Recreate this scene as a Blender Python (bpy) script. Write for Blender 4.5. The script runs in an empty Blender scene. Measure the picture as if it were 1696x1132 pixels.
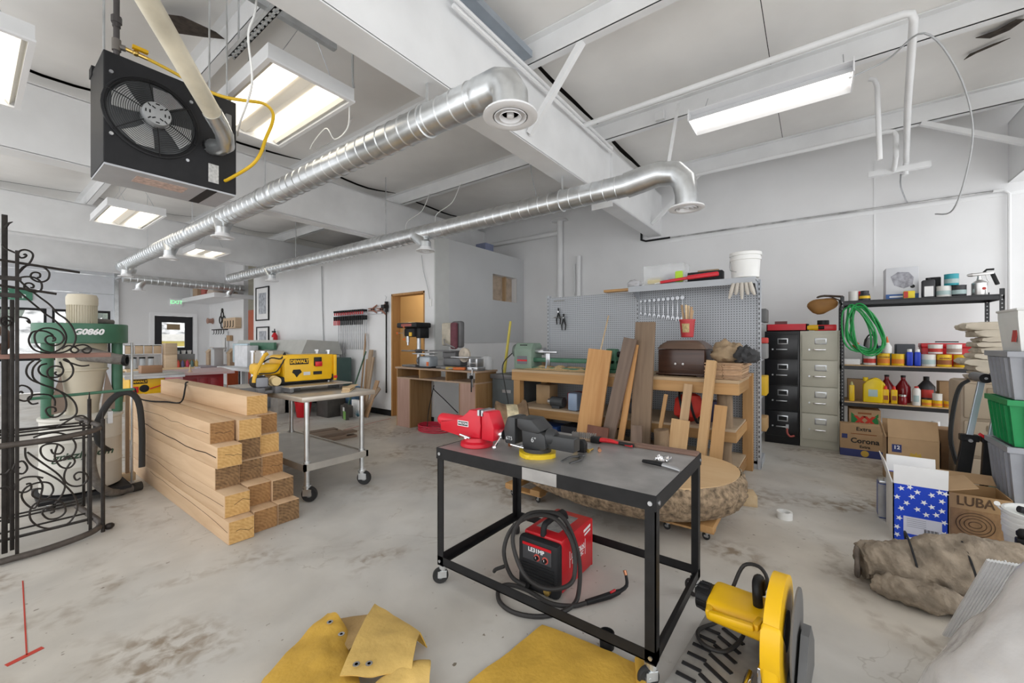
import bpy, bmesh, math, random
from mathutils import Vector, Matrix, Euler
random.seed(7)
PI = math.pi
S = bpy.context.scene
COL = S.collection
# ------------------------------------------------------------------ camera, world, exposure
cam_d = bpy.data.cameras.new('camera'); cam = bpy.data.objects.new('camera', cam_d); COL.objects.link(cam)
cam_d.sensor_width = 36.0; cam_d.lens = 675.0/1696.0*36.0; cam_d.clip_start = 0.05; cam_d.clip_end = 300
cam.location = (0, 0, 1.3); cam.rotation_euler = (PI/2, 0, math.atan2(502, 675) - PI/2)
S.camera = cam
S.view_settings.view_transform = 'Standard'; S.view_settings.look = 'None'
S.view_settings.exposure = 0.48; S.view_settings.gamma = 1.0
try: S.view_settings.use_curve_mapping = False
except Exception: pass
W = bpy.data.worlds.new('sky'); S.world = W; W.use_nodes = True
_bg = W.node_tree.nodes['Background']; _bg.inputs[0].default_value = (0.97, 0.985, 1.0, 1); _bg.inputs[1].default_value = 1.6
LAMP = 1.7
sun_d = bpy.data.lights.new('sun', 'SUN'); sun_d.energy = 2.0; sun_d.angle = math.radians(2); sun_d.color = (1, .95, .86)
sun = bpy.data.objects.new('sun', sun_d); COL.objects.link(sun); sun.rotation_euler = (math.radians(50), 0, math.radians(105))
# ------------------------------------------------------------------ materials
MATS = {}
def _nt(name):
    m = bpy.data.materials.new(name); m.use_nodes = True
    n = m.node_tree.nodes; l = m.node_tree.links
    return m, n, l, n['Principled BSDF']
def mat(name, col, rough=.55, metal=0.0, var=.10, scale=6.0, bump=0.0, bscale=40.0, emit=0.0, trans=0.0, alpha=1.0, spec=.5, rand=0.0, stretch=None, ior=1.45):
    if name in MATS: return MATS[name]
    m, n, l, p = _nt(name)
    c = (col[0], col[1], col[2], 1)
    p.inputs['Roughness'].default_value = rough; p.inputs['Metallic'].default_value = metal
    p.inputs['Specular IOR Level'].default_value = spec; p.inputs['IOR'].default_value = ior
    p.inputs['Transmission Weight'].default_value = trans; p.inputs['Alpha'].default_value = alpha
    tc = n.new('ShaderNodeTexCoord'); mp = n.new('ShaderNodeMapping'); l.new(tc.outputs['Object'], mp.inputs['Vector'])
    if stretch: mp.inputs['Scale'].default_value = stretch
    if var > 0:
        nz = n.new('ShaderNodeTexNoise'); nz.inputs['Scale'].default_value = scale; nz.inputs['Detail'].default_value = 5
        l.new(mp.outputs['Vector'], nz.inputs['Vector'])
        r = n.new('ShaderNodeMapRange'); r.inputs['From Min'].default_value = .3; r.inputs['From Max'].default_value = .7
        r.inputs['To Min'].default_value = 1-var; r.inputs['To Max'].default_value = 1+var*.6
        l.new(nz.outputs['Fac'], r.inputs['Value'])
        mx = n.new('ShaderNodeMix'); mx.data_type = 'RGBA'; mx.blend_type = 'MULTIPLY'; mx.inputs['Factor'].default_value = 1
        mx.inputs['A'].default_value = c; l.new(r.outputs['Result'], mx.inputs['B'])
        out = mx.outputs['Result']
        if rand > 0:
            oi = n.new('ShaderNodeObjectInfo'); r2 = n.new('ShaderNodeMapRange'); r2.inputs['To Min'].default_value = 1-rand; r2.inputs['To Max'].default_value = 1+rand*.4
            l.new(oi.outputs['Random'], r2.inputs['Value'])
            m2 = n.new('ShaderNodeMix'); m2.data_type = 'RGBA'; m2.blend_type = 'MULTIPLY'; m2.inputs['Factor'].default_value = 1
            l.new(out, m2.inputs['A']); l.new(r2.outputs['Result'], m2.inputs['B']); out = m2.outputs['Result']
        l.new(out, p.inputs['Base Color'])
    else:
        p.inputs['Base Color'].default_value = c
    if bump > 0:
        nb = n.new('ShaderNodeTexNoise'); nb.inputs['Scale'].default_value = bscale; nb.inputs['Detail'].default_value = 4
        l.new(mp.outputs['Vector'], nb.inputs['Vector'])
        b = n.new('ShaderNodeBump'); b.inputs['Strength'].default_value = bump; b.inputs['Distance'].default_value = .01
        l.new(nb.outputs['Fac'], b.inputs['Height']); l.new(b.outputs['Normal'], p.inputs['Normal'])
    if emit > 0:
        p.inputs['Emission Color'].default_value = c; p.inputs['Emission Strength'].default_value = emit
    MATS[name] = m; return m
def wood(name, c1, c2, axis='Z', rough=.6, scale=9.0, stretch=.07, rand=.18, knots=False, bump=.12):
    """grain runs along the object's own axis"""
    if name in MATS: return MATS[name]
    m, n, l, p = _nt(name); p.inputs['Roughness'].default_value = rough
    tc = n.new('ShaderNodeTexCoord'); mp = n.new('ShaderNodeMapping'); l.new(tc.outputs['Object'], mp.inputs['Vector'])
    sc = [1.0, 1.0, 1.0]; sc['XYZ'.index(axis)] = stretch; mp.inputs['Scale'].default_value = sc
    oi = n.new('ShaderNodeObjectInfo')
    ad = n.new('ShaderNodeVectorMath'); ad.operation = 'ADD'; l.new(mp.outputs['Vector'], ad.inputs[0])
    cx = n.new('ShaderNodeCombineXYZ'); ml = n.new('ShaderNodeMath'); ml.operation = 'MULTIPLY'; ml.inputs[1].default_value = 31.0
    l.new(oi.outputs['Random'], ml.inputs[0])
    for i in range(3): l.new(ml.outputs[0], cx.inputs[i])
    l.new(cx.outputs[0], ad.inputs[1])
    nz = n.new('ShaderNodeTexNoise'); nz.inputs['Scale'].default_value = scale*3; nz.inputs['Detail'].default_value = 6; nz.inputs['Distortion'].default_value = .6
    l.new(ad.outputs[0], nz.inputs['Vector'])
    n2 = n.new('ShaderNodeTexNoise'); n2.inputs['Scale'].default_value = scale*.45; n2.inputs['Detail'].default_value = 3; l.new(ad.outputs[0], n2.inputs['Vector'])
    a = n.new('ShaderNodeMath'); a.operation = 'ADD'; l.new(nz.outputs['Fac'], a.inputs[0]); l.new(n2.outputs['Fac'], a.inputs[1])
    cr = n.new('ShaderNodeValToRGB'); l.new(a.outputs[0], cr.inputs['Fac'])
    cr.color_ramp.elements[0].position = .38; cr.color_ramp.elements[0].color = (*c2, 1)
    cr.color_ramp.elements[1].position = .62; cr.color_ramp.elements[1].color = (*c1, 1)
    h = n.new('ShaderNodeMath'); h.operation = 'MULTIPLY'; h.inputs[1].default_value = .5; l.new(a.outputs[0], h.inputs[0])
    l.new(h.outputs[0], cr.inputs['Fac'])
    r2 = n.new('ShaderNodeMapRange'); r2.inputs['To Min'].default_value = 1-rand; r2.inputs['To Max'].default_value = 1+rand*.5; l.new(oi.outputs['Random'], r2.inputs['Value'])
    m2 = n.new('ShaderNodeMix'); m2.data_type = 'RGBA'; m2.blend_type = 'MULTIPLY'; m2.inputs['Factor'].default_value = 1
    l.new(cr.outputs['Color'], m2.inputs['A']); l.new(r2.outputs['Result'], m2.inputs['B'])
    l.new(m2.outputs['Result'], p.inputs['Base Color'])
    b = n.new('ShaderNodeBump'); b.inputs['Strength'].default_value = bump; b.inputs['Distance'].default_value = .01
    l.new(nz.outputs['Fac'], b.inputs['Height']); l.new(b.outputs['Normal'], p.inputs['Normal'])
    MATS[name] = m; return m
def emis(name, col, s):
    if name in MATS: return MATS[name]
    m, n, l, p = _nt(name)
    p.inputs['Base Color'].default_value = (*col, 1); p.inputs['Emission Color'].default_value = (*col, 1); p.inputs['Emission Strength'].default_value = s
    MATS[name] = m; return m
# ------------------------------------------------------------------ geometry
class B:
    def __init__(s): s.bm = bmesh.new(); s.mi = 0
    def _fin(s, geom_verts, bev=0, seg=2):
        fs = set()
        for v in geom_verts:
            for f in v.link_faces: fs.add(f)
        for f in fs: f.material_index = s.mi
        if bev > 0:
            es = set()
            for f in fs:
                for e in f.edges: es.add(e)
            r = bmesh.ops.bevel(s.bm, geom=list(es), offset=bev, segments=seg, affect='EDGES', profile=.5)
            for f in r['faces']: f.material_index = s.mi
        return s
    def box(s, x0, x1, y0, y1, z0, z1, bev=0, seg=2, M=None):
        vs = [s.bm.verts.new(Vector(c)) for c in ((x0,y0,z0),(x1,y0,z0),(x1,y1,z0),(x0,y1,z0),(x0,y0,z1),(x1,y0,z1),(x1,y1,z1),(x0,y1,z1))]
        if M is not None:
            for v in vs: v.co = M @ v.co
        for q in ((0,3,2,1),(4,5,6,7),(0,1,5,4),(1,2,6,5),(2,3,7,6),(3,0,4,7)): s.bm.faces.new([vs[i] for i in q])
        return s._fin(vs, bev, seg)
    def obox(s, c, size, rot=(0,0,0), bev=0, seg=2):
        M = Matrix.Translation(Vector(c)) @ Euler(rot).to_matrix().to_4x4()
        a, b, d = size[0]/2, size[1]/2, size[2]/2
        return s.box(-a, a, -b, b, -d, d, bev, seg, M)
    def bar(s, p0, p1, w, h, bev=0, up=(0,0,1)):
        """rectangular bar between two points"""
        p0 = Vector(p0); p1 = Vector(p1); d = p1-p0; L = d.length; z = d.normalized()
        u = Vector(up)
        if abs(z.dot(u)) > .98: u = Vector((1,0,0))
        x = u.cross(z).normalized(); y = z.cross(x)
        M = Matrix((x, y, z)).transposed().to_4x4(); M.translation = p0
        return s.box(-w/2, w/2, -h/2, h/2, 0, L, bev, 2, M)
    def ring(s, c, x, y, r, n, ry=None):
        ry = r if ry is None else ry
        return [s.bm.verts.new(c + x*(math.cos(2*PI*i/n)*r) + y*(math.sin(2*PI*i/n)*ry)) for i in range(n)]
    def _skin(s, rings, cap0=True, cap1=True, closed=False):
        n = len(rings[0])
        rr = rings + ([rings[0]] if closed else [])
        for a, b in zip(rr[:-1], rr[1:]):
            for i in range(n):
                f = s.bm.faces.new((a[i], a[(i+1)%n], b[(i+1)%n], b[i])); f.material_index = s.mi
        if not closed:
            if cap0: f = s.bm.faces.new(list(reversed(rings[0]))); f.material_index = s.mi
            if cap1: f = s.bm.faces.new(rings[-1]); f.material_index = s.mi
    def cyl(s, p0, p1, r0, r1=None, n=16, caps=True):
        p0 = Vector(p0); p1 = Vector(p1); r1 = r0 if r1 is None else r1
        z = (p1-p0).normalized(); u = Vector((0,0,1)) if abs(z.z) < .9 else Vector((1,0,0))
        x = u.cross(z).normalized(); y = z.cross(x)
        s._skin([s.ring(p0, x, y, r0, n), s.ring(p1, x, y, r1, n)], caps, caps); return s
    def tube(s, pts, r, n=8, closed=False, caps=True, smooth=0, flat=1.0):
        pts = [Vector(p) for p in pts]
        if smooth: pts = spline(pts, smooth, closed)
        m = len(pts); rs = r if isinstance(r, (list, tuple)) else [r]*m
        if isinstance(r, (list, tuple)) and len(r) != m:
            rs = [r[min(len(r)-1, int(i*(len(r)-1)/(m-1)))]*(1) for i in range(m)]
            k = len(r)-1
            rs = []
            for i in range(m):
                t = i*k/(m-1); a = min(int(t), k-1); rs.append(r[a]+(r[a+1]-r[a])*(t-a))
        tg = []
        for i in range(m):
            a = pts[(i-1)%m] if (closed or i > 0) else pts[i]; b = pts[(i+1)%m] if (closed or i < m-1) else pts[i]
            d = b-a; tg.append(d.normalized() if d.length > 1e-9 else Vector((0,0,1)))
        u = Vector((0,0,1)) if abs(tg[0].z) < .9 else Vector((1,0,0))
        x = u.cross(tg[0]).normalized(); rings = []
        for i in range(m):
            x = (x - tg[i]*x.dot(tg[i]))
            x = x.normalized() if x.length > 1e-6 else Vector((1,0,0)); y = tg[i].cross(x)
            rings.append(s.ring(pts[i], x, y, rs[i], n, rs[i]*flat))
        s._skin(rings, caps, caps, closed); return s
    def lathe(s, prof, n=24, M=None, o=(0,0,0)):
        """profile of (radius, height) turned about z"""
        M = M or Matrix.Translation(Vector(o)); rings = []
        for r, z in prof:
            rings.append([s.bm.verts.new(M @ Vector((max(r,1e-4)*math.cos(2*PI*i/n), max(r,1e-4)*math.sin(2*PI*i/n), z))) for i in range(n)])
        s._skin(rings); return s
    def prism(s, poly, d0, d1, M=None, bev=0):
        """polygon in xy, extruded in z from d0 to d1"""
        M = M or Matrix.Identity(4)
        a = [s.bm.verts.new(M @ Vector((p[0], p[1], d0))) for p in poly]; b = [s.bm.verts.new(M @ Vector((p[0], p[1], d1))) for p in poly]
        n = len(poly)
        s.bm.faces.new(list(reversed(a))); s.bm.faces.new(b)
        for i in range(n): s.bm.faces.new((a[i], a[(i+1)%n], b[(i+1)%n], b[i]))
        return s._fin(a+b, bev)
    def grid(s, f, nu, nv, thick=0):
        g = [[s.bm.verts.new(Vector(f(i/nu, j/nv))) for j in range(nv+1)] for i in range(nu+1)]
        fs = []
        for i in range(nu):
            for j in range(nv):
                q = s.bm.faces.new((g[i][j], g[i+1][j], g[i+1][j+1], g[i][j+1])); q.material_index = s.mi; fs.append(q)
        if thick:
            s.bm.normal_update()
            r = bmesh.ops.solidify(s.bm, geom=fs, thickness=thick)
        return s
    def sphere(s, c, r, n=12, sc=(1,1,1)):
        M = Matrix.Translation(Vector(c)) @ Matrix.Diagonal((*sc, 1))
        k = max(4, n//2)
        s.lathe([(r*math.sin(PI*i/k), -r*math.cos(PI*i/k)) for i in range(k+1)], n, M); return s
    def displace(s, amp, freq, seed=0):
        from mathutils import noise
        s.bm.normal_update()
        for v in s.bm.verts: v.co += v.normal * (noise.noise(v.co*freq + Vector((seed, seed*2, 0)))*amp)
        return s
    def build(s, name, m, parent=None, sm=True, angle=38, loc=None, rot=None):
        s.bm.normal_update()
        bmesh.ops.recalc_face_normals(s.bm, faces=s.bm.faces[:])
        me = bpy.data.meshes.new(name); s.bm.to_mesh(me); s.bm.free()
        for k in (m if isinstance(m, (list, tuple)) else [m]): me.materials.append(k)
        if sm and len(me.polygons):
            me.polygons.foreach_set('use_smooth', [True]*len(me.polygons)); me.set_sharp_from_angle(angle=math.radians(angle))
        o = bpy.data.objects.new(name, me); COL.objects.link(o)
        if parent: o.parent = parent
        if loc is not None: o.location = loc
        if rot is not None: o.rotation_euler = rot
        return o
def spline(pts, k=6, closed=False):
    out = []; m = len(pts)
    for i in range(m if closed else m-1):
        p1 = pts[i]; p2 = pts[(i+1)%m]
        p0 = pts[(i-1)%m] if (closed or i > 0) else p1; p3 = pts[(i+2)%m] if (closed or i < m-2) else p2
        for j in range(k):
            t = j/k
            out.append(.5*((2*p1)+(p2-p0)*t+(2*p0-5*p1+4*p2-p3)*t*t+(3*p1-p0-3*p2+p3)*t*t*t))
    if not closed: out.append(pts[-1])
    return out
def tag(o, label, cat, group=None):
    o['label'] = label; o['category'] = cat
    if group: o['group'] = group
    return o
def thing(name, label, cat, loc=(0,0,0), rz=0.0, group=None, rot=None):
    o = bpy.data.objects.new(name, None); o.empty_display_size = .1; COL.objects.link(o)
    o.location = loc; o.rotation_euler = rot if rot else (0, 0, rz)
    return tag(o, label, cat, group)
def struct(o): o['kind'] = 'structure'; return o
def stuff(o): o['kind'] = 'stuff'; return o
def dup(root, loc=None, rz=None, label=None, rot=None):
    r = root.copy(); COL.objects.link(r)
    if loc is not None: r.location = loc
    if rz is not None: r.rotation_euler = (0, 0, rz)
    if rot is not None: r.rotation_euler = rot
    if label: r['label'] = label
    for ch in list(root.children):
        c = ch.copy(); COL.objects.link(c); c.parent = r
        for g in list(ch.children):
            d = g.copy(); COL.objects.link(d); d.parent = c
    return r
def child(o, parent, name=None, loc=None, rot=None):
    c = o.copy(); COL.objects.link(c); c.parent = parent
    if name: c.name = name
    if loc is not None: c.location = loc
    if rot is not None: c.rotation_euler = rot
    return c
FONTS = {}
def text(s, size, m, parent, M, name='lettering', ext=.0006, bold=0.0, shear=0.0, align='CENTER'):
    """flat print: lettering lying in the xy plane of M"""
    cu = bpy.data.curves.new(name, 'FONT'); cu.body = s; cu.size = size; cu.extrude = ext; cu.offset = bold; cu.shear = shear
    cu.align_x = align; cu.align_y = 'CENTER'; cu.resolution_u = 3
    t = bpy.data.objects.new('tmp', cu); COL.objects.link(t)
    bpy.context.view_layer.update()
    dg = bpy.context.evaluated_depsgraph_get()
    me = bpy.data.meshes.new_from_object(t.evaluated_get(dg))
    bpy.data.objects.remove(t); bpy.data.curves.remove(cu)
    me.transform(M); me.materials.clear(); me.materials.append(m); me.name = name
    o = bpy.data.objects.new(name, me); COL.objects.link(o); o.parent = parent
    return o
def face(loc, normal='-Y'):
    """matrix that puts lettering on a surface facing the given way, upright"""
    R = {'-Y': Matrix(((1,0,0),(0,0,-1),(0,1,0))), '-X': Matrix(((0,0,-1),(-1,0,0),(0,1,0))), '+Y': Matrix(((-1,0,0),(0,0,1),(0,1,0))),
         '+X': Matrix(((0,0,1),(1,0,0),(0,1,0))), '+Z': Matrix(((1,0,0),(0,1,0),(0,0,1)))}[normal]
    M = R.to_4x4(); M.translation = Vector(loc); return M
def TR(loc, rot=(0,0,0)): return Matrix.Translation(Vector(loc)) @ Euler(rot).to_matrix().to_4x4()
# ------------------------------------------------------------------ palette
def floor_mat():
    m, n, l, p = _nt('painted concrete')
    tc = n.new('ShaderNodeTexCoord')
    def noise(sc, det=6, dist=0.0, off=0.0):
        z = n.new('ShaderNodeTexNoise'); z.inputs['Scale'].default_value = sc; z.inputs['Detail'].default_value = det; z.inputs['Distortion'].default_value = dist
        mp = n.new('ShaderNodeMapping'); mp.inputs['Location'].default_value = (off, off*1.7, 0); l.new(tc.outputs['Object'], mp.inputs[0]); l.new(mp.outputs[0], z.inputs['Vector']); return z.outputs['Fac']
    def ramp(fac, a, b, ca, cb):
        r = n.new('ShaderNodeValToRGB'); e = r.color_ramp.elements; e[0].position = a; e[0].color = (*ca, 1); e[1].position = b; e[1].color = (*cb, 1); l.new(fac, r.inputs[0]); return r.outputs[0]
    def mix(a, b, fac, mode='MIX'):
        x = n.new('ShaderNodeMix'); x.data_type = 'RGBA'; x.blend_type = mode
        if isinstance(fac, float): x.inputs['Factor'].default_value = fac
        else: l.new(fac, x.inputs['Factor'])
        for k, q in (('A', a), ('B', b)):
            if isinstance(q, tuple): x.inputs[k].default_value = (*q, 1)
            else: l.new(q, x.inputs[k])
        return x.outputs['Result']
    base = ramp(noise(.55, 4, .5), .35, .65, (.60, .59, .565), (.53, .485, .42))
    base = mix(base, ramp(noise(3.0, 8, .3, 4.), .3, .7, (.86, .86, .86), (1.08, 1.08, 1.08)), 1.0, 'MULTIPLY')
    dirt = n.new('ShaderNodeMath'); dirt.operation = 'MULTIPLY'
    l.new(ramp(noise(1.1, 7, 1.2, 9.), .53, .68, (0,0,0), (1,1,1)), dirt.inputs[0]); l.new(ramp(noise(14, 6, .4, 2.), .42, .62, (0,0,0), (1,1,1)), dirt.inputs[1])
    base = mix(base, (.27, .215, .16), dirt.outputs[0])
    sp = n.new('ShaderNodeMath'); sp.operation = 'MULTIPLY'
    l.new(ramp(noise(26, 2, .0, 5.), .70, .735, (0,0,0), (1,1,1)), sp.inputs[0]); l.new(ramp(noise(.9, 3, 0., 3.), .45, .6, (0,0,0), (1,1,1)), sp.inputs[1])
    base = mix(base, (.20, .17, .13), sp.outputs[0])
    # crack and scrape lines
    v = n.new('ShaderNodeTexNoise'); v.inputs['Scale'].default_value = .8; v.inputs['Detail'].default_value = 5; v.inputs['Distortion'].default_value = 1.2; l.new(tc.outputs['Object'], v.inputs['Vector'])
    d = n.new('ShaderNodeMath'); d.operation = 'SUBTRACT'; d.inputs[1].default_value = .5; l.new(v.outputs['Fac'], d.inputs[0])
    ab = n.new('ShaderNodeMath'); ab.operation = 'ABSOLUTE'; l.new(d.outputs[0], ab.inputs[0])
    lt = ramp(ab.outputs[0], .0, .0035, (1,1,1), (0,0,0))
    cm = n.new('ShaderNodeMath'); cm.operation = 'MULTIPLY'; l.new(lt, cm.inputs[0]); l.new(ramp(noise(2.2, 4, 0, 7.), .5, .62, (0,0,0), (.5,.5,.5)), cm.inputs[1])
    base = mix(base, (.30, .26, .21), cm.outputs[0])
    l.new(base, p.inputs['Base Color'])
    rr = n.new('ShaderNodeMapRange'); l.new(noise(2.5, 5, 0, 1.), rr.inputs['Value']); rr.inputs['To Min'].default_value = .28; rr.inputs['To Max'].default_value = .62
    l.new(rr.outputs[0], p.inputs['Roughness'])
    b = n.new('ShaderNodeBump'); b.inputs['Strength'].default_value = .12; b.inputs['Distance'].default_value = .01; l.new(noise(18, 8), b.inputs['Height']); l.new(b.outputs[0], p.inputs['Normal'])
    return m
def peg_mat():
    m, n, l, p = _nt('grey pegboard'); p.inputs['Roughness'].default_value = .5
    tc = n.new('ShaderNodeTexCoord'); sx = n.new('ShaderNodeSeparateXYZ'); l.new(tc.outputs['Object'], sx.inputs[0])
    sq = []
    for k in ('Y', 'Z'):
        a = n.new('ShaderNodeMath'); a.operation = 'MULTIPLY'; a.inputs[1].default_value = 1/.0254; l.new(sx.outputs[k], a.inputs[0])
        f = n.new('ShaderNodeMath'); f.operation = 'FRACT'; l.new(a.outputs[0], f.inputs[0])
        s_ = n.new('ShaderNodeMath'); s_.operation = 'SUBTRACT'; s_.inputs[1].default_value = .5; l.new(f.outputs[0], s_.inputs[0])
        q = n.new('ShaderNodeMath'); q.operation = 'POWER'; q.inputs[1].default_value = 2; l.new(s_.outputs[0], q.inputs[0]); sq.append(q)
    a = n.new('ShaderNodeMath'); l.new(sq[0].outputs[0], a.inputs[0]); l.new(sq[1].outputs[0], a.inputs[1])
    g = n.new('ShaderNodeMath'); g.operation = 'LESS_THAN'; g.inputs[1].default_value = .042; l.new(a.outputs[0], g.inputs[0])
    x = n.new('ShaderNodeMix'); x.data_type = 'RGBA'; x.inputs['A'].default_value = (.40, .42, .45, 1); x.inputs['B'].default_value = (.06, .06, .065, 1)
    l.new(g.outputs[0], x.inputs['Factor']); l.new(x.outputs['Result'], p.inputs['Base Color']); return m
m_floor = floor_mat(); m_peg = peg_mat()
m_wall = mat('white wall paint', (.80, .80, .805), .55, var=.05, scale=1.3, bump=.05, bscale=30)
m_ceil = mat('white ceiling film', (.86, .845, .82), .5, var=.08, scale=1.2, bump=.05, bscale=6)
m_steelw = mat('white painted steel', (.83, .835, .84), .4, var=.06, scale=3)
m_greyp = mat('grey painted board', (.57, .58, .59), .55, var=.05, scale=1.5)
m_dark = mat('dark void', (.05, .045, .04), .9, var=.2)
m_blk = mat('black paint', (.013, .013, .014), .45, var=.3, scale=14, spec=.3)
m_blkm = mat('matte black', (.02, .02, .022), .6, var=.2, scale=9, spec=.3)
m_rubber = mat('black rubber', (.025, .025, .025), .7, var=.15)
m_tan = mat('tan wall paint', (.68, .47, .24), .6, var=.05, scale=1.5)
m_cast = mat('cast grey metal', (.17, .17, .175), .5, .4, var=.2)
m_gal = mat('galvanised steel', (.72, .74, .75), .3, .9, var=.16, scale=9)
m_steel = mat('bare steel', (.55, .56, .58), .32, .9, var=.15, scale=12)
m_stain = mat('stainless steel', (.62, .63, .64), .28, .95, var=.1, scale=6)
m_chrome = mat('chrome', (.80, .80, .82), .12, 1.0, var=0)
m_iron = mat('wrought iron', (.035, .03, .027), .5, .5, var=.4, scale=20, bump=.2, bscale=60)
m_jamb = wood('door jamb pine', (.46, .25, .09), (.34, .17, .055), 'Z')
m_white = mat('white plastic', (.82, .82, .80), .4, var=.05)
m_whiter = mat('white enamel', (.85, .85, .86), .3, var=0)
m_paper = mat('white paper', (.80, .80, .80), .8, var=.04)
m_red = mat('red paint', (.60, .012, .02), .32, var=.12, scale=8)
m_yel = mat('machine yellow', (.80, .46, .008), .38, var=.10, scale=8)
m_grn = mat('machine green', (.055, .165, .10), .42, var=.18, scale=8)
m_lamp = emis('fluorescent lens', (1.0, .93, .80), LAMP)
m_tubel = emis('fluorescent tube', (1.0, .97, .92), LAMP*1.6)
m_glass = mat('window glass', (.85, .92, .95), .03, var=0, alpha=.14, spec=.6)
def plane_box(name, m, x0, x1, y0, y1, z0, z1, parent=None, bev=0):
    return B().box(x0, x1, y0, y1, z0, z1, bev).build(name, m, parent, sm=False)
# ------------------------------------------------------------------ setting
struct(plane_box('floor', m_floor, -3.2, 7.05, -3.4, 15.85, -.12, 0))
wr = struct(plane_box('wall_right', m_wall, 6.92, 7.05, -3.4, 15.85, 0, 3.95))
plane_box('cover_strip', m_steelw, 6.912, 6.925, -3.4, 2.0, 2.925, 2.962, wr)
plane_box('panel_joint', m_steelw, 6.914, 6.925, -.62, -.60, 2.0, 3.6, wr)
# back wall with the exit door
wb = struct(B().box(2.58, 3.36, 15.70, 15.85, 0, 3.95).box(4.30, 4.73, 15.70, 15.85, 0, 3.95).box(3.36, 4.30, 15.70, 15.85, 2.08, 3.95).build('wall_back', m_wall, sm=False))
B().box(-3.2, 2.58, 15.70, 15.85, 3.62, 3.95).build('fascia', m_wall, wb, sm=False)
B().box(3.26, 3.36, 15.66, 15.699, 0, 2.08).box(4.30, 4.40, 15.66, 15.699, 0, 2.08).box(3.26, 4.40, 15.66, 15.699, 2.08, 2.17).build('door_casing', m_whiter, wb, sm=False)
m_blkdoor = mat('black door paint', (.02, .02, .024), .35, var=.1)
d1 = B().box(3.37, 3.54, 15.72, 15.77, .01, 2.07).box(4.10, 4.29, 15.72, 15.77, .01, 2.07).box(3.54, 4.10, 15.72, 15.77, 1.88, 2.07).box(3.54, 4.10, 15.72, 15.77, .01, 1.12).build('door_1', m_blkdoor, sm=False); struct(d1)
plane_box('glass_pane', m_glass, 3.54, 4.10, 15.74, 15.75, 1.12, 1.88, d1)
plane_box('notice', mat('brown sign', (.30, .22, .13), .6), 3.66, 3.98, 15.725, 15.735, 1.66, 1.83, d1)
B().sphere((4.18, 15.68, .95), .035).cyl((4.18, 15.72, .95), (4.18, 15.68, .95), .014, n=8).build('door_knob', m_chrome, d1)
plane_box('wall_side', m_wall, 4.73, 4.85, 13.0, 15.85, 0, 3.95)['kind'] = 'structure'
m_cream = mat('cream wall paint', (.70, .67, .55), .6, var=.05)
plane_box('wall_return', m_cream, 4.85, 6.92, 13.0, 13.1, 0, 3.95)['kind'] = 'structure'
# sectional garage door with a glazed row
gd = B()
m_gdoor = mat('garage door white', (.74, .76, .80), .45, var=.04)
for z0, z1 in ((2.14, 2.60), (2.61, 3.10), (3.11, 3.62), (.02, .82)):
    gd.box(-3.1, 2.50, 15.68, 15.74, z0, z1, .01)
for x in (-2.9, -1.55, -.1, 1.30, 2.47): gd.box(x-.045, x+.045, 15.68, 15.74, .8, 2.16)
gd = struct(gd.build('door_2', m_gdoor, sm=False))
for x0, x1 in ((-2.855, -1.595), (-1.505, -.145), (-.055, 1.255), (1.345, 2.425)):
    B().box(x0, x1, 15.70, 15.72, .82, .88).box(x0, x1, 15.70, 15.72, 2.08, 2.14).box(x0, x0+.05, 15.70, 15.72, .88, 2.08).box(x1-.05, x1, 15.70, 15.72, .88, 2.08).build('glazing_bar', m_blkm, gd, sm=False)
    plane_box('glass_pane', m_glass, x0+.05, x1-.05, 15.705, 15.715, .88, 2.08, gd)
B().box(2.50, 2.58, 15.62, 15.74, 0, 3.3).box(2.51, 2.57, 13.9, 15.70, 3.02, 3.08).build('door_track', m_gal, gd, sm=False)
# partition with the doorway
wp = B().box(4.45, 4.60, 4.85, 5.07, 0, 2.99).box(4.45, 4.60, 5.93, 11.6, 0, 2.92).box(4.45, 4.60, 5.07, 5.93, 2.12, 2.92).build('wall_partition', m_wall, sm=False); struct(wp)
B().box(4.445, 4.62, 5.90, 5.932, 0, 2.12).box(4.445, 4.62, 5.07, 5.10, 0, 2.12).box(4.445, 4.62, 5.07, 5.932, 2.09, 2.125).build('door_jamb', m_jamb, wp, sm=False)
bb = B().box(4.437, 4.45, 5.935, 11.6, 0, .10).box(4.437, 4.45, 4.85, 5.068, 0, .10).build('baseboard_partition', m_blkm, sm=False); struct(bb)
wg = B().box(4.60, 6.92, 4.85, 4.97, 0, 2.08).box(4.60, 5.90, 4.85, 4.97, 2.08, 2.99).box(6.67, 6.92, 4.85, 4.97, 2.08, 2.99).box(5.90, 6.67, 4.85, 4.97, 2.57, 2.99).build('wall_end', m_wall, sm=False); struct(wg)
B().box(4.76, 5.90, 4.835, 4.85, 1.275, 2.985).box(6.67, 6.90, 4.835, 4.85, 1.275, 2.985).box(5.90, 6.67, 4.835, 4.85, 1.275, 2.08).box(5.90, 6.67, 4.835, 4.85, 2.57, 2.985).build('grey_panel', m_greyp, wg, sm=False)
plane_box('corner_board', mat('pale grey board', (.60, .61, .60), .6, var=.04), 4.452, 4.755, 4.828, 4.85, 1.0, 2.98, wg)
m_stud = wood('stud pine', (.52, .36, .21), (.40, .26, .14), 'Z')
B().box(6.36, 6.40, 4.90, 4.97, 2.06, 2.6).build('stud', m_stud, wg, sm=False)
plane_box('backing_board', mat('brown drywall back', (.50, .40, .31), .8, var=.25, scale=8), 5.80, 6.80, 4.975, 4.985, 1.98, 2.68, wg)
RL_ = thing('added_fill_lamp', 'added unseen bulb that brightens the little tan room', 'lamp', (5.2, 6.4, 2.60))  # unseen bulb and point light, added to brighten the room behind the doorway
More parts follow.
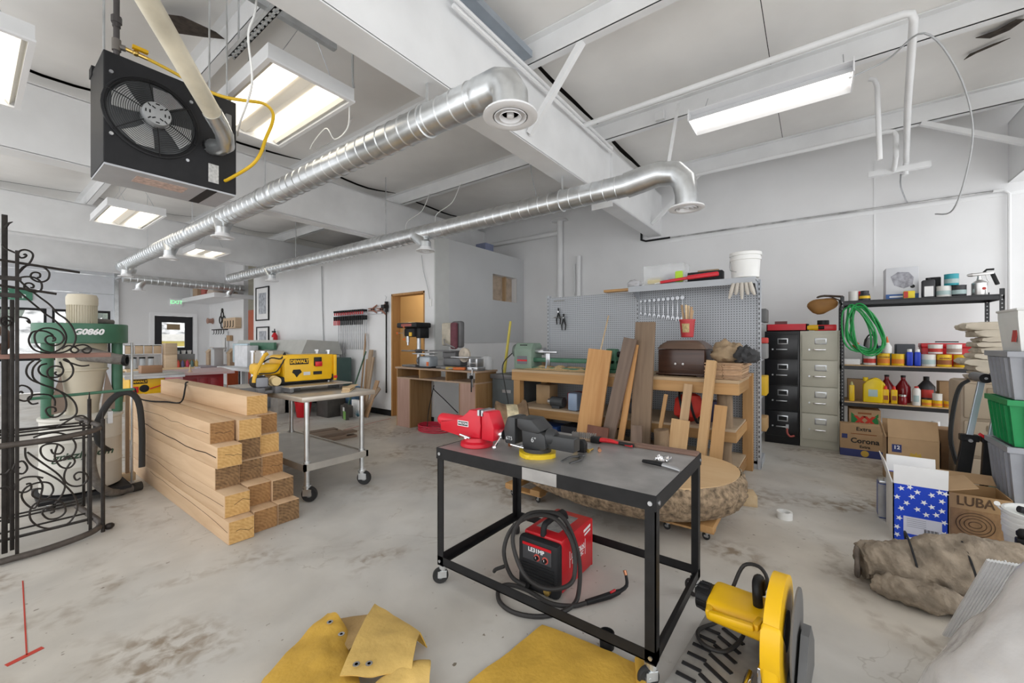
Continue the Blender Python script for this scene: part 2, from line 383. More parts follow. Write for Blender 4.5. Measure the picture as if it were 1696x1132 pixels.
B().cyl((0, 0, .10), (0, 0, .188), .06, n=16).build('holder', m_whiter, RL_); B().sphere((0, 0, .05), .05, 14).build('bulb', emis('warm fill bulb', (1, .85, .6), 20), RL_)
_pl = bpy.data.lights.new('fill_light', 'POINT'); _pl.energy = 22; _pl.color = (1, .85, .62); _pl.shadow_soft_size = .06; _po = bpy.data.objects.new('fill_light', _pl); COL.objects.link(_po); _po.parent = RL_; _po.location = (0, 0, -.05)
struct(plane_box('wall_inner', m_tan, 6.0, 6.05, 4.97, 11.6, 0, 2.78))
struct(plane_box('wall_closet', m_wall, 4.60, 6.92, 11.5, 11.6, 0, 2.92))
m_ply = wood('loft plywood', (.30, .23, .16), (.20, .15, .10), 'Y')
struct(plane_box('trim_1', m_ply, 4.60, 6.92, 4.97, 11.6, 2.79, 2.86))
lf = struct(plane_box('trim_2', m_whiter, 4.0, 6.92, 12.9, 15.70, 2.50, 2.62))
# ------------------------------------------------------------------ ceiling with frames, purlins and panels
ce = struct(plane_box('ceiling', m_dark, -3.2, 7.05, -3.4, 15.85, 3.985, 4.02))
BY = (-1.72, 2.05, 5.90, 10.35, 14.3)
for k, y in enumerate(BY):
    b = B().box(-3.2, 6.92, y, y+.22, 3.06, 3.075).box(-3.2, 6.92, y, y+.22, 3.715, 3.73).box(-3.2, 6.92, y+.102, y+.118, 3.07, 3.72)
    if k == 0: b = B().box(-3.2, 6.92, y-.22, y, 3.06, 3.075).box(-3.2, 6.92, y-.22, y, 3.715, 3.73).box(-3.2, 6.92, y-.012, y, 3.07, 3.72)
    if k in (1, 2, 3): b.box(-3.2, 6.92, y+.0, y+.012, 3.07, 3.72)
    bo = b.build('roof_beam', m_steelw, ce, sm=False)
    if k == 1:
        B().box(4.80, 4.815, y-.03, y+.25, 2.98, 3.73).build('splice_plate', m_steelw, bo, sm=False)
    # knee brace plates against purlins
PX = (-2.07, -.40, 1.29, 2.97, 4.63, 6.36)
for x in PX:
    B().box(x, x+.012, -3.4, 15.7, 3.735, 3.93).box(x, x+.07, -3.4, 15.7, 3.733, 3.745).box(x-.06, x+.01, -3.4, 15.7, 3.92, 3.932).build('purlin', m_steelw, ce, sm=False)
edges = (-3.2,) + PX + (6.92,)
yb = list(BY)
from mathutils import noise as _ns
for i in range(len(edges)-1):
    x0, x1 = edges[i]+.015, edges[i+1]-.006
    for (y0, y1, sag) in ((-3.4, .335, .0), (.341, 2.1, .0), (2.12, 5.95, .10), (5.97, 10.4, .16), (10.42, 15.7, .16)):
        def f(u, v):
            x = x0+(x1-x0)*u; y = y0+(y1-y0)*v
            w = math.sin(PI*u)**.8 if 0 < u < 1 else 0
            t = math.sin(PI*v) if 0 < v < 1 else 0
            return (x, y, 3.935 - sag*w*(.35+.65*t) - .022*w*(.5+_ns.noise(Vector((x*1.5, y*1.1, i)))) - (.05*w*max(0, _ns.noise(Vector((x*.9, y*.7, 3+i)))) if sag else 0))
        B().grid(f, 8, 14 if sag else 6).build('ceiling_panel', m_ceil, ce, angle=80)
# knee braces between the frames and the purlins
for (p0, p1) in (((2.99, 2.03, 3.14), (3.0, 1.52, 3.74)), ((6.38, 2.03, 3.12), (6.38, 1.35, 3.74)), ((6.38, -1.70, 3.30), (6.38, -.95, 3.74))):
    B().bar(p0, p1, .05, .05).build('knee_brace', m_steelw, ce, sm=False)
# tears in the ceiling film, their dark openings painted as flat shade patches
m_tear_shade = mat('torn film shadow', (.07, .055, .045), .95, var=.5, scale=20)
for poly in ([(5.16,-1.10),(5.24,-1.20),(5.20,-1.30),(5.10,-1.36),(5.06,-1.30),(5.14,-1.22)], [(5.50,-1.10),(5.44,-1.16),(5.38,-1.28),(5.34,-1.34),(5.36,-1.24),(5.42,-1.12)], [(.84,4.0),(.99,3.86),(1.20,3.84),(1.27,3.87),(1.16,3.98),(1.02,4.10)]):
    B().prism(poly, 3.895 if poly[0][1] < 0 else 3.77, 3.90 if poly[0][1] < 0 else 3.775).build('film_tear_shade', m_tear_shade, ce, sm=False)
# ------------------------------------------------------------------ outside
m_asph = mat('asphalt', (.36, .37, .39), .9, var=.2, scale=2)
o = plane_box('ground', m_asph, -30, 40, 15.86, 70, -.2, -.12); struct(o)
m_hill = mat('snowy hillside', (.60, .60, .60), .9, var=.85, scale=1.6, bump=.3, bscale=2)
hill = B().grid(lambda u, v: (-40+90*u, 52+20*v, -.2+15*v**.8+1.2*_ns.noise(Vector((u*9, v*5, 1)))), 40, 12).build('hillside', m_hill)
tag(hill, 'pale scrubby hillside seen through the garage door glass', 'hillside')
yb_ = thing('yellow_building', 'low yellow building across the street, seen through exit door glass', 'building', (8.2, 34.5, -.12))
B().box(-4, 5, 0, 6, 0, 1.45).build('wall', mat('yellow siding', (.72, .56, .05), .7), yb_, sm=False)
B().prism([(-4.4, 1.45), (5.4, 1.45), (5.0, 1.9), (-4.0, 1.9)], -.4, 6.4, Matrix(((1,0,0,0),(0,0,1,0),(0,1,0,0),(0,0,0,1)))).build('roof', mat('pale roof', (.75, .72, .66), .8), yb_, sm=False)
for x in (-2.4, 0, 2.6): B().box(x, x+.9, -.03, 0, .5, 1.1).build('window', m_whiter, yb_, sm=False)
def tree(x, y, h, lab, r):
    t = thing('tree', lab, 'tree', (x, y, -.12))
    B().tube([(0,0,0), (.1,0,h*.4), (.05,.1,h*.7)], [.18,.12,.05], 8).build('trunk', m_ply, t)
    b = B(); rnd = random.Random(int(x*10))
    for k in range(14):
        a = rnd.random()*2*PI; q = rnd.random()**.5*r
        b.sphere((math.cos(a)*q, math.sin(a)*q, h*(.45+.5*rnd.random())), .25+.3*rnd.random(), 8)
    b.displace(.25, 2.0).build('crown', mat('dark winter foliage', (.10, .13, .09), .9, var=.6, scale=4), t)
for x, y, h, lab, r in ((-3, 32, 5, 'bushy dark tree leftmost beyond the garage door glass', 1.6), (.9, 30, 4.2, 'small dark tree beyond the garage door, left of its mullion', 1.2), (4.6, 31, 5.2, 'round dark tree beyond the right glass of garage door', 1.4)):
    tree(x, y, h, lab, r)
# ------------------------------------------------------------------ spiral ducts
def spiral(y0, y1, x, z, r, step=.125):
    b = B(); prof = []; y = 0; L = y1-y0
    while y < L:
        prof += [(r, y), (r, min(L, y+step-.012))]
        if y+step < L: prof += [(r+.0055, y+step-.006)]
        y += step
    M = Matrix(((1,0,0,x),(0,0,1,y0),(0,-1,0,z),(0,0,0,1)))
    return b.lathe(prof, 28, M)
def diffuser(parent, c, r):
    """round adjustable air diffuser facing down"""
    d = B().lathe([(r*.98, .05), (r*.98, .015), (r*1.55, .008), (r*1.58, -.004), (r*1.3, -.012), (r*1.02, -.006), (r*1.0, .03)], 28, TR(c)).build('air_diffuser', m_whiter, parent)
    for q in (.82, .52):
        B().lathe([(r*q, .02), (r*(q+.12), -.006), (r*(q+.10), -.010), (r*(q-.03), .014)], 24, TR(c)).build('cone', m_whiter, d)
    B().lathe([(.001, .02), (r*.22, .015), (r*.2, -.006), (.001, -.012)], 16, TR(c)).build('cone', m_whiter, d)
    B().lathe([(.001, .031), (r*.97, .031), (r*.97, .034), (.001, .034)], 20, TR(c)).build('damper', m_dark, d)
    return d
def takeoff(parent, x, y, z, r, tilt):
    """conical wye branch slanting to the near side and a short collar with a diffuser"""
    e = Vector((x-.04, y-.20*tilt, z-.17)); 
    B().cyl((x, y, z-.02), e, r*.95, r*.62, 20).build('branch', m_gal, parent)
    B().cyl(e+Vector((0,0,.03)), e-Vector((0,0,.07)), r*.62, n=20).build('collar', m_gal, parent)
    diffuser(parent, e-Vector((0,0,.09)), r*.66)
def strap_hanger(parent, x, y, z, r, top):
    b = B().tube([(x+r*1.03*math.cos(a), y, z+r*1.03*math.sin(a)) for a in [2*PI*i/20 for i in range(20)]], .009, 6, closed=True)
    b.bar((x, y, z+r), (x, y, top), .022, .004)
    b.build('hanger_strap', m_gal, parent)
D1 = thing('spiral_duct', 'long galvanised spiral air duct passing just right of the black heater', 'duct', (0, 0, 0), 0, 'spiral air ducts')
spiral(1.58, 10.9, 1.88, 2.80, .10).build('duct_pipe', m_gal, D1)
B().tube([(1.88, 1.60, 2.80), (1.88, 1.50, 2.80), (1.88, 1.44, 2.775), (1.88, 1.41, 2.72), (1.88, 1.41, 2.62)], .104, 24).build('elbow', m_gal, D1)
B().lathe([(.10, 0), (.104, .02), (.104, .05), (.10, .07)], 24, Matrix(((1,0,0,1.88),(0,0,1,1.59),(0,-1,0,2.8),(0,0,0,1)))).build('coupling', m_gal, D1)
diffuser(D1, (1.88, 1.41, 2.60), .10)
for y in (5.75, 7.85, 10.6): takeoff(D1, 1.88, y, 2.8, .115, .4)
B().lathe([(.105, 0), (.11, .01), (.11, .09), (.105, .1)], 24, Matrix(((1,0,0,1.88),(0,0,1,4.3),(0,-1,0,2.8),(0,0,0,1)))).build('coupling', m_gal, D1)
for y in (2.12, 4.62, 6.9, 9.2): strap_hanger(D1, 1.88, y, 2.8, .10, 3.06 if y < 3 else 3.8)
B().tube([(1.88, 10.88, 2.8), (1.88, 11.1, 2.8), (1.96, 11.26, 2.80), (2.1, 11.3, 2.8)], .105, 24).build('elbow', m_gal, D1)
D2 = thing('spiral_duct', 'galvanised spiral air duct running above the doorway wall to the right', 'duct', (0, 0, 0), 0, 'spiral air ducts')
spiral(1.42, 11.2, 3.80, 2.80, .105).build('duct_pipe', m_gal, D2)
B().tube([(3.8, 1.45, 2.8), (3.8, 1.30, 2.82), (3.8, 1.14, 2.835), (3.8, 1.0, 2.80), (3.8, .93, 2.72), (3.8, .91, 2.60), (3.8, .91, 2.50)], [.118, .118, .11, .105, .102, .098, .094], 24).build('elbow', m_gal, D2)
diffuser(D2, (3.8, .91, 2.475), .094)
for y in (4.45, 9.1): takeoff(D2, 3.8, y, 2.8, .12, .9)
for y in (2.16, 5.2, 8.0, 10.4): strap_hanger(D2, 3.8, y, 2.8, .105, 3.06 if y < 3 else 3.78)
B().bar((3.80, 1.06, 2.93), (4.36, 1.12, 3.74), .03, .003).build('hanger_strap', m_steelw, D2)
D3 = thing('spiral_duct', 'distant cross duct linking the two long ducts near the garage door', 'duct', (0, 0, 0), 0, 'spiral air ducts')
_b = spiral(0, 2.5, 0, 0, .105); _b.build('duct_pipe', m_gal, D3); D3.location = (2.2, 12.9, 2.78); D3.rotation_euler = (0, 0, -PI/2)
for y in (.35, 2.2): takeoff(D3, 0, y, 0, .11, .3)
# ------------------------------------------------------------------ fluorescent lights
m_refl = mat('lamp reflector', (.84, .80, .72), .45, var=0)
def make_troffer(lab):
    t = thing('troffer_light', lab, 'ceiling light', (0, 0, 0), 0, 'recessed fluorescent fixtures hung from the ceiling')
    w, L, h = .30, .60, .10
    B().box(-w, w, -L, -L+.012, 0, h).box(-w, w, L-.012, L, 0, h).box(-w, -w+.012, -L+.012, L-.012, 0, h).box(w-.012, w, -L+.012, L-.012, 0, h).box(-w+.012, w-.012, -L+.012, L-.012, h-.008, h).build('housing', m_steelw, t, sm=False)
    B().box(-w-.005, w+.005, -L-.005, -L+.025, -.004, .01).box(-w-.005, w+.005, L-.025, L+.005, -.004, .01).box(-w-.005, -w+.025, -L+.025, L-.025, -.004, .01).box(w-.025, w+.005, -L+.025, L-.025, -.004, .01).build('frame', m_whiter, t, sm=False)
    for x in (-.15, .15):
        B().grid(lambda u, v: (x-.075+.15*u, -L+.03+(2*L-.06)*v, .035-.022*math.sin(PI*u)), 8, 1, .004).build('lens', m_lamp, t)
    for x0, x1, x2 in ((-.275, -.25, -.225), (-.075, 0, .075), (.225, .25, .275)):
        B().prism([(x0, .05), (x1, .012), (x2, .05), (x1, .075)], -L+.02, L-.02, Matrix(((1,0,0,0),(0,0,1,0),(0,1,0,0),(0,0,0,1)))).build('reflector', m_refl, t, sm=False)
    for yy in (-.5, .5): B().tube([(-.2, yy, h), (0, yy, .5), (.2, yy, h)], .003, 5).tube([(0, yy, .5), (0, yy, .82)], .003, 5).build('hanging_wire', m_steel, t)
    return t
tr = make_troffer('lit fluorescent troffer hanging right beside the black heater'); tr.location = (1.45, 3.38, 3.10)
dup(tr, (1.41, 7.98, 3.08), 0, 'lit fluorescent troffer hanging just below the black heater, further back')
dup(tr, (2.96, 10.2, 3.10), 0, 'smallest lit troffer between the two long spiral ducts')
dup(tr, (-.045, 4.36, 3.10), 0, 'lit troffer cut off by the upper left picture edge')
st = thing('strip_light', 'lit two-tube fluorescent strip light under the right purlin', 'ceiling light', (4.24, .36, 3.42))
B().box(-.05, .05, -.60, .60, .03, .08, .004).box(-.16, -.05, -.6, .6, .045, .05).box(.05, .16, -.6, .6, .045, .05).build('housing', m_whiter, st, sm=False)
B().prism([(-.17, -.045), (-.165, -.045), (-.05, .05), (-.055, .055)], -.6, .6, Matrix(((1,0,0,0),(0,0,1,0),(0,1,0,0),(0,0,0,1)))).build('reflector', m_whiter, st, sm=False)
B().prism([(.17, -.045), (.165, -.045), (.05, .05), (.055, .055)], -.6, .6, Matrix(((1,0,0,0),(0,0,1,0),(0,1,0,0),(0,0,0,1)))).build('reflector', m_whiter, st, sm=False)
for x in (-.075, .075): B().cyl((x, -.58, -.005), (x, .58, -.005), .019, n=12).build('lamp_tube', m_tubel, st)
for yy in (-.605, .595): B().box(-.17, .17, yy, yy+.01, -.045, .07).build('end_plate', m_whiter, st, sm=False)
for yy in (-.55, .5): B().tube([(0, yy, .08), (.2, yy, .31)], .004, 5).build('hanging_wire', m_steel, st)
# ------------------------------------------------------------------ hanging unit heater
HT = thing('unit_heater', 'black gas unit heater with round fan guard hanging from the ceiling', 'heater', (.48, 3.30, 2.33))
hb = B().box(0, .675, 0, .40, .012, .665, .006).box(-.005, .68, .33, .41, .64, .70)
hb.build('body', m_blkm, HT, sm=False)
B().box(.004, .671, .004, .396, 0, .012).build('bottom_panel', mat('heater grey panel', (.50, .51, .54), .4, .3), HT, sm=False)
B().box(.50, .56, .0, .38, -.002, .001).build('dark_strip', m_blk, HT, sm=False)
B().box(.16, .42, .08, .22, -.0015, 0).build('warning_label', mat('faded orange label', (.62, .46, .40), .7, var=.35, scale=40), HT, sm=False)
fc = Vector((.222, 0, .355)); R0 = .222
My = Matrix(((1,0,0,fc.x),(0,0,1,0),(0,-1,0,fc.z),(0,0,0,1)))
B().lathe([(R0-.01, .004), (R0-.01, -.010), (R0+.004, -.014), (R0+.014, -.010), (R0+.014, .002)], 40, My).build('fan_ring', m_blkm, HT)
B().lathe([(.001, -.002), (R0-.012, -.002), (R0-.012, 0.0), (.001, 0.0)], 40, My).build('fan_opening', mat('fan cavity', (.10, .105, .11), .45, .4, var=.3, scale=10), HT)
m_fanb = mat('aluminium fan blade', (.62, .63, .63), .35, .8, var=.12)
for k in range(4):
    a0 = k*PI/2+.5; pts = []
    for (r, a) in ((.06, -.35), (.12, -.5), (.19, -.52), (.205, -.1), (.195, .35), (.12, .25), (.06, .2)):
        pts.append((r*math.cos(a0+a), r*math.sin(a0+a)))
    B().prism(pts, -.012, -.006, My @ Matrix.Rotation(.0, 4, 'X')).build('fan_blade', m_fanb, HT, sm=False)
gb = B()
for k in range(17):
    r = .068+.0098*k; dep = -.016-.040*math.cos((r-.07)/(R0-.06)*PI/2)
    gb.tube([My @ Vector((r*math.cos(2*PI*i/40), r*math.sin(2*PI*i/40), dep)) for i in range(40)], .0016, 4, closed=True)
for k in range(6):
    a = k*PI/3+.4
    gb.tube([My @ Vector((r*math.cos(a), r*math.sin(a), -.014-.040*math.cos((r-.07)/(R0-.06)*PI/2))) for r in (.06, .10, .15, .19, .232)], .003, 5)
gb.build('fan_guard', m_blk, HT)
mo = B().lathe([(.068, -.01), (.07, -.085), (.066, -.096), (.001, -.098)], 28, My).build('fan_motor', mat('motor grey', (.42, .43, .44), .45, .5), HT)
vb = B()
for r, nn in ((.055, 8), (.036, 6)):
    for k in range(nn):
        a = 2*PI*k/nn
        vb.obox(My @ Vector((r*math.cos(a), r*math.sin(a), -.0985)), (.018, .002, .006), (0, -a+PI/2, 0))
vb.build('vent_slot', m_blk, mo)
for dx, dz in ((-.19, .19), (-.19, -.17), (.17, -.2), (.19, .19)):
    B().cyl(fc+Vector((dx, 0, dz)), fc+Vector((dx, -.012, dz)), .010, n=10).build('bolt', m_steel, HT)
B().box(.508, .567, -.004, 0, .055, .18).build('rating_plate', mat('grey printed plate', (.55, .55, .54), .5, var=.3, scale=60), HT, sm=False)
B().box(.60, .635, -.035, 0, .44, .55, .005).build('switch_box', mat('switch grey', (.2, .2, .2), .5), HT, sm=False)
B().lathe([(.052, 0), (.052, -.035), (.045, -.04)], 24, Matrix(((1,0,0,.525),(0,0,1,0),(0,-1,0,.295),(0,0,0,1)))).build('flue_port', m_blk, HT)
FL = thing('flue_pipe', 'white scorched flue pipe slanting across the front of the heater', 'pipe', (0, 0, 0))
m_flue = mat('scorched white flue', (.72, .66, .52), .4, .1, var=.25, scale=5)
B().tube([(1.005, 3.295, 2.625), (1.02, 3.20, 2.60), (1.03, 3.12, 2.60), (1.00, 3.05, 2.63), (.955, 3.0, 2.665)], .052, 18).build('elbow', m_gal, FL)
B().tube([(.955, 3.0, 2.665), (.44, 2.42, 2.93)], .050, 20).build('pipe', m_flue, FL)
B().tube([(.955, 3.0, 2.665), (.90, 2.938, 2.693)], .054, 20).build('tape_wrap', m_gal, FL)
B().tube([(.455, 2.437, 2.922), (.36, 2.33, 2.971), (.30, 2.26, 3.05), (.28, 2.24, 3.9)], .056, 20).build('upper_pipe', m_gal, FL)
# gas line
GL = thing('gas_pipe', 'dark iron gas pipe with brass valve above heater', 'pipe', (0, 0, 0))
B().cyl((.56, 3.45, 3.0), (.56, 3.45, 3.93), .015, n=12).cyl((.56, 3.45, 3.26), (.56, 3.45, 3.30), .026, n=8).cyl((.56, 3.45, 3.235), (.56, 3.45, 3.26), .02, n=8).build('pipe', mat('black iron pipe', (.13, .12, .12), .5, .6), GL)
B().cyl((.56, 3.45, 3.09), (.56, 3.45, 3.16), .022, n=12).cyl((.56, 3.45, 3.12), (.60, 3.44, 3.12), .017, n=12).build('tee', mat('malleable tee', (.24, .22, .20), .5, .6), GL)
B().cyl((.60, 3.44, 3.12), (.70, 3.41, 3.10), .012, n=8).sphere((.645, 3.425, 3.112), .019, 10).build('valve', mat('brass', (.62, .42, .12), .3, .9), GL)
B().box(.625, .70, 3.40, 3.425, 3.13, 3.15).build('valve_lever', m_yel, GL, sm=False)
gh = B().tube([(.70, 3.41, 3.10), (.80, 3.36, 3.06), (.94, 3.26, 2.98), (1.03, 3.16, 2.93), (1.12, 3.08, 2.92), (1.22, 3.02, 2.925), (1.27, 3.0, 2.88), (1.265, 3.0, 2.80), (1.225, 3.0, 2.68), (1.19, 3.0, 2.56), (1.15, 3.05, 2.48), (1.10, 3.24, 2.43), (1.085, 3.298, 2.42)], .0105, 8, smooth=4).build('gas_hose', mat('yellow gas hose', (.75, .47, .02), .4), None)
tag(gh, 'yellow flexible gas hose looping down beside the heater', 'hose')
for i, (x, y, lab) in enumerate(((.50, 3.42, 'leftmost thin steel hanger rod at the heater top'), (1.03, 3.42, 'thin steel rod beside the flue pipe at heater top'), (1.13, 3.40, 'rightmost thin steel hanger rod at the heater top'))):
    tag(B().cyl((x, y, 2.99), (x, y, 3.90), .006, n=8).cyl((x, y, 3.02), (x, y, 3.035), .011, n=6).build('hanger_rod', m_gal), lab, 'rod', 'heater hanger rods')
# slotted strut on the ceiling
SS = thing('strut_channel', 'slotted galvanised strut channel beside the big roof beam', 'channel', (1.12, 2.36, 3.29))
sb = B()
for k in range(18):
    y = k*.052; sb.box(-.02, .02, y, y+.022, 0, .003)
sb.box(-.02, -.008, 0, .93, 0, .003).box(.008, .02, 0, .93, 0, .003).box(-.02, -.017, 0, .93, 0, .04).box(.017, .02, 0, .93, 0, .04)
sb.build('channel', m_gal, SS, sm=False)
B().bar((0, .12, .02), (0, .12, .62), .01, .01).bar((0, .8, .02), (0, .8, .62), .01, .01).build('threaded_rod', m_gal, SS, sm=False)
t2 = B().bar((.62, 2.78, 3.42), (1.60, 2.78, 3.42), .04, .04).build('strut_channel', m_gal, sm=False); tag(t2, 'plain galvanised strut crossing above the nearest troffer', 'channel')
# cables around the heater and duct
def cable(name, pts, r, m, lab, cat='cable', k=6, n=6):
    return tag(B().tube(pts, r, n, smooth=k).build(name, m), lab, cat)
cable('power_cable', [(.96, 2.42, 3.75), (.935, 2.4, 3.13), (.895, 2.4, 2.92), (.92, 2.42, 2.68), (.98, 2.75, 2.60), (1.14, 3.24, 2.74)], .0055, m_white, 'white cable hanging in front of the nearest troffer')
cable('power_cable', [(1.62, 2.5, 3.75), (1.60, 2.55, 3.4), (1.72, 2.75, 3.26), (1.76, 2.80, 3.22)], .008, mat('grey cable', (.45, .46, .47), .5), 'grey armoured cable entering the nearest troffer end')
cable('power_cable', [(1.76, 2.86, 3.12), (1.80, 2.95, 2.98), (1.75, 3.05, 2.90), (1.70, 3.1, 2.98), (1.84, 3.6, 3.0), (2.3, 3.9, 3.4), (2.5, 4.0, 3.72)], .005, m_white, 'white looping cable between troffer and spiral duct')
cable('power_cable', [(4.5, 2.95, 3.7), (4.30, 2.9, 3.55), (4.28, 2.86, 3.35), (4.35, 2.85, 3.15), (4.36, 2.85, 3.0)], .006, mat('grey cable', (.45, .46, .47), .5), 'grey cable drooping left of the big roof beam')
for i, (y, z1, lab) in enumerate(((4.4, 3.0, 'white wire drooping from purlin over the doorway wall duct'), (5.1, 2.95, 'white wire tangled left of the junction box above duct'))):
    cable('ceiling_wire', [(4.58, y, 3.74), (4.5, y+.1, 3.45), (4.35, y+.3, 3.25), (4.3, y+.2, z1)], .006, m_white, lab)
# black sprinkler pipe along the beam and down the right wall
bp = B().tube([(-3.0, 2.37, 3.18), (6.80, 2.37, 3.18)], .019, 10).tube([(6.80, 2.37, 3.18), (6.86, 2.37, 3.17), (6.88, 2.37, 3.14), (6.88, 2.37, 3.02)], .019, 10).tube([(6.88, 2.37, 3.03), (6.885, 2.30, 3.0), (6.885, 1.9, 3.0)], .016, 10)
BPp = bp.build('sprinkler_pipe', m_blk); tag(BPp, 'thin black pipe running along the big roof beam to right wall', 'pipe')
cp = B().tube([(6.895, 1.92, 3.0), (6.895, -1.60, 2.985)], .013, 8).build('wall_conduit', mat('worn conduit', (.52, .52, .52), .45, .5, var=.5, scale=5)); tag(cp, 'worn horizontal conduit along the right wall', 'conduit')
cv = B().tube([(6.885, -1.60, 2.985), (6.88, -1.68, 2.98), (6.88, -1.72, 2.93), (6.88, -1.72, .02)], .016, 8).build('wall_conduit', m_steelw); tag(cv, 'vertical white conduit at the right end of right wall', 'conduit')
# white pipes over the right bay
def wpipe(pts, r, lab, n=10, m=None): return tag(B().tube(pts, r, n).build('water_pipe', m or m_steelw), lab, 'pipe', 'white painted pipes')
wpipe([(3.97, 2.0, 3.62), (3.97, -.50, 3.62), (3.98, -.545, 3.61), (4.01, -.56, 3.58), (5.0, -.66, 3.40), (6.15, -.80, 3.34), (6.30, -.82, 3.32), (6.34, -.82, 3.26), (6.34, -.82, 3.18)], .026, 'long white pipe under the right bay, bending towards the wall')
wpipe([(5.98, 1.7, 3.58), (5.98, -.62, 3.58), (5.99, -.68, 3.57), (6.0, -.70, 3.52), (6.0, -.70, 3.30), (6.35, -.72, 3.24)], .024, 'lower white pipe bending down beside the wall, right bay')
wpipe([(5.02, -.40, 3.74), (5.02, -.44, 3.72), (5.03, -.46, 3.66), (5.05, -.48, 2.98)], .020, 'short white drop pipe beside the strip light end')
for i, (y, z0, z1, r, lab) in enumerate(((3.95, .02, 3.66, .055, 'tall white pipe up the right wall beside the grey panel'), (3.55, .02, 2.90, .04, 'shorter white wall pipe just right of the tall pipe'), (3.64, .02, 2.76, .014, 'thin white conduit between the two wall pipes'))):
    b = B().cyl((6.86-.0, y, z0), (6.86, y, z1), r, n=14)
    if i == 0: b.lathe([(.16, 0), (.15, .03), (.06, .05)], 20, TR((6.86, y, 3.62))).tube([(6.86, y, 3.40), (6.86, 5.5, 3.40), (6.86, 11, 3.40)], .045, 12)
    tag(b.build('wall_pipe', m_steelw), lab, 'pipe')
tag(B().box(4.585, 4.628, 1.33, 1.43, 3.755, 3.85, .004).build('junction_box', m_steelw, sm=False), 'white square junction box on the middle right purlin', 'junction box')
for dz, lab in ((0, 'upper white conduit along top of big roof beam'), (-.055, 'lower white conduit along top of big roof beam')):
    tag(B().tube([(2.0, 1.99, 3.66+dz), (4.72, 1.99, 3.66+dz)], .016, 8).build('wall_conduit', m_steelw), lab, 'conduit')
tag(B().box(1.40, 2.9, 1.94, 2.03, 3.733, 3.79).box(1.40, 2.9, 1.97, 1.99, 3.79, 3.815).build('strut_channel', mat('blue grey steel', (.42, .47, .53), .35, .7), sm=False), 'blue-grey steel channel lying along the top of roof beam', 'channel')
cable('drop_wire', [(4.25, -.22, 3.42), (4.3, -.45, 3.5), (4.05, -.62, 3.48), (4.4, -.85, 3.30), (5.0, -1.05, 3.10), (5.3, -1.08, 2.82), (5.6, -1.05, 2.55), (6.0, -1.0, 2.62)], .007, mat('grey cable', (.45, .46, .47), .5), 'grey wire dangling before the right wall')
cable('drop_rod', [(6.34, -.78, 3.2), (6.5, -.80, 3.1), (6.88, -.90, 3.0)], .008, m_steel, 'thin steel rod from pipes to the wall conduit', 'rod', 3)
tag(B().box(6.30, 6.36, -1.02, -.50, 3.22, 3.28).build('pipe_support', m_steelw, sm=False), 'white strut holding the pipes by the right wall', 'bracket')
tag(B().tube([(4.42, 8.20, 2.86), (4.43, 8.18, 1.9), (4.43, 8.12, 1.0), (4.42, 8.1, .5)], .010, 6, smooth=4).build('drop_cable', mat('grey cable', (.45, .46, .47), .5)), 'grey cord hanging down the doorway wall behind the planer', 'cable')
# exit sign and garage sign
ES = thing('exit_sign', 'white exit sign with green letters above the black door', 'sign', (3.87, 15.64, 2.38))
B().box(-.15, .15, 0, .06, 0, .24, .008).build('case', m_whiter, ES)
text('EXIT', .15, emis('green exit letters', (.25, .75, .35), .8), ES, face((0, -.002, .115)), bold=.003)
GS = thing('garage_sign', 'green sign with white letters above the garage door glass', 'sign', (.45, 15.655, 2.32))
B().box(-.60, .57, 0, .012, 0, .27, .004).build('board', mat('sign green', (.10, .30, .20), .5), GS)
text('GARAGE DOOR', .145, m_whiter, GS, face((-.04, -.002, .09)), bold=.003)
B().box(-.3, .2, -.002, 0, .19, .215).build('text_line', m_whiter, GS, sm=False)
# wall switch with its cable by the doorway
WS = thing('wall_switch', 'white light switch box on wall right of doorway', 'switch', (4.43, 4.93, 1.86))
B().box(-.0, .02, -.035, .035, 0, .12, .004).build('plate', m_white, WS); B().box(-.008, .0, -.01, .01, .045, .075).build('toggle', m_white, WS, sm=False)
cable('switch_cable', [(4.43, 4.93, 1.98), (4.42, 4.98, 2.2), (4.43, 5.08, 2.45), (4.43, 5.12, 2.7)], .005, mat('grey cable', (.45, .46, .47), .5), 'thin pull cord from diffuser to light switch', k=5)
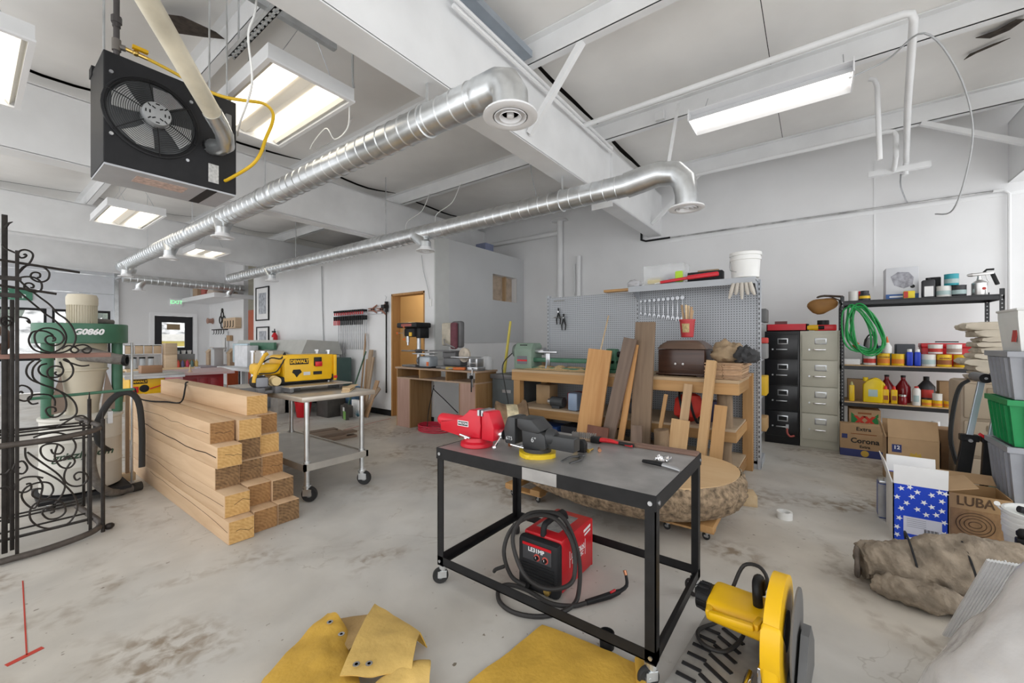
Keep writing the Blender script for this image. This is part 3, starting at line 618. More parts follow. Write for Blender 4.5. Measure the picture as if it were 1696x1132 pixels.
# ------------------------------------------------------------------ stack of square timbers
m_tim = wood('fresh fir timber', (.72, .51, .32), (.58, .38, .22), 'Y', .65, 5, .10, .12)
def end_mat(name, c1, c2):
    m, n, l, p = _nt(name); p.inputs['Roughness'].default_value = .75
    tc = n.new('ShaderNodeTexCoord'); mp = n.new('ShaderNodeMapping'); l.new(tc.outputs['Object'], mp.inputs[0]); mp.inputs['Scale'].default_value = (1, 0, 1); mp.inputs['Location'].default_value = (.03, 0, .05)
    w = n.new('ShaderNodeTexWave'); w.wave_type = 'RINGS'; w.rings_direction = 'Y'; w.inputs['Scale'].default_value = 16; w.inputs['Distortion'].default_value = 5; w.inputs['Detail'].default_value = 4; l.new(mp.outputs[0], w.inputs['Vector'])
    z = n.new('ShaderNodeTexNoise'); z.inputs['Scale'].default_value = 45; z.inputs['Detail'].default_value = 6; l.new(tc.outputs['Object'], z.inputs['Vector'])
    mu = n.new('ShaderNodeMath'); mu.operation = 'MULTIPLY'; l.new(w.outputs['Fac'], mu.inputs[0]); mu.inputs[1].default_value = .22
    ad = n.new('ShaderNodeMath'); l.new(mu.outputs[0], ad.inputs[0]); l.new(z.outputs['Fac'], ad.inputs[1])
    r = n.new('ShaderNodeValToRGB'); r.color_ramp.elements[0].position = .35; r.color_ramp.elements[0].color = (*c2, 1); r.color_ramp.elements[1].position = .85; r.color_ramp.elements[1].color = (*c1, 1)
    l.new(ad.outputs[0], r.inputs[0]); l.new(r.outputs[0], p.inputs['Base Color'])
    b = n.new('ShaderNodeBump'); b.inputs['Strength'].default_value = .4; b.inputs['Distance'].default_value = .01; l.new(z.outputs['Fac'], b.inputs['Height']); l.new(b.outputs[0], p.inputs['Normal'])
    return m
m_end = [end_mat('pale timber end', (.68, .42, .16), (.52, .29, .09)), end_mat('brown timber end', (.40, .215, .08), (.24, .115, .04)), end_mat('dark rough timber end', (.31, .18, .08), (.12, .065, .028))]
m_crack = mat('timber crack', (.06, .035, .02), .9, var=0)
TX = (1.005, 1.168, 1.322)
TY = ((2.99, 3.04, 3.045), (3.07, 3.15, 3.13), (3.24, 3.285, 3.295), (3.20, 3.315, 3.36), (3.33, 3.29, 3.40))
TE = ((0, 1, 2), (0, 1, 2), (2, 2, 1), (0, 2, 0), (1, 0, 1))
TL = ('left', 'middle', 'right'); TO = ('bottom', 'second', 'third', 'fourth', 'fifth')
TC = ('pale', 'brown', 'dark rough')
rt_ = random.Random(3)
def timber(x, y, z, e, lab, L=2.5, w=.15, dx=0.0):
    t = thing('square_timber', lab, 'timber', (x, y, z), dx, 'stacked square timbers')
    b = B().box(0, w, .004, L, 0, .1475, .004); b.mi = 1; b.box(.004, w-.004, 0, .006, .004, .1435)
    b.build('beam', [m_tim, m_end[e]], t)
    return t
for r in range(5):
    for c in range(3):
        lab = '%s-ended timber, %s row from the floor, %s column of the stack' % (TC[TE[r][c]], TO[r], TL[c])
        t = timber(TX[c]+(rt_.random()-.5)*.006, TY[r][c], r*.148, TE[r][c], lab, 2.42+.08*rt_.random())
        if (r, c) in ((0, 0), (1, 0), (3, 0), (2, 2), (4, 0), (2, 1)):
            b = B(); x0, z0 = .03+.03*rt_.random(), .06+.03*rt_.random(); p = [(x0, -.0005, z0)]
            for k in range(4): p.append((p[-1][0]+.025, -.0005, p[-1][2]+(rt_.random()-.45)*.03))
            b.tube(p, .0014, 4).build('crack', m_crack, t)
        if c == 0 and r in (0, 1, 3, 4):
            p = [(-.0005, .02, .07+.03*rt_.random())]
            for k in range(9): p.append((-.0005, p[-1][1]+.16+.1*rt_.random(), min(.13, max(.02, p[-1][2]+(rt_.random()-.5)*.03))))
            B().tube(p, .0014 if r != 3 else .0038, 4).build('crack', m_crack, t)
timber(1.268, 3.43, .74, 0, 'single long timber lying on top of the stack', 2.24, .148)
cable('timber_cord', [(1.30, 4.9, .905), (1.27, 4.85, .90), (1.24, 4.75, .86), (1.17, 4.6, .752), (1.1, 4.75, .75), (1.02, 4.9, .752), (.96, 5.0, .78), (.86, 4.6, .90)], .007, m_blkm, 'dark power cord lying over the timber stack', 'cord')
# ------------------------------------------------------------------ wheeled stainless table
def caster(parent, x, y, r, h, ang, fork=m_gal, name='caster', wheel=m_rubber, off=.35):
    """swivel caster: top at height h, wheel on the floor"""
    c = B().cyl((x, y, h), (x, y, h-.02), r*.55, n=12).cyl((x, y, h-.02), (x, y, h-.035), r*.35, n=10)
    ox, oy = math.cos(ang)*r*off, math.sin(ang)*r*off; nx, ny = -math.sin(ang), math.cos(ang); w = r*.32
    M = TR((x, y, 0), (0, 0, ang))
    for s in (-1, 1):
        c.box(-r*.4, r*off+r*.35, s*w-.002, s*w+.002, r*.8, h-.033, M=M)
    c.cyl((x+ox-nx*w*1.25, y+oy-ny*w*1.25, r), (x+ox+nx*w*1.25, y+oy+ny*w*1.25, r), r*.14, n=10)
    c.box(-r*.45, r*off+r*.1, -w, w, h-.037, h-.031, M=M)
    co = c.build(name, fork, parent, sm=False)
    Mw = Matrix.Translation((x+ox, y+oy, r)) @ Euler((PI/2, 0, ang)).to_matrix().to_4x4()
    B().lathe([(r*.35, -w*.75), (r*.78, -w*.6), (r*.95, -w*.8), (r, -w*.5), (r, w*.5), (r*.95, w*.8), (r*.78, w*.6), (r*.35, w*.75)], 28, Mw).build('wheel', wheel, co)
    B().lathe([(r*.16, -w*.82), (r*.6, -w*.66), (r*.6, w*.66), (r*.16, w*.82)], 20, Mw).build('hub', mat('caster hub grey', (.30, .31, .32), .5), co)
    return co
ST = thing('work_table', 'stainless steel rolling table carrying the yellow planer', 'table', (1.58, 3.22, 0))
B().box(0, .66, 0, 1.52, .818, .86, .006).build('table_top', mat('dusty stainless top', (.58, .53, .46), .38, .6, var=.12, scale=5), ST)
B().box(.05, .61, .06, 1.46, .275, .30).box(.04, .62, .05, .07, .255, .31).box(.04, .62, 1.45, 1.47, .255, .31).box(.04, .06, .05, 1.47, .255, .31).box(.60, .62, .05, 1.47, .255, .31).build('lower_shelf', mat('dusty stainless shelf', (.58, .55, .50), .38, .7, var=.15, scale=5), ST, sm=False)
for x, y in ((.08, .09), (.58, .09), (.08, 1.43), (.58, 1.43)):
    B().cyl((x, y, .14), (x, y, .82), .0205, n=16).cyl((x, y, .245), (x, y, .325), .027, n=16).cyl((x, y, .125), (x, y, .15), .024, n=16).build('leg', m_gal, ST)
    caster(ST, x, y, .062, .135, -.9 if y < 1 else .5)
# ------------------------------------------------------------------ thickness planer
PL = thing('thickness_planer', 'yellow benchtop thickness planer on the rolling steel table', 'planer', (1.50, 3.68, .86))
B().box(.16, .62, .04, .06, .10, .32, .008).box(.16, .62, .06, .34, .12, .32, .03).build('body', m_yel, PL)
B().box(.10, .64, .03, .36, .07, .13, .012).build('lower_body', m_blkm, PL)
B().prism([(.17, .085), (.59, .085), (.60, .10), (.60, .29), (.575, .31), (.20, .31), (.165, .27), (.165, .10)], -.0, .016, Matrix(((1,0,0,0),(0,0,-1,.045),(0,1,0,0),(0,0,0,1))), .004).build('front_cover', m_yel, PL)
B().box(-.02, .16, .06, .30, .15, .25, .03).build('motor_cover', m_yel, PL)
B().cyl((-.02, .02, .10), (-.02, .13, .10), .055, n=20).build('motor_end', m_blkm, PL)
B().box(-.065, .025, .005, .02, .06, .14, .012).build('vent_cap', mat('vent cap grey', (.28, .29, .32), .5), PL)
B().cyl((.09, .0, .10), (.09, .05, .10), .038, n=20).cyl((.09, .05, .10), (.10, .2, .10), .045, n=20).build('dust_port', mat('cream cap', (.75, .58, .30), .5), PL)
B().box(-.06, .30, .02, .36, 0, .028, .004).box(-.055, .0, .0, .05, .0, .055, .006).box(.07, .15, -.02, .05, 0, .06, .006).build('base', m_cast, PL)
B().box(.12, .70, -.16, .32, .045, .056, .003).build('outfeed_table', mat('dusty table plate', (.50, .46, .40), .4, .6), PL, sm=False)
B().box(.13, .16, -.15, .0, .01, .05).box(.60, .64, -.10, .1, .0, .05).build('table_bracket', m_cast, PL, sm=False)
for x in (.02, .60):
    for y in (.09, .30): B().cyl((x, y, .05), (x, y, .345), .014, n=10).cyl((x, y, .345), (x, y, .36), .024, n=12).build('guide_post', m_steel, PL)
B().box(.615, .645, .02, .04, .07, .315, .004).build('depth_scale', m_yel, PL)
B().box(.613, .647, .016, .02, .09, .115).build('scale_pointer', m_red, PL, sm=False)
B().box(.425, .495, .016, .032, .215, .295, .004).build('switch_plate', m_blk, PL); B().box(.43, .495, .006, .018, .21, .255, .004).build('power_switch', m_red, PL)
text('DEWALT', .040, m_yel, B().box(.21, .375, .025, .030, .235, .285).build('name_plate', m_blk, PL, sm=False), face((.293, .024, .26)), bold=.002)
B().prism([(.23, .165), (.24, .19), (.30, .19), (.315, .165), (.29, .145), (.27, .12), (.25, .15)], 0, .004, Matrix(((1,0,0,0),(0,0,-1,.03),(0,1,0,0),(0,0,0,1)))).build('guide_label', m_blk, PL, sm=False)
B().box(.33, .39, .025, .03, .135, .165).build('label_plate', m_steel, PL, sm=False); B().box(.42, .50, .025, .03, .135, .165).build('warning_label', m_blkm, PL, sm=False)
B().tube([(-.075, .03, .10), (-.06, .03, .18), (.0, .03, .31), (.03, .04, .335)], .016, 8, smooth=3).build('carry_handle', mat('handle ochre', (.70, .40, .03), .5), PL)
B().tube([(-.03, .05, .17), (.08, .02, .175), (.13, .03, .22), (.18, .05, .30), (.2, .1, .34)], .006, 6, smooth=4).build('power_cord', m_rubber, PL)
B().tube([(.0, .06, .26), (.06, .03, .30), (.14, .04, .29), (.19, .08, .34)], .007, 6, smooth=4).build('power_cord', m_rubber, PL)
B().lathe([(.10, -.012), (.12, -.012), (.12, .012), (.10, .012), (.10, -.012)], 28, TR((.68, .24, .17), (0, PI/2, 0))).cyl((.68, .24, .17), (.64, .24, .17), .02, n=10).bar((.68, .24, .06), (.68, .24, .28), .012, .012).build('crank_wheel', mat('cream wheel', (.62, .56, .46), .5), PL)
m_pine = wood('pale pine', (.72, .55, .34), (.62, .44, .25), 'Y')
m_pinex = wood('pale pine across', (.72, .55, .34), (.62, .44, .25), 'X')
for k, (x, y, rz, z, lab) in enumerate(((1.93, 3.26, -.18, 0, 'thin pine strip on steel table, lowest of three'), (1.96, 3.30, -.05, .009, 'thin pine strip on steel table, in the middle'), (1.98, 3.33, -.26, .018, 'thin pine strip on steel table, topmost'))):
    tag(B().box(0, .065, 0, .36, 0, .008).build('pine_strip', m_pine, None, sm=False, loc=(x, y, .861+z), rot=(0, 0, rz-.5)), lab, 'board', 'pine strips on the steel table')
# ------------------------------------------------------------------ wrought iron rack
SCROLLS = [
  (3.84, [(0.133,1.871), (0.147,1.851), (0.165,1.840), (0.185,1.830)]),
  (3.84, [(0.180,1.679), (0.213,1.742), (0.239,1.780), (0.252,1.824), (0.243,1.848), (0.220,1.856), (0.200,1.844), (0.194,1.820), (0.204,1.805), (0.218,1.809), (0.226,1.822), (0.221,1.829), (0.215,1.823)]),
  (3.84, [(0.191,1.675), (0.196,1.716), (0.217,1.754), (0.251,1.769), (0.289,1.764), (0.317,1.733), (0.313,1.690), (0.289,1.669), (0.262,1.672), (0.243,1.693), (0.247,1.716), (0.262,1.725), (0.279,1.719), (0.279,1.698), (0.268,1.693)]),
  (3.84, [(0.191,1.681), (0.228,1.694), (0.262,1.690), (0.285,1.663), (0.285,1.621), (0.262,1.604), (0.235,1.608), (0.218,1.626), (0.222,1.649), (0.239,1.656), (0.254,1.645), (0.252,1.630), (0.241,1.629)]),
  (3.84, [(0.185,1.692), (0.217,1.643), (0.274,1.579), (0.321,1.529), (0.353,1.477), (0.390,1.441), (0.419,1.386), (0.432,1.324), (0.415,1.262), (0.378,1.232), (0.329,1.230), (0.285,1.252), (0.262,1.294), (0.260,1.347), (0.285,1.377), (0.321,1.384), (0.361,1.366), (0.380,1.324), (0.365,1.287), (0.333,1.275), (0.305,1.297), (0.303,1.323), (0.321,1.336), (0.341,1.324), (0.341,1.306), (0.329,1.303)]),
  (3.9, [(0.194,1.611), (0.239,1.556), (0.286,1.500), (0.310,1.471), (0.342,1.441), (0.379,1.386), (0.396,1.331), (0.383,1.269), (0.342,1.232), (0.298,1.230), (0.258,1.252), (0.239,1.300), (0.247,1.347), (0.266,1.365), (0.302,1.366), (0.334,1.345), (0.342,1.312)]),
  (3.84, [(0.369,1.251), (0.394,1.272), (0.419,1.269), (0.443,1.247), (0.432,1.228), (0.413,1.235), (0.411,1.256), (0.436,1.272), (0.471,1.278), (0.500,1.255), (0.493,1.227), (0.471,1.227), (0.460,1.243), (0.475,1.252)]),
  (3.84, [(0.493,1.144), (0.458,1.140), (0.419,1.157), (0.378,1.183), (0.394,1.183), (0.419,1.132), (0.415,1.083), (0.386,1.048), (0.353,1.048), (0.321,1.071), (0.309,1.108), (0.321,1.137), (0.349,1.145), (0.375,1.129), (0.373,1.098), (0.353,1.087), (0.341,1.100), (0.349,1.109)]),
  (3.84, [(0.258,1.188), (0.232,1.154), (0.226,1.107), (0.247,1.065), (0.293,1.032), (0.345,0.997), (0.394,0.956), (0.428,0.902), (0.436,0.839), (0.411,0.806), (0.361,0.801)]),
  (3.84, [(0.285,1.187), (0.254,1.141), (0.252,1.082), (0.281,1.039), (0.329,1.011), (0.369,0.976), (0.388,0.926), (0.386,0.865), (0.353,0.826), (0.321,0.831), (0.303,0.870), (0.317,0.889), (0.341,0.883), (0.345,0.861), (0.337,0.859)]),
  (3.9, [(0.375,1.151), (0.367,1.170), (0.383,1.113), (0.367,1.077), (0.330,1.071), (0.294,1.088), (0.278,1.119), (0.286,1.149), (0.314,1.160)]),
  (3.9, [(0.278,0.915), (0.251,0.912), (0.235,0.944), (0.254,0.966), (0.290,0.968), (0.326,0.958), (0.346,0.925), (0.346,0.888)]),
  (3.84, [(0.191,0.971), (0.187,1.006), (0.202,1.034), (0.228,1.026), (0.247,0.995), (0.243,0.954), (0.220,0.939), (0.194,0.954), (0.189,0.977), (0.204,0.999), (0.213,0.986)]),
  (3.84, [(0.187,1.420), (0.194,1.444), (0.217,1.445), (0.235,1.434), (0.239,1.411), (0.228,1.428)]),
  (3.84, [(0.173,1.420), (0.162,1.445), (0.140,1.447), (0.128,1.429), (0.133,1.401), (0.151,1.391), (0.165,1.408), (0.158,1.425), (0.144,1.424), (0.138,1.413)]),
  (3.8, [(0.219,0.663), (0.222,0.602), (0.250,0.543), (0.308,0.484), (0.367,0.414), (0.423,0.307), (0.433,0.221), (0.398,0.150), (0.337,0.136), (0.278,0.166), (0.241,0.223), (0.239,0.285), (0.267,0.320), (0.319,0.321), (0.367,0.288), (0.383,0.228), (0.355,0.197), (0.313,0.202), (0.287,0.243), (0.296,0.271), (0.325,0.265), (0.334,0.240), (0.319,0.236)]),
  (3.8, [(0.227,0.635), (0.290,0.551), (0.355,0.463), (0.380,0.393), (0.367,0.333), (0.337,0.288)]),
  (3.8, [(0.250,0.717), (0.284,0.729), (0.343,0.731), (0.398,0.698), (0.427,0.638), (0.411,0.577), (0.361,0.552), (0.313,0.563), (0.284,0.605), (0.281,0.650), (0.308,0.667), (0.349,0.658), (0.374,0.626), (0.361,0.597), (0.331,0.604), (0.322,0.632)]),
  (3.8, [(0.349,0.654), (0.337,0.584), (0.361,0.516), (0.398,0.497), (0.423,0.528), (0.411,0.563), (0.383,0.569), (0.374,0.549)]),
  (3.8, [(0.405,0.532), (0.380,0.475), (0.380,0.420), (0.411,0.379), (0.455,0.371), (0.480,0.402), (0.472,0.442), (0.439,0.459), (0.420,0.441), (0.430,0.411), (0.449,0.420)]),
  (3.8, [(0.290,0.462), (0.256,0.480), (0.211,0.484), (0.183,0.457), (0.186,0.414), (0.216,0.396), (0.241,0.410), (0.239,0.442), (0.222,0.442)]),
  (3.8, [(0.267,0.477), (0.287,0.419), (0.278,0.351), (0.256,0.288), (0.222,0.325), (0.205,0.382), (0.227,0.427), (0.278,0.439), (0.319,0.419), (0.331,0.371), (0.308,0.333), (0.273,0.340), (0.247,0.369), (0.256,0.402), (0.290,0.396)]),
  (3.8, [(0.172,0.545), (0.183,0.576), (0.211,0.583), (0.227,0.540), (0.211,0.510), (0.183,0.525), (0.183,0.555), (0.200,0.547)]),
  (3.8, [(0.162,0.548), (0.146,0.526), (0.125,0.528)]),
  (3.8, [(0.162,0.429), (0.146,0.451), (0.125,0.444)]),
  (3.8, [(0.346,0.762), (0.386,0.792), (0.423,0.818), (0.462,0.817), (0.488,0.776), (0.475,0.754), (0.449,0.763), (0.446,0.782), (0.462,0.785)]),
]
IR = thing('wrought_iron_rack', 'black wrought iron rack full of scrolls at the left edge', 'rack', (0, 0, 0))
XC = .165
for yy, pts in SCROLLS:
    B().tube([(x, yy, z) for x, z in pts], .0055, 6, smooth=4).build('scroll', m_iron, IR)
def post(x, y, z0, z1, w=.018): B().box(x-w/2, x+w/2, y-w/2, y+w/2, z0, z1, .002).build('post', m_iron, IR)
post(.145, 3.90, .03, 2.06, .024); post(.172, 3.86, .05, 1.55); post(.188, 3.80, .02, 1.84, .016); post(.185, 4.45, .05, 1.2)
post(.50, 3.86, .04, .72, .016); post(.545, 4.48, .04, .72, .016)
for x, y, z1 in ((.566, 3.90, .82), (.533, 4.15, .94)):
    B().cyl((x, y, .0), (x, y, z1-.05), .011, n=10).cyl((x, y, z1-.05), (x, y, z1), .006, .002, n=8).build('corner_post', m_iron, IR)
def ringbar(z, r, zb=0): 
    pts = [(XC-.40, 4.5, z), (XC-.41, 4.2, z), (XC-.395, 3.98, z), (XC-.33, 3.86, z-.01), (XC-.15, 3.79, z-.02), (XC, 3.78, z-.02), (XC+.15, 3.79, z-.02), (XC+.33, 3.84, z-.01), (XC+.395, 3.95, z), (XC+.38, 4.2, z), (XC+.35, 4.5, z)]
    B().tube(pts, r, 10, smooth=4).build('hoop_rail', mat('dusty iron rail', (.10, .085, .075), .6, .4, var=.3, scale=20), IR)
ringbar(.715, .0165); ringbar(.045, .019)
for (y, z) in ((3.95, .09), (4.1, .05), (4.25, .05), (4.4, .09), (3.9, .66), (4.05, .70), (4.2, .70), (4.35, .70), (4.48, .68), (4.48, .09)):
    B().box(XC-.39, XC+.36, y-.006, y+.006, z-.004, z+.006).build('shelf_bar', m_iron, IR, sm=False)
for (x0, x1, y, z, s) in ((-.2, .445, 3.80, 1.745, 1), (-.1, .345, 3.80, 1.597, 1)):
    B().tube([(x0, y, z+.06), (x1, y, z)], .0075, 8).build('cross_rod', m_iron, IR)
for z0 in (1.56, 1.66): B().box(.12, .205, 3.79, 3.81, z0, z0+.025).build('collar', m_iron, IR, sm=False)
B().sphere((.60, 3.92, .022), .022, 10, (1.3, 1, 1)).build('foot', m_iron, IR)
B().tube([(.145, 3.89, 1.98), (.16, 3.88, 2.01), (.175, 3.87, 2.02)], [.008, .006, .002], 6).build('leaf_tip', m_iron, IR)
tag(B().box(-.22, .60, 3.86, 4.12, 1.195, 1.222, .002).build('shelf_plank', wood('reddish plank', (.36, .20, .15), (.26, .13, .10), 'X'), None, sm=False), 'reddish wooden plank laid across the iron rack', 'plank')
tag(B().tube([(.26, 4.33, .905), (.80, 4.30, .925)], .011, 10).build('green_bar', m_grn), 'long green metal bar resting across the iron rack', 'bar')
for k, (x, y) in enumerate(((.0, 4.0), (.15, 4.15), (.3, 4.05))):
    tag(B().tube([(x-.2, y, .715+.01*k), (x, y+.05, .73), (x+.16, y+.02, .72)], .006, 6).build('iron_rod', m_iron), ('short rusty iron rod on the rack, leftmost', 'short rusty iron rod on the rack, in the middle', 'short rusty iron rod on the rack, rightmost')[k], 'rod', 'rods on the iron rack')
gr_ = thing('grinder_casting', 'brown rounded grinder head on the iron rack plank at left edge', 'grinder', (.10, 4.04, 1.222))
B().sphere((0, 0, .09), .09, 16, (1, .8, 1)).box(-.05, .05, -.04, .04, 0, .03).build('body', mat('brown casting', (.20, .13, .10), .5, .4), gr_); B().cyl((.0, -.08, .09), (.0, -.05, .09), .04, n=16).build('end_cap', m_steel, gr_)
# ------------------------------------------------------------------ cyclone dust collector
DC = thing('dust_collector', 'tall cyclone dust collector with cream motor and green impeller ring', 'dust collector', (.59, 4.92, 0))
m_crm = mat('machine cream', (.62, .56, .44), .45, var=.08, scale=4); m_crmd = mat('drum white', (.66, .64, .58), .45, var=.1, scale=3)
B().lathe([(.085, 1.44), (.085, 1.62)], 36).build('motor', m_crm, DC)
for k in range(36):
    a = 2*PI*k/36; B().obox((.087*math.cos(a), .087*math.sin(a), 1.53), (.010, .004, .17), (0, 0, a)).build('cooling_fin', m_crm, DC, sm=False)
B().lathe([(.094, 1.60), (.096, 1.615), (.096, 1.665), (.085, 1.69), (.001, 1.70)], 36).build('motor_cap', m_crm, DC)
B().lathe([(.001, 1.445), (.275, 1.445), (.28, 1.44), (.28, 1.29), (.275, 1.285), (.001, 1.285)], 48).build('impeller_ring', m_grn, DC)
text('G0860', .062, m_whiter, DC, face((0, -.284, 1.375)), bold=.003, shear=.25)
B().lathe([(.15, 1.285), (.15, 1.08), (.158, 1.075), (.158, 1.06), (.145, 1.055), (.10, .76), (.10, .70)], 36).build('cyclone_cone', m_crm, DC)
B().lathe([(.235, .10), (.24, .11), (.24, .29), (.246, .30), (.24, .31), (.24, .49), (.246, .50), (.24, .51), (.24, .66), (.25, .67), (.25, .69), (.22, .70), (.001, .705)], 40).build('collection_drum', m_crmd, DC)
text('grizzly.com', .075, mat('dark green print', (.03, .07, .04), .6), DC, face((-.02, -.2425, .40)), bold=.002, shear=.25)
for x, y in ((-.2, -.08), (.2, -.08), (.0, .24)):
    B().lathe([(.034, .70), (.036, .72), (.036, 1.285)], 16, TR((x, y, 0))).build('stand_leg', m_grn, DC)
for sx in (-1, 1): B().prism([(sx*.13, 1.04), (sx*.10, .74), (sx*.19, .72), (sx*.19, .80)], -.01, .01, Matrix(((1,0,0,0),(0,0,1,-.1),(0,1,0,0),(0,0,0,1)))).build('gusset', mat('brown gusset', (.25, .19, .15), .6), DC, sm=False)
B().box(-.26, .26, -.26, .26, .06, .085).build('base_frame', m_blkm, DC, sm=False)
for x, y in ((.2, -.22), (-.2, -.22), (.2, .22), (-.2, .22)): caster(DC, x, y, .03, .065, .6, m_gal)
B().cyl((.30, -.05, .05), (.30, -.05, 1.29), .009, n=8).build('brace_post', m_gal, DC)
m_hose = mat('dusty grey hose', (.16, .145, .13), .7, var=.3, scale=30, bump=.5, bscale=90)
B().tube([(-.02, -.18, 1.19), (.04, -.42, 1.185), (.11, -.50, 1.165), (.16, -.52, 1.155)], [.05, .05, .042, .040], 14).build('intake_pipe', m_hose, DC)
B().lathe([(.044, 0), (.044, .02), (.030, .02), (.030, 0), (.044, 0)], 16, TR((.165, -.525, 1.15), (0, PI/2, -.5))).build('intake_rim', m_blk, DC)
B().tube([(.20, .1, 1.47), (.10, .05, 1.475), (.03, .0, 1.485)], .024, 10).tube([(.03, .0, 1.485), (.0, -.03, 1.49)], .027, 10).build('branch_pipe', m_hose, DC)
B().tube([(-.02, -.03, 1.24), (.03, -.22, 1.22), (.1, -.3, 1.19)], .028, 10).build('branch_pipe', m_hose, DC)
B().box(.12, .15, -.225, -.2, .62, .72).build('drum_latch', m_steel, DC, sm=False)
hz = [(.70, 4.60, .42), (.62, 4.42, .52), (.60, 4.36, .66), (.64, 4.32, .80), (.70, 4.31, .885), (.77, 4.30, .90), (.825, 4.30, .82), (.845, 4.30, .60), (.845, 4.30, .30)]
tag(B().tube(hz, .022, 10, smooth=4, flat=.55).build('black_hose', m_rubber), 'flat black hose arching over and hanging beside the timbers', 'hose')
fh = [(.62, 4.64, .50), (.60, 4.60, .35), (.62, 4.56, .20), (.68, 4.58, .10), (.75, 4.66, .045), (.83, 4.72, .035), (.90, 4.74, .035)]
FH = thing('vacuum_hose', 'dusty ribbed vacuum hose trailing on floor by the timbers', 'hose', (0, 0, 0))
B().tube(fh, .03, 12, smooth=5).build('hose', m_hose, FH); B().tube([(.87, 4.735, .035), (.93, 4.745, .036)], .037, 12).build('end_cuff', mat('dark hose end', (.04, .035, .03), .8, bump=.5), FH)
WPst = thing('wooden_prop', 'thin wooden post on a pale block between collector and timbers', 'post', (.89, 5.04, 0))
B().box(-.05, .05, -.045, .045, .03, .10, .003).build('block', m_pinex, WPst); B().box(-.014, .014, -.014, .014, .10, .86, .002).build('stick', wood('grey stick', (.42, .30, .20), (.32, .22, .14), 'Z'), WPst, sm=False)
B().box(-.04, .04, -.04, .04, 0, .03).build('foot', m_gal, WPst, sm=False)
# ------------------------------------------------------------------ far left: table saw, red bench, boxes
m_ora = mat('orange plastic', (.75, .16, .03), .45, var=.08)
m_board = wood('box birch', (.66, .50, .34), (.56, .40, .26), 'X')
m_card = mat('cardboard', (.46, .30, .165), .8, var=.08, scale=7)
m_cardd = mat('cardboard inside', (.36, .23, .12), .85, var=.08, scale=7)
TS = thing('table_saw', 'yellow portable table saw behind the timber stack', 'saw', (1.27, 7.1, 0))
B().box(0, .36, .0, .5, .60, .82, .012).build('body', m_yel, TS)
B().box(-.05, .57, -.03, .55, .83, .87, .004).build('table', mat('saw table grey', (.50, .49, .47), .4, .5), TS)
B().box(-.05, .57, -.05, -.03, .81, .84).build('fence_rail', m_steel, TS, sm=False)
for x, y in ((.02, .02), (.34, .02), (.02, .48), (.34, .48)): B().bar((x, y, .60), (x-.04+.08*(x > .2), y-.03+.06*(y > .2), 0), .025, .025).build('leg', m_blkm, TS, sm=False)
text('DEWALT', .038, m_yel, B().box(.02, .18, -.004, 0, .745, .80).build('name_plate', m_blk, TS, sm=False), face((.10, -.005, .772)), bold=.002)
B().box(.025, .09, -.012, 0, .63, .71, .003).build('switch_box', m_red, TS)
B().lathe([(.035, 0), (.05, -.006), (.05, -.018), (.035, -.018)], 20, TR((.15, -.006, .68), (-PI/2, 0, 0)) @ Matrix.Scale(-1, 4, (0,0,1))).build('hand_wheel', m_blk, TS)
B().bar((.20, -.012, .67), (.32, -.012, .71), .012, .012).build('push_stick', m_red, TS, sm=False)
bx = B().box(0, .22, 0, .16, 0, .10, .003).build('small_box', wood('brown small box', (.36, .20, .11), (.28, .15, .08), 'X'), None, loc=(1.42, 7.25, .871)); tag(bx, 'small brown wooden box on the table saw', 'box')
RB = thing('red_bench', 'dark red cabinet bench with flared top near the exit door', 'bench', (1.93, 7.5, 0))
m_dred = mat('dark red lacquer', (.30, .012, .018), .35, var=.15, scale=5)
B().box(.0, .52, .0, .9, .05, .80, .01).build('cabinet', m_dred, RB); B().prism([(-.06, -.1), (.62, -.15), (.86, 1.15), (-.06, 1.0)], .80, .835).build('top', mat('pinkish laminate', (.52, .36, .36), .35), RB, sm=False)
for x in (.06, .20, .34): B().box(x, x+.11, -.008, 0, .12, .74, .004).build('door_panel', m_dred, RB)
cone = B().lathe([(.03, 0), (.03, .01), (.018, .012), (.006, .11), (.001, .115)], 12).build('wooden_cone', m_board, None, loc=(2.05, 7.62, .836)); tag(cone, 'small brown cone on the red bench top', 'ornament')
BS = thing('supply_bench', 'pale bench holding boxes and bottles near exit door', 'bench', (2.0, 11.4, 0))
B().box(0, 1.15, 0, .6, .68, .72).build('top', m_pinex, BS, sm=False)
for x, y in ((.04, .04), (1.11, .04), (.04, .56), (1.11, .56)): B().box(x-.03, x+.03, y-.03, y+.03, 0, .68).build('leg', m_pine, BS, sm=False)
SH = thing('pigeon_shelf', 'white open shelf with square bins on the supply bench', 'shelf', (2.0, 11.6, .72))
B().box(0, .62, .0, .25, .50, .515).box(0, .62, 0, .25, .30, .315).box(0, .62, .24, .25, 0, .5).build('shelf_board', m_whiter, SH, sm=False)
for k in range(5): B().box(k*.1525, k*.1525+.012, 0, .25, .0 if k in (0, 4) else .31, .51).build('divider', m_whiter, SH, sm=False)
for k in range(4):
    tag(B().box(0, .13, 0, .2, 0, .17, .003).build('wooden_bin', m_board, None, loc=(2.017+k*.1525, 11.60, 1.036)), ('leftmost', 'second', 'third', 'rightmost')[k]+' square wooden bin in the white pigeon shelf', 'bin', 'bins in the white shelf')
for k in range(3):
    j = thing('lidded_jar', ('leftmost', 'middle', 'rightmost')[k]+' clear jar with dark lid on the supply bench', 'jar', (2.13+k*.14, 11.52, .721), 0, 'clear lidded jars')
    B().lathe([(.05, 0), (.052, .01), (.052, .20), (.045, .22)], 16).build('glass', mat('pale jar', (.66, .70, .74), .15, alpha=.6), j); B().lathe([(.05, .215), (.052, .22), (.052, .245), (.001, .25)], 16).build('lid', m_blk, j)
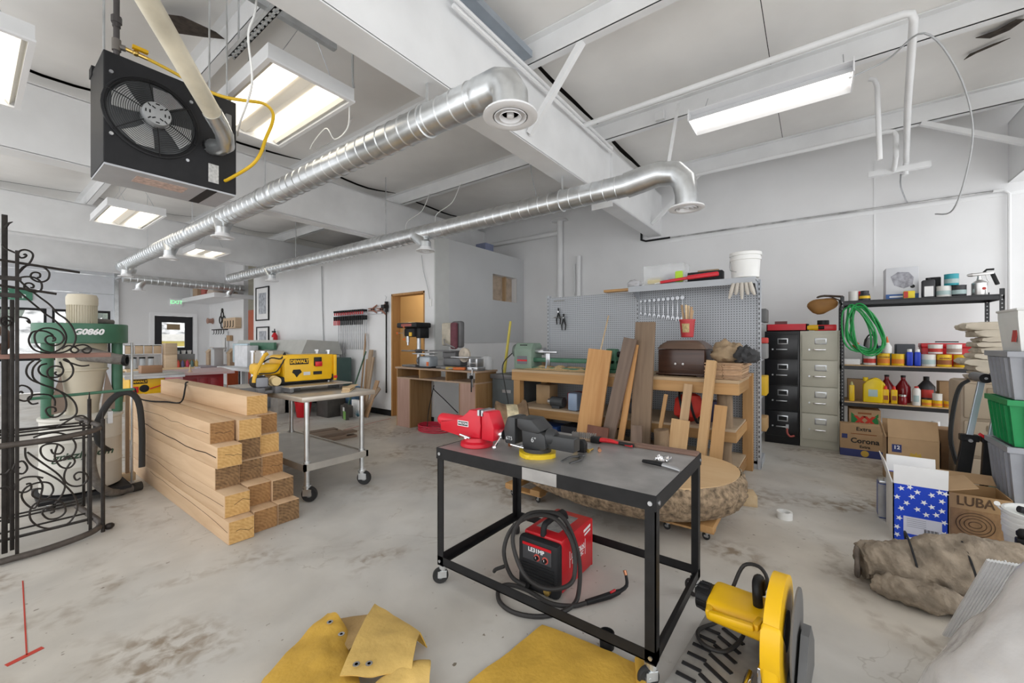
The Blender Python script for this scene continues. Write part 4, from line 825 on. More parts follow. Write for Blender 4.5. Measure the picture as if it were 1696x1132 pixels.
for k, (x, z, w, h, lab) in enumerate(((2.74, .721, .21, .28, 'plain birch crate on supply bench, the lower one'), (2.74, 1.002, .21, .26, 'plain birch crate with a knot, stacked on the lower one'))):
    tag(B().box(0, w, 0, .26, 0, h, .004).build('birch_crate', m_board, None, loc=(x-.11, 11.42, z)), lab, 'crate')
for k, (c, lab) in enumerate((((.70, .10, .06), 'orange-red squeeze bottle by the exit door'), ((.10, .10, .20), 'dark blue squeeze bottle by the exit door'), ((.60, .04, .10), 'crimson squeeze bottle by the exit door'), ((.10, .17, .16), 'dark green squeeze bottle by the exit door'), ((.62, .42, .15), 'tan squeeze bottle by the exit door'))):
    b = thing('squeeze_bottle', lab, 'bottle', (2.86+k*.085, 11.45, .721), 0, 'bottles on the supply bench')
    B().lathe([(.03, 0), (.033, .01), (.033, .11), (.015, .14)], 14).build('body', mat('bottle colour %d' % k, c, .35), b); B().lathe([(.013, .14), (.004, .175)], 10).build('nozzle', mat('bottle colour %d' % k, c, .35), b)
gc = B().box(0, .36, 0, .25, 0, .13, .005).build('grey_case', mat('grey plastic case', (.22, .22, .22), .5), None, loc=(2.86, 11.62, .721+.16)); tag(gc, 'grey case behind the squeeze bottles', 'case')
tag(B().box(0, .36, 0, .25, 0, .16, .003).build('brown_crate', wood('brown crate', (.40, .24, .11), (.3, .17, .07), 'X'), None, loc=(2.86, 11.62, .721)), 'brown crate under the grey case by exit door', 'crate')
for k in range(3):
    c = thing('paint_tub', ('left', 'middle', 'right')[k]+' small white tub on the grey case', 'tub', (2.92+k*.11, 11.72, 1.012), 0, 'white tubs')
    B().lathe([(.035, 0), (.042, .07)], 14).build('body', m_white, c); B().lathe([(.044, .07), (.044, .082), (.001, .084)], 14).build('lid', mat('teal lid', (.2, .45, .42), .4) if k == 0 else m_whiter, c)
# wall ornaments in the niche
sp = B().lathe([(.09, 0), (.09, .02), (.07, .025), (.07, .12), (.09, .125), (.09, .145)], 20, TR((4.715, 15.35, 1.95), (0, -PI/2, 0))).build('wall_spool', mat('copper spool', (.42, .24, .18), .45)); tag(sp, 'round copper spool on the niche wall', 'spool')
fd = B()
for (y, z, r) in ((14.55, 2.10, .10), (14.55, 1.82, .10), (14.68, 1.96, .10), (14.42, 1.96, .10), (14.55, 2.25, .05)):
    fd.tube([(4.712, y+r*math.cos(2*PI*i/16), z+r*1.15*math.sin(2*PI*i/16)) for i in range(16)], .014, 6, closed=True)
tag(fd.build('iron_medallion', m_iron), 'black scrolled iron medallion on the niche wall', 'ornament')
rk = thing('key_rack', 'small dark hanging rack under the iron medallion', 'rack', (4.715, 14.1, 1.55))
B().box(-.08, 0, 0, 1.1, .10, .13).build('bar', m_iron, rk, sm=False)
for k in range(5): B().tube([(-.06, .15+k*.2, .11), (-.06, .15+k*.2, .0), (-.09, .15+k*.2, -.03)], .01, 6).build('hook', m_iron, rk)
nb = thing('hook_box', 'pale wooden box with iron hooks on the niche wall', 'box', (4.72, 13.12, 1.68))
B().box(-.16, 0, 0, .9, 0, .30, .005).build('box', m_board, nb)
for k in range(4): B().tube([(-.165, .12+k*.2, .22), (-.165, .12+k*.2, .06), (-.19, .12+k*.2, .03)], .012, 6).build('hook', m_iron, nb)
for k, (y, z0, z1, lab) in enumerate(((14.30, 1.0, 1.42, 'narrow white carving hung in the niche'), (14.05, .95, 1.60, 'thin grey rod hung in the niche'))):
    tag(B().box(4.69, 4.715, y, y+(.16 if k == 0 else .03), z0, z1, .004).build('wall_carving', m_white if k == 0 else m_greyp, None, sm=False), lab, 'ornament')
tag(B().box(4.64, 4.715, 13.75, 14.0, 1.32, 1.48, .004).build('wall_box', m_card, None, sm=False), 'small cardboard box fixed high in the niche', 'box')
for k, (x, y, w, d, h, m, lab) in enumerate(((4.15, 13.4, .22, .26, .85, m_greyp, 'grey pedestal standing in the niche'), (4.43, 13.12, .2, .22, .62, m_board, 'right pale house-shaped birdhouse in the niche'), (4.2, 14.0, .22, .22, .66, m_board, 'left pale birdhouse beside the grey pedestal'))):
    t = thing('birdhouse' if k else 'pedestal', lab, 'birdhouse' if k else 'pedestal', (x, y, .62 if k else .62))
    B().box(0, w, 0, d, 0, h*.55, .004).build('body', m, t); 
    if k: B().prism([(-.02, h*.55), (w/2, h*.78), (w+.02, h*.55)], -.02, d+.02, Matrix(((1,0,0,0),(0,0,1,0),(0,1,0,0),(0,0,0,1)))).build('roof', m, t, sm=False)
    else: B().box(-.06, w+.06, -.06, d+.06, h*.55, h*.60, .004).build('top', m, t)
nt = thing('niche_table', 'low red-sided table holding birdhouses in the niche', 'table', (3.75, 13.1, 0))
B().box(0, .9, 0, 1.2, .58, .618).build('top', mat('lilac top', (.45, .40, .45), .5), nt, sm=False)
for x in (.02, .62): B().box(x, x+.26, -.01, .05, 0, .58).build('leg_panel', mat('orange red panel', (.45, .09, .03), .45), nt, sm=False)
tag(B().lathe([(.13, 0), (.15, .03), (.15, .05), (.03, .055), (.03, .34), (.2, .36), (.2, .39), (.001, .395)], 20).build('black_stool', m_blk, None, loc=(3.35, 12.3, 0)), 'round black stool in front of the red-sided table', 'stool')
tag(B().sphere((0, 0, .10), .10, 16).build('white_globe', m_white, None, loc=(3.95, 12.6, 0)), 'white globe on the floor before the cream wall', 'globe')
tag(B().box(4.62, 4.72, 11.66, 12.4, 0, 2.15, .01).build('red_door_panel', mat('orange red panel', (.45, .09, .03), .45), None), 'orange-red door panel behind the end of white wall', 'panel')
# loft clutter
for k, (x, y, s, lab) in enumerate(((4.14, 13.30, .34, 'left pale lampshade on the loft'), (4.5, 13.2, .30, 'right pale lampshade on the loft'))):
    tag(B().lathe([(s*.55, 0), (s*.30, s*.9)], 20).build('lampshade', mat('pale linen', (.62, .52, .44), .8), None, loc=(x, y, 2.622)), lab, 'lampshade')
for k, (x, y, w, h, c, lab) in enumerate(((4.1, 13.95, .35, .35, (.40, .10, .08), 'red patterned box stored on the loft'), (4.1, 14.9, .35, .28, (.5, .5, .5), 'grey box stored on the loft far corner'), (4.05, 14.42, .4, .4, (.4, .28, .18), 'brown box stored on the loft'))):
    tag(B().box(0, w, 0, w, 0, h, .004).build('loft_box', mat('loft box %d' % k, c, .7), None, loc=(x, y, 2.622)), lab, 'box')
for k, (x, y, w, d, h, c, lab) in enumerate(((4.75, 5.15, .5, .9, .06, (.5, .48, .45), 'flat grey sheet on top of the little room'), (4.9, 6.4, .6, .7, .3, (.12, .12, .14), 'dark crate on top of the little room'), (6.0, 5.1, .25, .25, .35, (.25, .28, .42), 'small blue-grey crate above the grey panel'), (4.9, 8.2, .8, .9, .35, (.16, .15, .14), 'big dark crate on top of the little room'))):
    tag(B().box(0, w, 0, d, 0, h, .006).build('roof_crate', mat('roof crate %d' % k, c, .7), None, loc=(x, y, 2.861)), lab, 'crate')
# framed pictures, extinguisher
def picture(y0, y1, z0, z1, lab):
    t = thing('framed_picture', lab, 'picture', (4.44, y0, z0), 0, 'framed prints on the doorway wall')
    w, h = y1-y0, z1-z0
    B().box(-.02, .008, 0, w, 0, .03).box(-.02, .008, 0, w, h-.03, h).box(-.02, .008, 0, .03, .03, h-.03).box(-.02, .008, w-.03, w, .03, h-.03).build('frame', m_blk, t, sm=False)
    B().box(-.004, .006, .03, w-.03, .03, h-.03).build('mat_board', m_paper, t, sm=False)
    B().box(-.006, -.004, w*.22, w*.78, h*.2, h*.82).build('print', mat('grey print', (.42, .44, .48), .5, var=.5, scale=14), t, sm=False)
picture(10.68, 11.42, 1.82, 2.66, 'tall black-framed print on the doorway wall, upper one'); picture(10.68, 11.38, 1.06, 1.67, 'smaller black-framed print below the tall one')
FE = thing('fire_extinguisher', 'small red fire extinguisher on wall right of the pictures', 'fire extinguisher', (4.36, 10.2, 1.18))
B().lathe([(.05, 0), (.062, .01), (.062, .26), (.03, .32), (.02, .33)], 18).build('cylinder', m_red, FE); B().box(-.02, .02, -.02, .10, .33, .37).cyl((0, 0, .37), (0, 0, .42), .012, n=8).build('valve', m_blk, FE, sm=False)
B().box(-.066, -.03, -.04, .04, .08, .22).build('label', m_paper, FE, sm=False)
# ------------------------------------------------------------------ machines along the doorway wall
SD = thing('drum_sander', 'big cream and green drum sander behind the planer', 'sander', (3.55, 7.3, 0))
B().box(.05, .75, .0, 3.0, .80, 1.08, .02).build('body', mat('pale machine grey', (.55, .55, .52), .45, var=.08), SD)
B().prism([(.0, 1.05), (.80, 1.05), (.72, 1.30), (.12, 1.33)], .0, 3.05, Matrix(((1,0,0,0),(0,0,1,0),(0,1,0,0),(0,0,0,1)))).build('hood', mat('hood grey', (.50, .50, .47), .45, var=.08), SD, sm=False)
B().box(-.015, .03, 1.0, 2.1, 1.14, 1.28).build('green_panel', m_grn, SD, sm=False)
B().box(-.03, .05, 2.2, 2.98, .84, 1.26, .02).build('window_cover', mat('blue tinted cover', (.55, .68, .76), .2, spec=.6), SD)
for y in (.1, 2.9):
    for x in (.1, .7): B().box(x-.03, x+.03, y-.03, y+.03, 0, .8).build('leg', m_blkm, SD, sm=False)
B().box(.05, .75, .1, 2.9, .2, .24).build('shelf', m_blkm, SD, sm=False)
for k, (y, z, w, h, c, lab) in enumerate(((8.85, .80, .62, .42, (.72, .73, .76), 'white printed carton leaning before the drum sander'), (7.75, .80, .95, .33, (.52, .48, .42), 'beige louvred carton before the drum sander'))):
    t = tag(B().box(0, .2, 0, w, 0, h, .006).build('carton', mat('carton %d' % k, c, .6, var=.12, scale=9), None, loc=(3.28, y, z)), lab, 'carton')
tb = thing('side_bench', 'low grey bench in front of the drum sander', 'bench', (3.05, 7.7, 0)); B().box(0, .48, 0, 2.0, .75, .799).build('top', m_greyp, tb, sm=False)
for x, y in ((.03, .03), (.45, .03), (.03, 1.97), (.45, 1.97)): B().box(x-.03, x+.03, y-.03, y+.03, 0, .75).build('leg', m_greyp, tb, sm=False)
cb = thing('green_cabinet', 'dark green machine cabinet with hoses right of the planer', 'cabinet', (3.85, 7.0, 0)); B().box(0, .5, 0, .25, .05, 1.0, .01).build('body', mat('dark green steel', (.06, .11, .10), .5, var=.15), cb); B().box(-.004, 0, .02, .23, .1, .9).build('door', mat('dark green steel', (.06, .11, .10), .5, var=.15), cb, sm=False)
for k in range(4): cable('grey_hose', [(3.83, 7.02+k*.05, .98), (3.78-.02*k, 7.03+k*.055, .75), (3.80, 7.05+k*.05, .45), (3.82, 7.04+k*.05, .15)], .014, mat('light grey hose', (.55, .55, .54), .5), ('leftmost', 'second', 'third', 'rightmost')[k]+' pale hose hanging in front of green cabinet', 'hose')
rbk = thing('red_bucket', 'bright red bucket on the floor under the rolling table', 'bucket', (3.50, 7.10, 0)); B().lathe([(.10, 0), (.105, .005), (.135, .25), (.14, .25), (.14, .265), (.128, .265), (.10, .02), (.001, .015)], 24).build('pail', m_red, rbk); B().tube([(0, -.14, .24), (-.06, -.09, .30), (-.08, 0, .31), (-.06, .09, .30), (0, .14, .24)], .004, 6, smooth=3).build('handle', m_steel, rbk)
tag(B().box(0, .34, 0, .34, 0, .30, .01).build('black_box', mat('dusty black box', (.07, .065, .06), .7, var=.3), None, loc=(3.68, 6.64, 0), rot=(0, 0, .03)), 'dusty black box on the floor right of red bucket', 'box')
for k, (x, y, w, h, c, lab) in enumerate(((3.25, 8.6, .4, .34, (.66, .70, .78), 'white and blue carton on floor under the tables'), (3.35, 7.7, .3, .3, (.45, .42, .38), 'grey-brown carton on floor left of red bucket'))):
    tag(B().box(0, w, 0, w, 0, h, .005).build('floor_carton', mat('floor carton %d' % k, c, .7, var=.2, scale=10), None, loc=(x, y, 0)), lab, 'carton')
# planks stacked flat on the floor behind the rolling table
m_rough = wood('rough grey plank', (.34, .25, .18), (.22, .15, .105), 'X', rand=.35)
for k in range(9):
    r = random.Random(k); z = (k//3)*.03; 
    tag(B().box(0, 1.0+.2*r.random(), 0, .13, 0, .028, .002).build('rough_plank', m_rough, None, sm=False, loc=(1.95+.12*r.random(), 5.15+(k%3)*.15, z+.0005*(k//3)), rot=(0, 0, -.12+.1*r.random()*0)), ('nearest', 'middle', 'farthest')[k%3]+' rough plank in the %s layer of the floor stack' % ('bottom', 'middle', 'top')[k//3], 'plank', 'rough planks stacked on the floor')
# ------------------------------------------------------------------ clamps on the doorway wall
CRk = thing('clamp_rail', 'thin rail on the doorway wall holding bar clamps', 'rail', (4.43, 0, 0)); B().box(-.03, .02, 6.15, 7.6, 1.80, 1.82).build('rail', m_steel, CRk, sm=False)
def make_clamp(L):
    t = thing('bar_clamp', 'x', 'clamp', (0, 0, 0), 0, 'bar clamps in a row on the wall rail')
    B().box(-.006, .006, -.003, .003, -L, .06).build('bar', m_steel, t, sm=False)
    B().box(-.10, .01, -.012, .012, .02, .06, .004).build('fixed_jaw', m_blkm, t); B().box(-.10, .01, -.012, .012, -.13, -.05, .004).build('sliding_jaw', m_blkm, t)
    B().cyl((-.08, 0, -.03), (-.08, 0, .025), .012, n=8).build('jaw_pad', m_red, t); B().cyl((-.09, 0, -.10), (-.09, 0, -.22), .011, n=8).build('grip', m_red if L > 1 else m_blk, t)
    return t
cl1 = make_clamp(1.15); cl2 = make_clamp(.68); n_ = 0
ORD = ('first', 'second', 'third', 'fourth', 'fifth', 'sixth', 'seventh', 'eighth', 'ninth', 'tenth', 'eleventh', 'twelfth', 'thirteenth', 'fourteenth', 'fifteenth', 'sixteenth')
for k in range(16):
    src = cl1 if k < 4 else cl2; lab = '%s bar clamp from the left on the wall rail, %s' % (ORD[k], 'long' if k < 4 else 'short')
    pos = (4.395, 7.52-k*.062, 1.83)
    if k in (0, 4): src.location = pos; src['label'] = lab
    else: dup(src, pos, 0, lab)
for k, (y, z, lab) in enumerate(((6.42, 1.88, 'large orange-brown spring clamp, left of two on wall'), (6.16, 1.87, 'orange-brown spring clamp beside the tall bar clamp'))):
    t = thing('spring_clamp', lab, 'clamp', (4.41, y, z), 0, 'spring clamps')
    for s, nm in ((1, 'upper_handle'), (-1, 'lower_handle')):
        B().tube([(0, .13, s*.02), (0, .0, s*.012), (-.01, -.14, s*(.10 if k else .07))], [.008, .018, .012], 8).build(nm, mat('rusty orange steel', (.36, .17, .12), .5), t)
    B().cyl((-.03, 0, 0), (.03, 0, 0), .014, n=10).build('pivot', m_blk, t)
TB = thing('tall_bar_clamp', 'very long black bar clamp hanging left of the doorway', 'clamp', (4.41, 6.02, .40)); B().box(-.012, .012, -.006, .006, 0, 1.60).build('bar', m_blk, TB, sm=False); B().box(-.08, .02, -.04, .05, 1.48, 1.54, .006).box(-.02, .02, -.025, .025, 1.42, 1.60, .004).build('head', m_blk, TB); B().tube([(-.02, .0, 1.6), (-.02, -.03, 1.68), (-.02, .01, 1.70)], .006, 6).build('hook', m_steel, TB)
# boards and broom leaning on the wall
m_leans = (wood('leaning board warm', (.50, .32, .18), (.38, .23, .12), 'Z'), wood('leaning board grey', (.40, .29, .19), (.28, .19, .12), 'Z'))
def leaning(name, base, top, w, d, m, lab, cat='board', group=None, tw=0.0):
    """board standing at base and leaning to top; w along y, d its thickness"""
    b = Vector(base); t = Vector(top); dv = t-b; L = dv.length
    q = dv.to_track_quat('Z', 'X'); z = dv.normalized(); x = Vector((1, 0, 0)); x = (x-z*x.dot(z)).normalized(); y = z.cross(x)
    M = Matrix((x, y, z)).transposed() @ Matrix.Rotation(tw, 3, 'Z')
    o = B().box(-d/2, d/2, -w/2, w/2, 0, L, .002).build(name, m, None, sm=False, loc=b, rot=M.to_euler()); return tag(o, lab, cat, group)
for k, (y, h, w, yt, lab) in enumerate(((6.55, 1.45, .03, 6.62, 'thinnest and tallest stick of the boards by the doorway'), (6.42, 1.15, .11, 6.42, 'wide board with the squarest top by the doorway'), (6.36, .98, .05, 6.50, 'light narrow board leaning left by the doorway'), (6.25, 1.02, .06, 6.28, 'warm narrow board standing nearly upright by the doorway'), (6.16, .62, .10, 6.12, 'shortest wide offcut board by the doorway'), (6.32, .50, .07, 6.02, 'board leaning sharply right by the doorway'))):
    leaning('leaning_board', (4.22-.03*k, y, 0.006), (4.41-.027*k, yt, h), w, .02, m_leans[k % 2], lab, 'board', 'boards leaning by the doorway')
BR = thing('green_broom', 'broom with thin green handle beside the leaning boards', 'broom', (0, 0, 0)); B().cyl((3.98, 6.50, .20), (4.36, 6.55, 1.12), .013, n=8).build('handle', mat('broom green', (.05, .12, .07), .5), BR); B().box(3.90, 4.05, 6.36, 6.62, .004, .20, .01).build('bristles', mat('broom bristle', (.12, .11, .10), .9), BR)
DP_ = thing('dust_pan', 'black and lime green dustpan in front of the broom', 'dustpan', (3.78, 6.30, 0), -.3); B().prism([(-.12, 0), (.12, 0), (.09, .17), (.03, .26), (-.03, .26), (-.09, .17)], 0, .05, Matrix(((0,0,1,0),(1,0,0,0),(0,1,0,.002),(0,0,0,1)))).build('pan', mat('dark pan', (.06, .055, .05), .6), DP_); B().box(-.008, 0, -.11, .03, .01, .14).build('green_insert', mat('lime plastic', (.20, .42, .10), .5), DP_, sm=False); B().box(-.006, .0, -.03, .06, .13, .2).build('white_flap', m_white, DP_, sm=False)
AB = thing('agave_box', 'white carton printed with a blue agave plant', 'box', (3.98, 6.14, 0)); B().box(0, .06, 0, .26, 0, .30, .003).build('carton', m_paper, AB)
for k in range(7):
    a = -1.1+k*.37; y0 = .07; B().prism([(-.009, 0), (.009, 0), (.004, .10), (0, .13)], 0, .001, TR((-.001, y0, .03), (0, 0, 0)) @ Matrix(((0,0,-1,0),(1,0,0,0),(0,1,0,0),(0,0,0,1))) @ Matrix.Rotation(a, 4, 'Z')).build('printed_leaf', mat('agave blue', (.10, .30, .40), .6), AB, sm=False)
[B().box(-.001, 0, .10, .20, z_, z_+.008).build('text_line', m_greyp, AB, sm=False) for z_ in (.235, .21, .185)]
bt = thing('blue_bin', 'small blue bin behind the broom', 'bin', (4.24, 6.80, 0)); B().lathe([(.11, 0), (.14, .45), (.15, .45), (.15, .47), (.13, .47), (.10, .02), (.001, .02)], 20).build('body', mat('blue bin', (.10, .20, .34), .5), bt)
fl = B().box(2.9, 3.0, 5.85, 6.2, .0005, .003).build('floor_line', mat('red floor paint', (.50, .05, .03), .6)); bpy.data.objects.remove(fl)
def floor_line(p0, p1, w, lab): return tag(B().bar((p0[0], p0[1], .0012), (p1[0], p1[1], .0012), .002, w, up=(1, .001, 0)).build('floor_stripe', mat('red floor paint', (.50, .07, .05), .6), None, sm=False), lab, 'floor marking')
def strip(pts, w, lab):
    b = B()
    for a, c in zip(pts[:-1], pts[1:]):
        a = Vector((*a, 0)); c = Vector((*c, 0)); n = (c-a).normalized(); s = Vector((-n.y, n.x, 0))*w/2
        b.prism([(a+s)[:2], (a-s)[:2], (c-s)[:2], (c+s)[:2]], .0004, .0016)
    return tag(b.build('floor_stripe', mat('red floor paint', (.50, .07, .05), .6), None, sm=False), lab, 'floor marking')
strip([(3.0, 5.45), (3.6, 5.62), (4.3, 5.75)], .012, 'thin red line painted on the floor before the doorway')
strip([(.19, 3.45), (.155, 2.62)], .005, 'thin red chalk line at the lower left floor'); strip([(.10, 2.60), (.20, 2.63)], .025, 'short red paint dash ending the chalk line')
# ------------------------------------------------------------------ low tool bench at the wall corner
m_plyf = wood('pinkish ply front', (.46, .30, .24), (.38, .23, .18), 'Z'); m_plys = wood('brown ply side', (.36, .21, .09), (.27, .145, .055), 'Z')
m_plyt = wood('dusty ply top', (.48, .34, .24), (.38, .26, .18), 'Y')
TBn = thing('tool_bench', 'plywood tool bench with cubbies below the grey panel', 'bench', (4.0, 3.56, 0))
B().box(-.015, .425, -.02, 1.66, .885, .91, .002).build('bench_top', m_plyt, TBn, sm=False)
B().box(0, .42, 0, 1.64, .735, .755).build('cubby_floor', m_plyt, TBn, sm=False)
for y in (0, .55, 1.1, 1.62): B().box(0, .42, y, y+.018, .755, .885).build('cubby_divider', m_plys, TBn, sm=False)
for y0, y1 in ((0, .31), (1.32, 1.64)):
    B().box(0, .018, y0+.018, y1-.018, 0, .735).build('pedestal_front', m_plyf, TBn, sm=False)
    for y in (y0, y1-.018): B().box(0, .42, y, y+.018, 0, .735).build('pedestal_side', m_plys, TBn, sm=False)
# drill press
DPs = thing('drill_press', 'benchtop drill press with black head in front of doorway', 'drill press', (4.20, 5.02, .911))
B().box(-.12, .12, -.16, .16, 0, .03, .008).build('base', m_cast, DPs); B().cyl((.06, -.03, .03), (.06, -.03, .62), .03, n=16).build('column', m_steel, DPs)
B().box(-.13, .13, -.16, .16, .235, .255, .004).cyl((.06, -.03, .20), (.06, -.03, .27), .05, n=14).build('work_table', m_cast, DPs)
B().box(-.16, .14, -.23, .24, .60, .68, .02).build('belt_cover', m_blk, DPs); B().box(-.10, .12, -.10, .14, .46, .60, .03).build('head', m_blkm, DPs)
B().cyl((-.08, .06, .38), (-.08, .06, .47), .025, n=12).cyl((-.08, .06, .33), (-.08, .06, .39), .016, n=10).build('chuck', m_steel, DPs); B().box(-.06, .12, -.2, -.1, .44, .6, .01).build('motor', m_blk, DPs)
for a in (0, 2.1, 4.2):
    hh = B().tube([(-.12, .12, .52), (-.15, .12+.10*math.cos(a), .52+.10*math.sin(a))], .006, 6).build('feed_lever', m_steel, DPs); B().sphere((-.15, .12+.11*math.cos(a), .52+.11*math.sin(a)), .02, 8).build('knob', m_ora, hh)
B().box(-.165, -.16, -.12, .12, .62, .66).build('red_label', mat('faded red label', (.35, .08, .06), .5), DPs, sm=False); B().box(-.11, -.10, -.06, .0, .47, .53).build('switch_plate', m_yel, DPs, sm=False)
# belt and disc sander
BSn = thing('belt_sander', 'upright belt and disc sander with maroon belt', 'sander', (4.18, 4.05, .911))
m_maroon = mat('maroon abrasive', (.15, .05, .065), .8, var=.15, scale=20)
B().box(-.12, .16, -.14, .34, 0, .04, .008).box(-.02, .14, -.05, .3, .04, .16, .02).build('base', m_cast, BSn)
B().box(-.06, .0, .00, .12, .28, .66, .028).build('sanding_belt', m_maroon, BSn); B().box(0, .1, -.03, .15, .30, .68, .03).build('belt_housing', m_cast, BSn)
B().box(-.02, .06, .14, .33, .33, .66, .02).build('belt_guard', mat('dirty cream guard', (.52, .47, .38), .6, var=.25, scale=10), BSn)
B().box(-.17, .02, -.02, .42, .245, .262, .003).build('work_table', m_cast, BSn); B().box(-.05, .08, .02, .28, .15, .26, .02).build('bracket', m_cast, BSn)
B().cyl((-.02, -.12, .20), (.01, -.12, .20), .10, n=28).build('sanding_disc', mat('worn disc', (.55, .48, .40), .8, var=.3, scale=16), BSn); B().box(-.16, .10, -.34, .0, .165, .18, .003).build('disc_table', m_steel, BSn)
B().tube([(-.05, .02, .3), (-.08, .2, .36), (-.04, .25, .42)], .012, 6).build('tension_lever', m_steel, BSn)
def grinder(y, lab, c, rz=0):
    t = thing('bench_grinder', lab, 'grinder', (4.12, y, .911), rz)
    B().box(-.08, .10, -.12, .12, 0, .17, .03).build('body', mat('grinder grey %s' % c[0], c[1], .4, .3), t); B().box(-.10, .12, -.14, .14, 0, .02, .004).build('base', m_blkm, t)
    B().cyl((-.02, .13, .10), (-.02, .17, .10), .06, n=18).build('wheel_guard', m_cast, t); B().box(-.087, -.08, -.10, -.06, .03, .09).build('switch', m_ora, t, sm=False)
    B().box(-.12, .04, -.16, .22, .20, .215, .003).build('tool_rest', m_steel, t)
grinder(4.62, 'pale blue-grey grinder on bench next to drill press', ('a', (.42, .46, .50)))
grinder(4.08-.0, 'pale grey box grinder under the disc sander', ('b', (.50, .52, .53))) if False else None
MV = thing('bench_vise', 'small steel machine vise clamped at bench corner', 'vise', (4.06, 3.62, .911))
B().box(-.06, .10, -.08, .10, 0, .05, .006).box(-.05, .08, -.07, -.04, .05, .16, .006).box(-.05, .08, .05, .08, .05, .16, .006).build('jaw_body', m_steel, MV); B().cyl((-.02, -.06, .10), (-.02, .1, .10), .014, n=8).build('screw', m_chrome, MV)
CC = thing('screw_clamp', 'screw clamp hanging off the bench edge by the small vise', 'clamp', (4.0, 3.60, .70)); B().box(-.035, -.02, -.008, .008, 0, .25).box(-.035, .06, -.008, .008, .235, .25).build('frame', m_steel, CC, sm=False); B().cyl((-.05, .0, -.06), (-.05, .0, .16), .008, n=8).box(-.075, -.025, -.01, .01, .11, .15).build('screw', m_blkm, CC)
for k, (x, y, lab, c) in enumerate(((4.02, 3.88, 'orange tool lying on bench edge below the sander', (.60, .14, .03)), (4.02, 4.02, 'small yellow tool beside the orange one', (.5, .36, .10)))):
    t = thing('hand_tool', lab, 'tool', (x, y, .911), .4); B().box(-.03, .03, -.09, .09, 0, .04, .012).build('body', mat('hand tool %d' % k, c, .5), t); B().cyl((0, .08, .02), (0, .16, .02), .008, n=8).build('shaft', m_steel, t)
tag(B().cyl((0, 0, 0), (-.04, -.14, .72), .022, .016, n=10).build('yellow_pole', mat('pale yellow handle', (.62, .52, .10), .5), None, loc=(4.55, 3.52, .86)), 'yellow tool handle with black tip leaning on the grey panel', 'handle')
clb = tag(B().box(0, .3, 0, .34, 0, .20, .004).build('cardboard_box', m_card, None, loc=(4.84, 3.10, .861)), 'plain cardboard box behind the green lathe', 'box')
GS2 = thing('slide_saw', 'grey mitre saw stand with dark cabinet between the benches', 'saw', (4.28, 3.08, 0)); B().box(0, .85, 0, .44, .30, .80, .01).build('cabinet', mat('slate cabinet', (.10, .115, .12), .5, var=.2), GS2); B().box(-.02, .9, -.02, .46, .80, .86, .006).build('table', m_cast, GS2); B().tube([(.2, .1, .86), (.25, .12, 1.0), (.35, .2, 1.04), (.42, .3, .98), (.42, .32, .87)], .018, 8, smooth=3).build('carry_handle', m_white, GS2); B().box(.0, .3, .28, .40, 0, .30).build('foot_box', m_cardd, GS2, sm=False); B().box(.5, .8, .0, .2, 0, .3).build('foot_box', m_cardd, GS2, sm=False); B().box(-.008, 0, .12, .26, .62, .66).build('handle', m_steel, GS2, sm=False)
sg = tag(B().lathe([(.085, 0), (.085, .12), (.07, .18), (.02, .20), (.001, .20)], 20).build('smoke_dome', mat('clear plastic', (.8, .82, .84), .1, alpha=.35), None, loc=(4.32, 3.645, .911)), 'clear plastic dome on the tool bench', 'dome')
SPm = thing('sump_pump', 'dark compressor with cord on floor under tool bench', 'compressor', (4.28, 4.04, 0)); B().cyl((0, -.15, .14), (0, .15, .14), .10, n=18).box(-.08, .08, -.12, .12, 0, .06).build('body', mat('dark motor', (.06, .065, .07), .5, var=.2), SPm); B().box(-.04, .04, -.06, .06, .22, .30, .01).build('switch_box', m_blk, SPm)
cable('tool_cable', [(4.28, 4.16, .26), (4.34, 4.5, .42), (4.36, 4.75, .55), (4.38, 4.78, .60), (4.25, 4.75, .25), (4.1, 4.62, .01)], .007, m_rubber, 'black cord dangling under the tool bench', k=5)
RC = thing('red_hose_coil', 'coiled red air hose on the floor behind the vises', 'hose', (4.12, 4.46, 0))
for k in range(4): B().tube([((.22-.012*k)*math.cos(2*PI*i/36), (.27-.012*k)*math.sin(2*PI*i/36)+.02*k, .012+.02*k) for i in range(36)], .010, 8, closed=True).build('hose_loop', mat('red rubber hose', (.62, .02, .06), .4), RC)

# ------------------------------------------------------------------ long workbench
m_fir = wood('warm fir', (.52, .30, .12), (.41, .22, .08), 'Y'); m_firx = wood('warm fir cross', (.52, .30, .12), (.41, .22, .08), 'X'); m_firz = wood('warm fir upright', (.52, .30, .12), (.41, .22, .08), 'Z')
WB = thing('workbench', 'long heavy wooden workbench in front of the pegboard', 'workbench', (4.0, .53, 0))
B().box(0, .76, 0, 2.45, .93, .96, .003).build('bench_top', wood('worn bench top', (.50, .36, .22), (.40, .28, .16), 'Y'), WB, sm=False)
B().box(0, .04, 0, 2.45, .83, .93, .003).build('front_apron', m_fir, WB, sm=False); B().box(.04, .76, 0, .04, .83, .93, .003).build('end_apron', m_firx, WB, sm=False); B().box(.04, .76, 2.41, 2.45, .83, .93, .003).build('end_apron', m_firx, WB, sm=False)
lg = B().tube([(.13, .13, 0), (.12, .13, .3), (.135, .13, .55), (.13, .13, .83)], [.065, .062, .068, .063], 16, smooth=3)
lg.displace(.010, 14); lg.build('log_leg', wood('barked log', (.30, .21, .13), (.17, .115, .07), 'Z', .85, 6, .2, 0, bump=.5), WB)
B().box(.70, .79, -.03, .06, 0, .98, .003).build('leg', m_firz, WB, sm=False)
for x, y in ((.0, 2.33), (.67, 2.36)): B().box(x, x+.09, y, y+.09, 0, .83, .003).build('leg', m_firz, WB, sm=False)
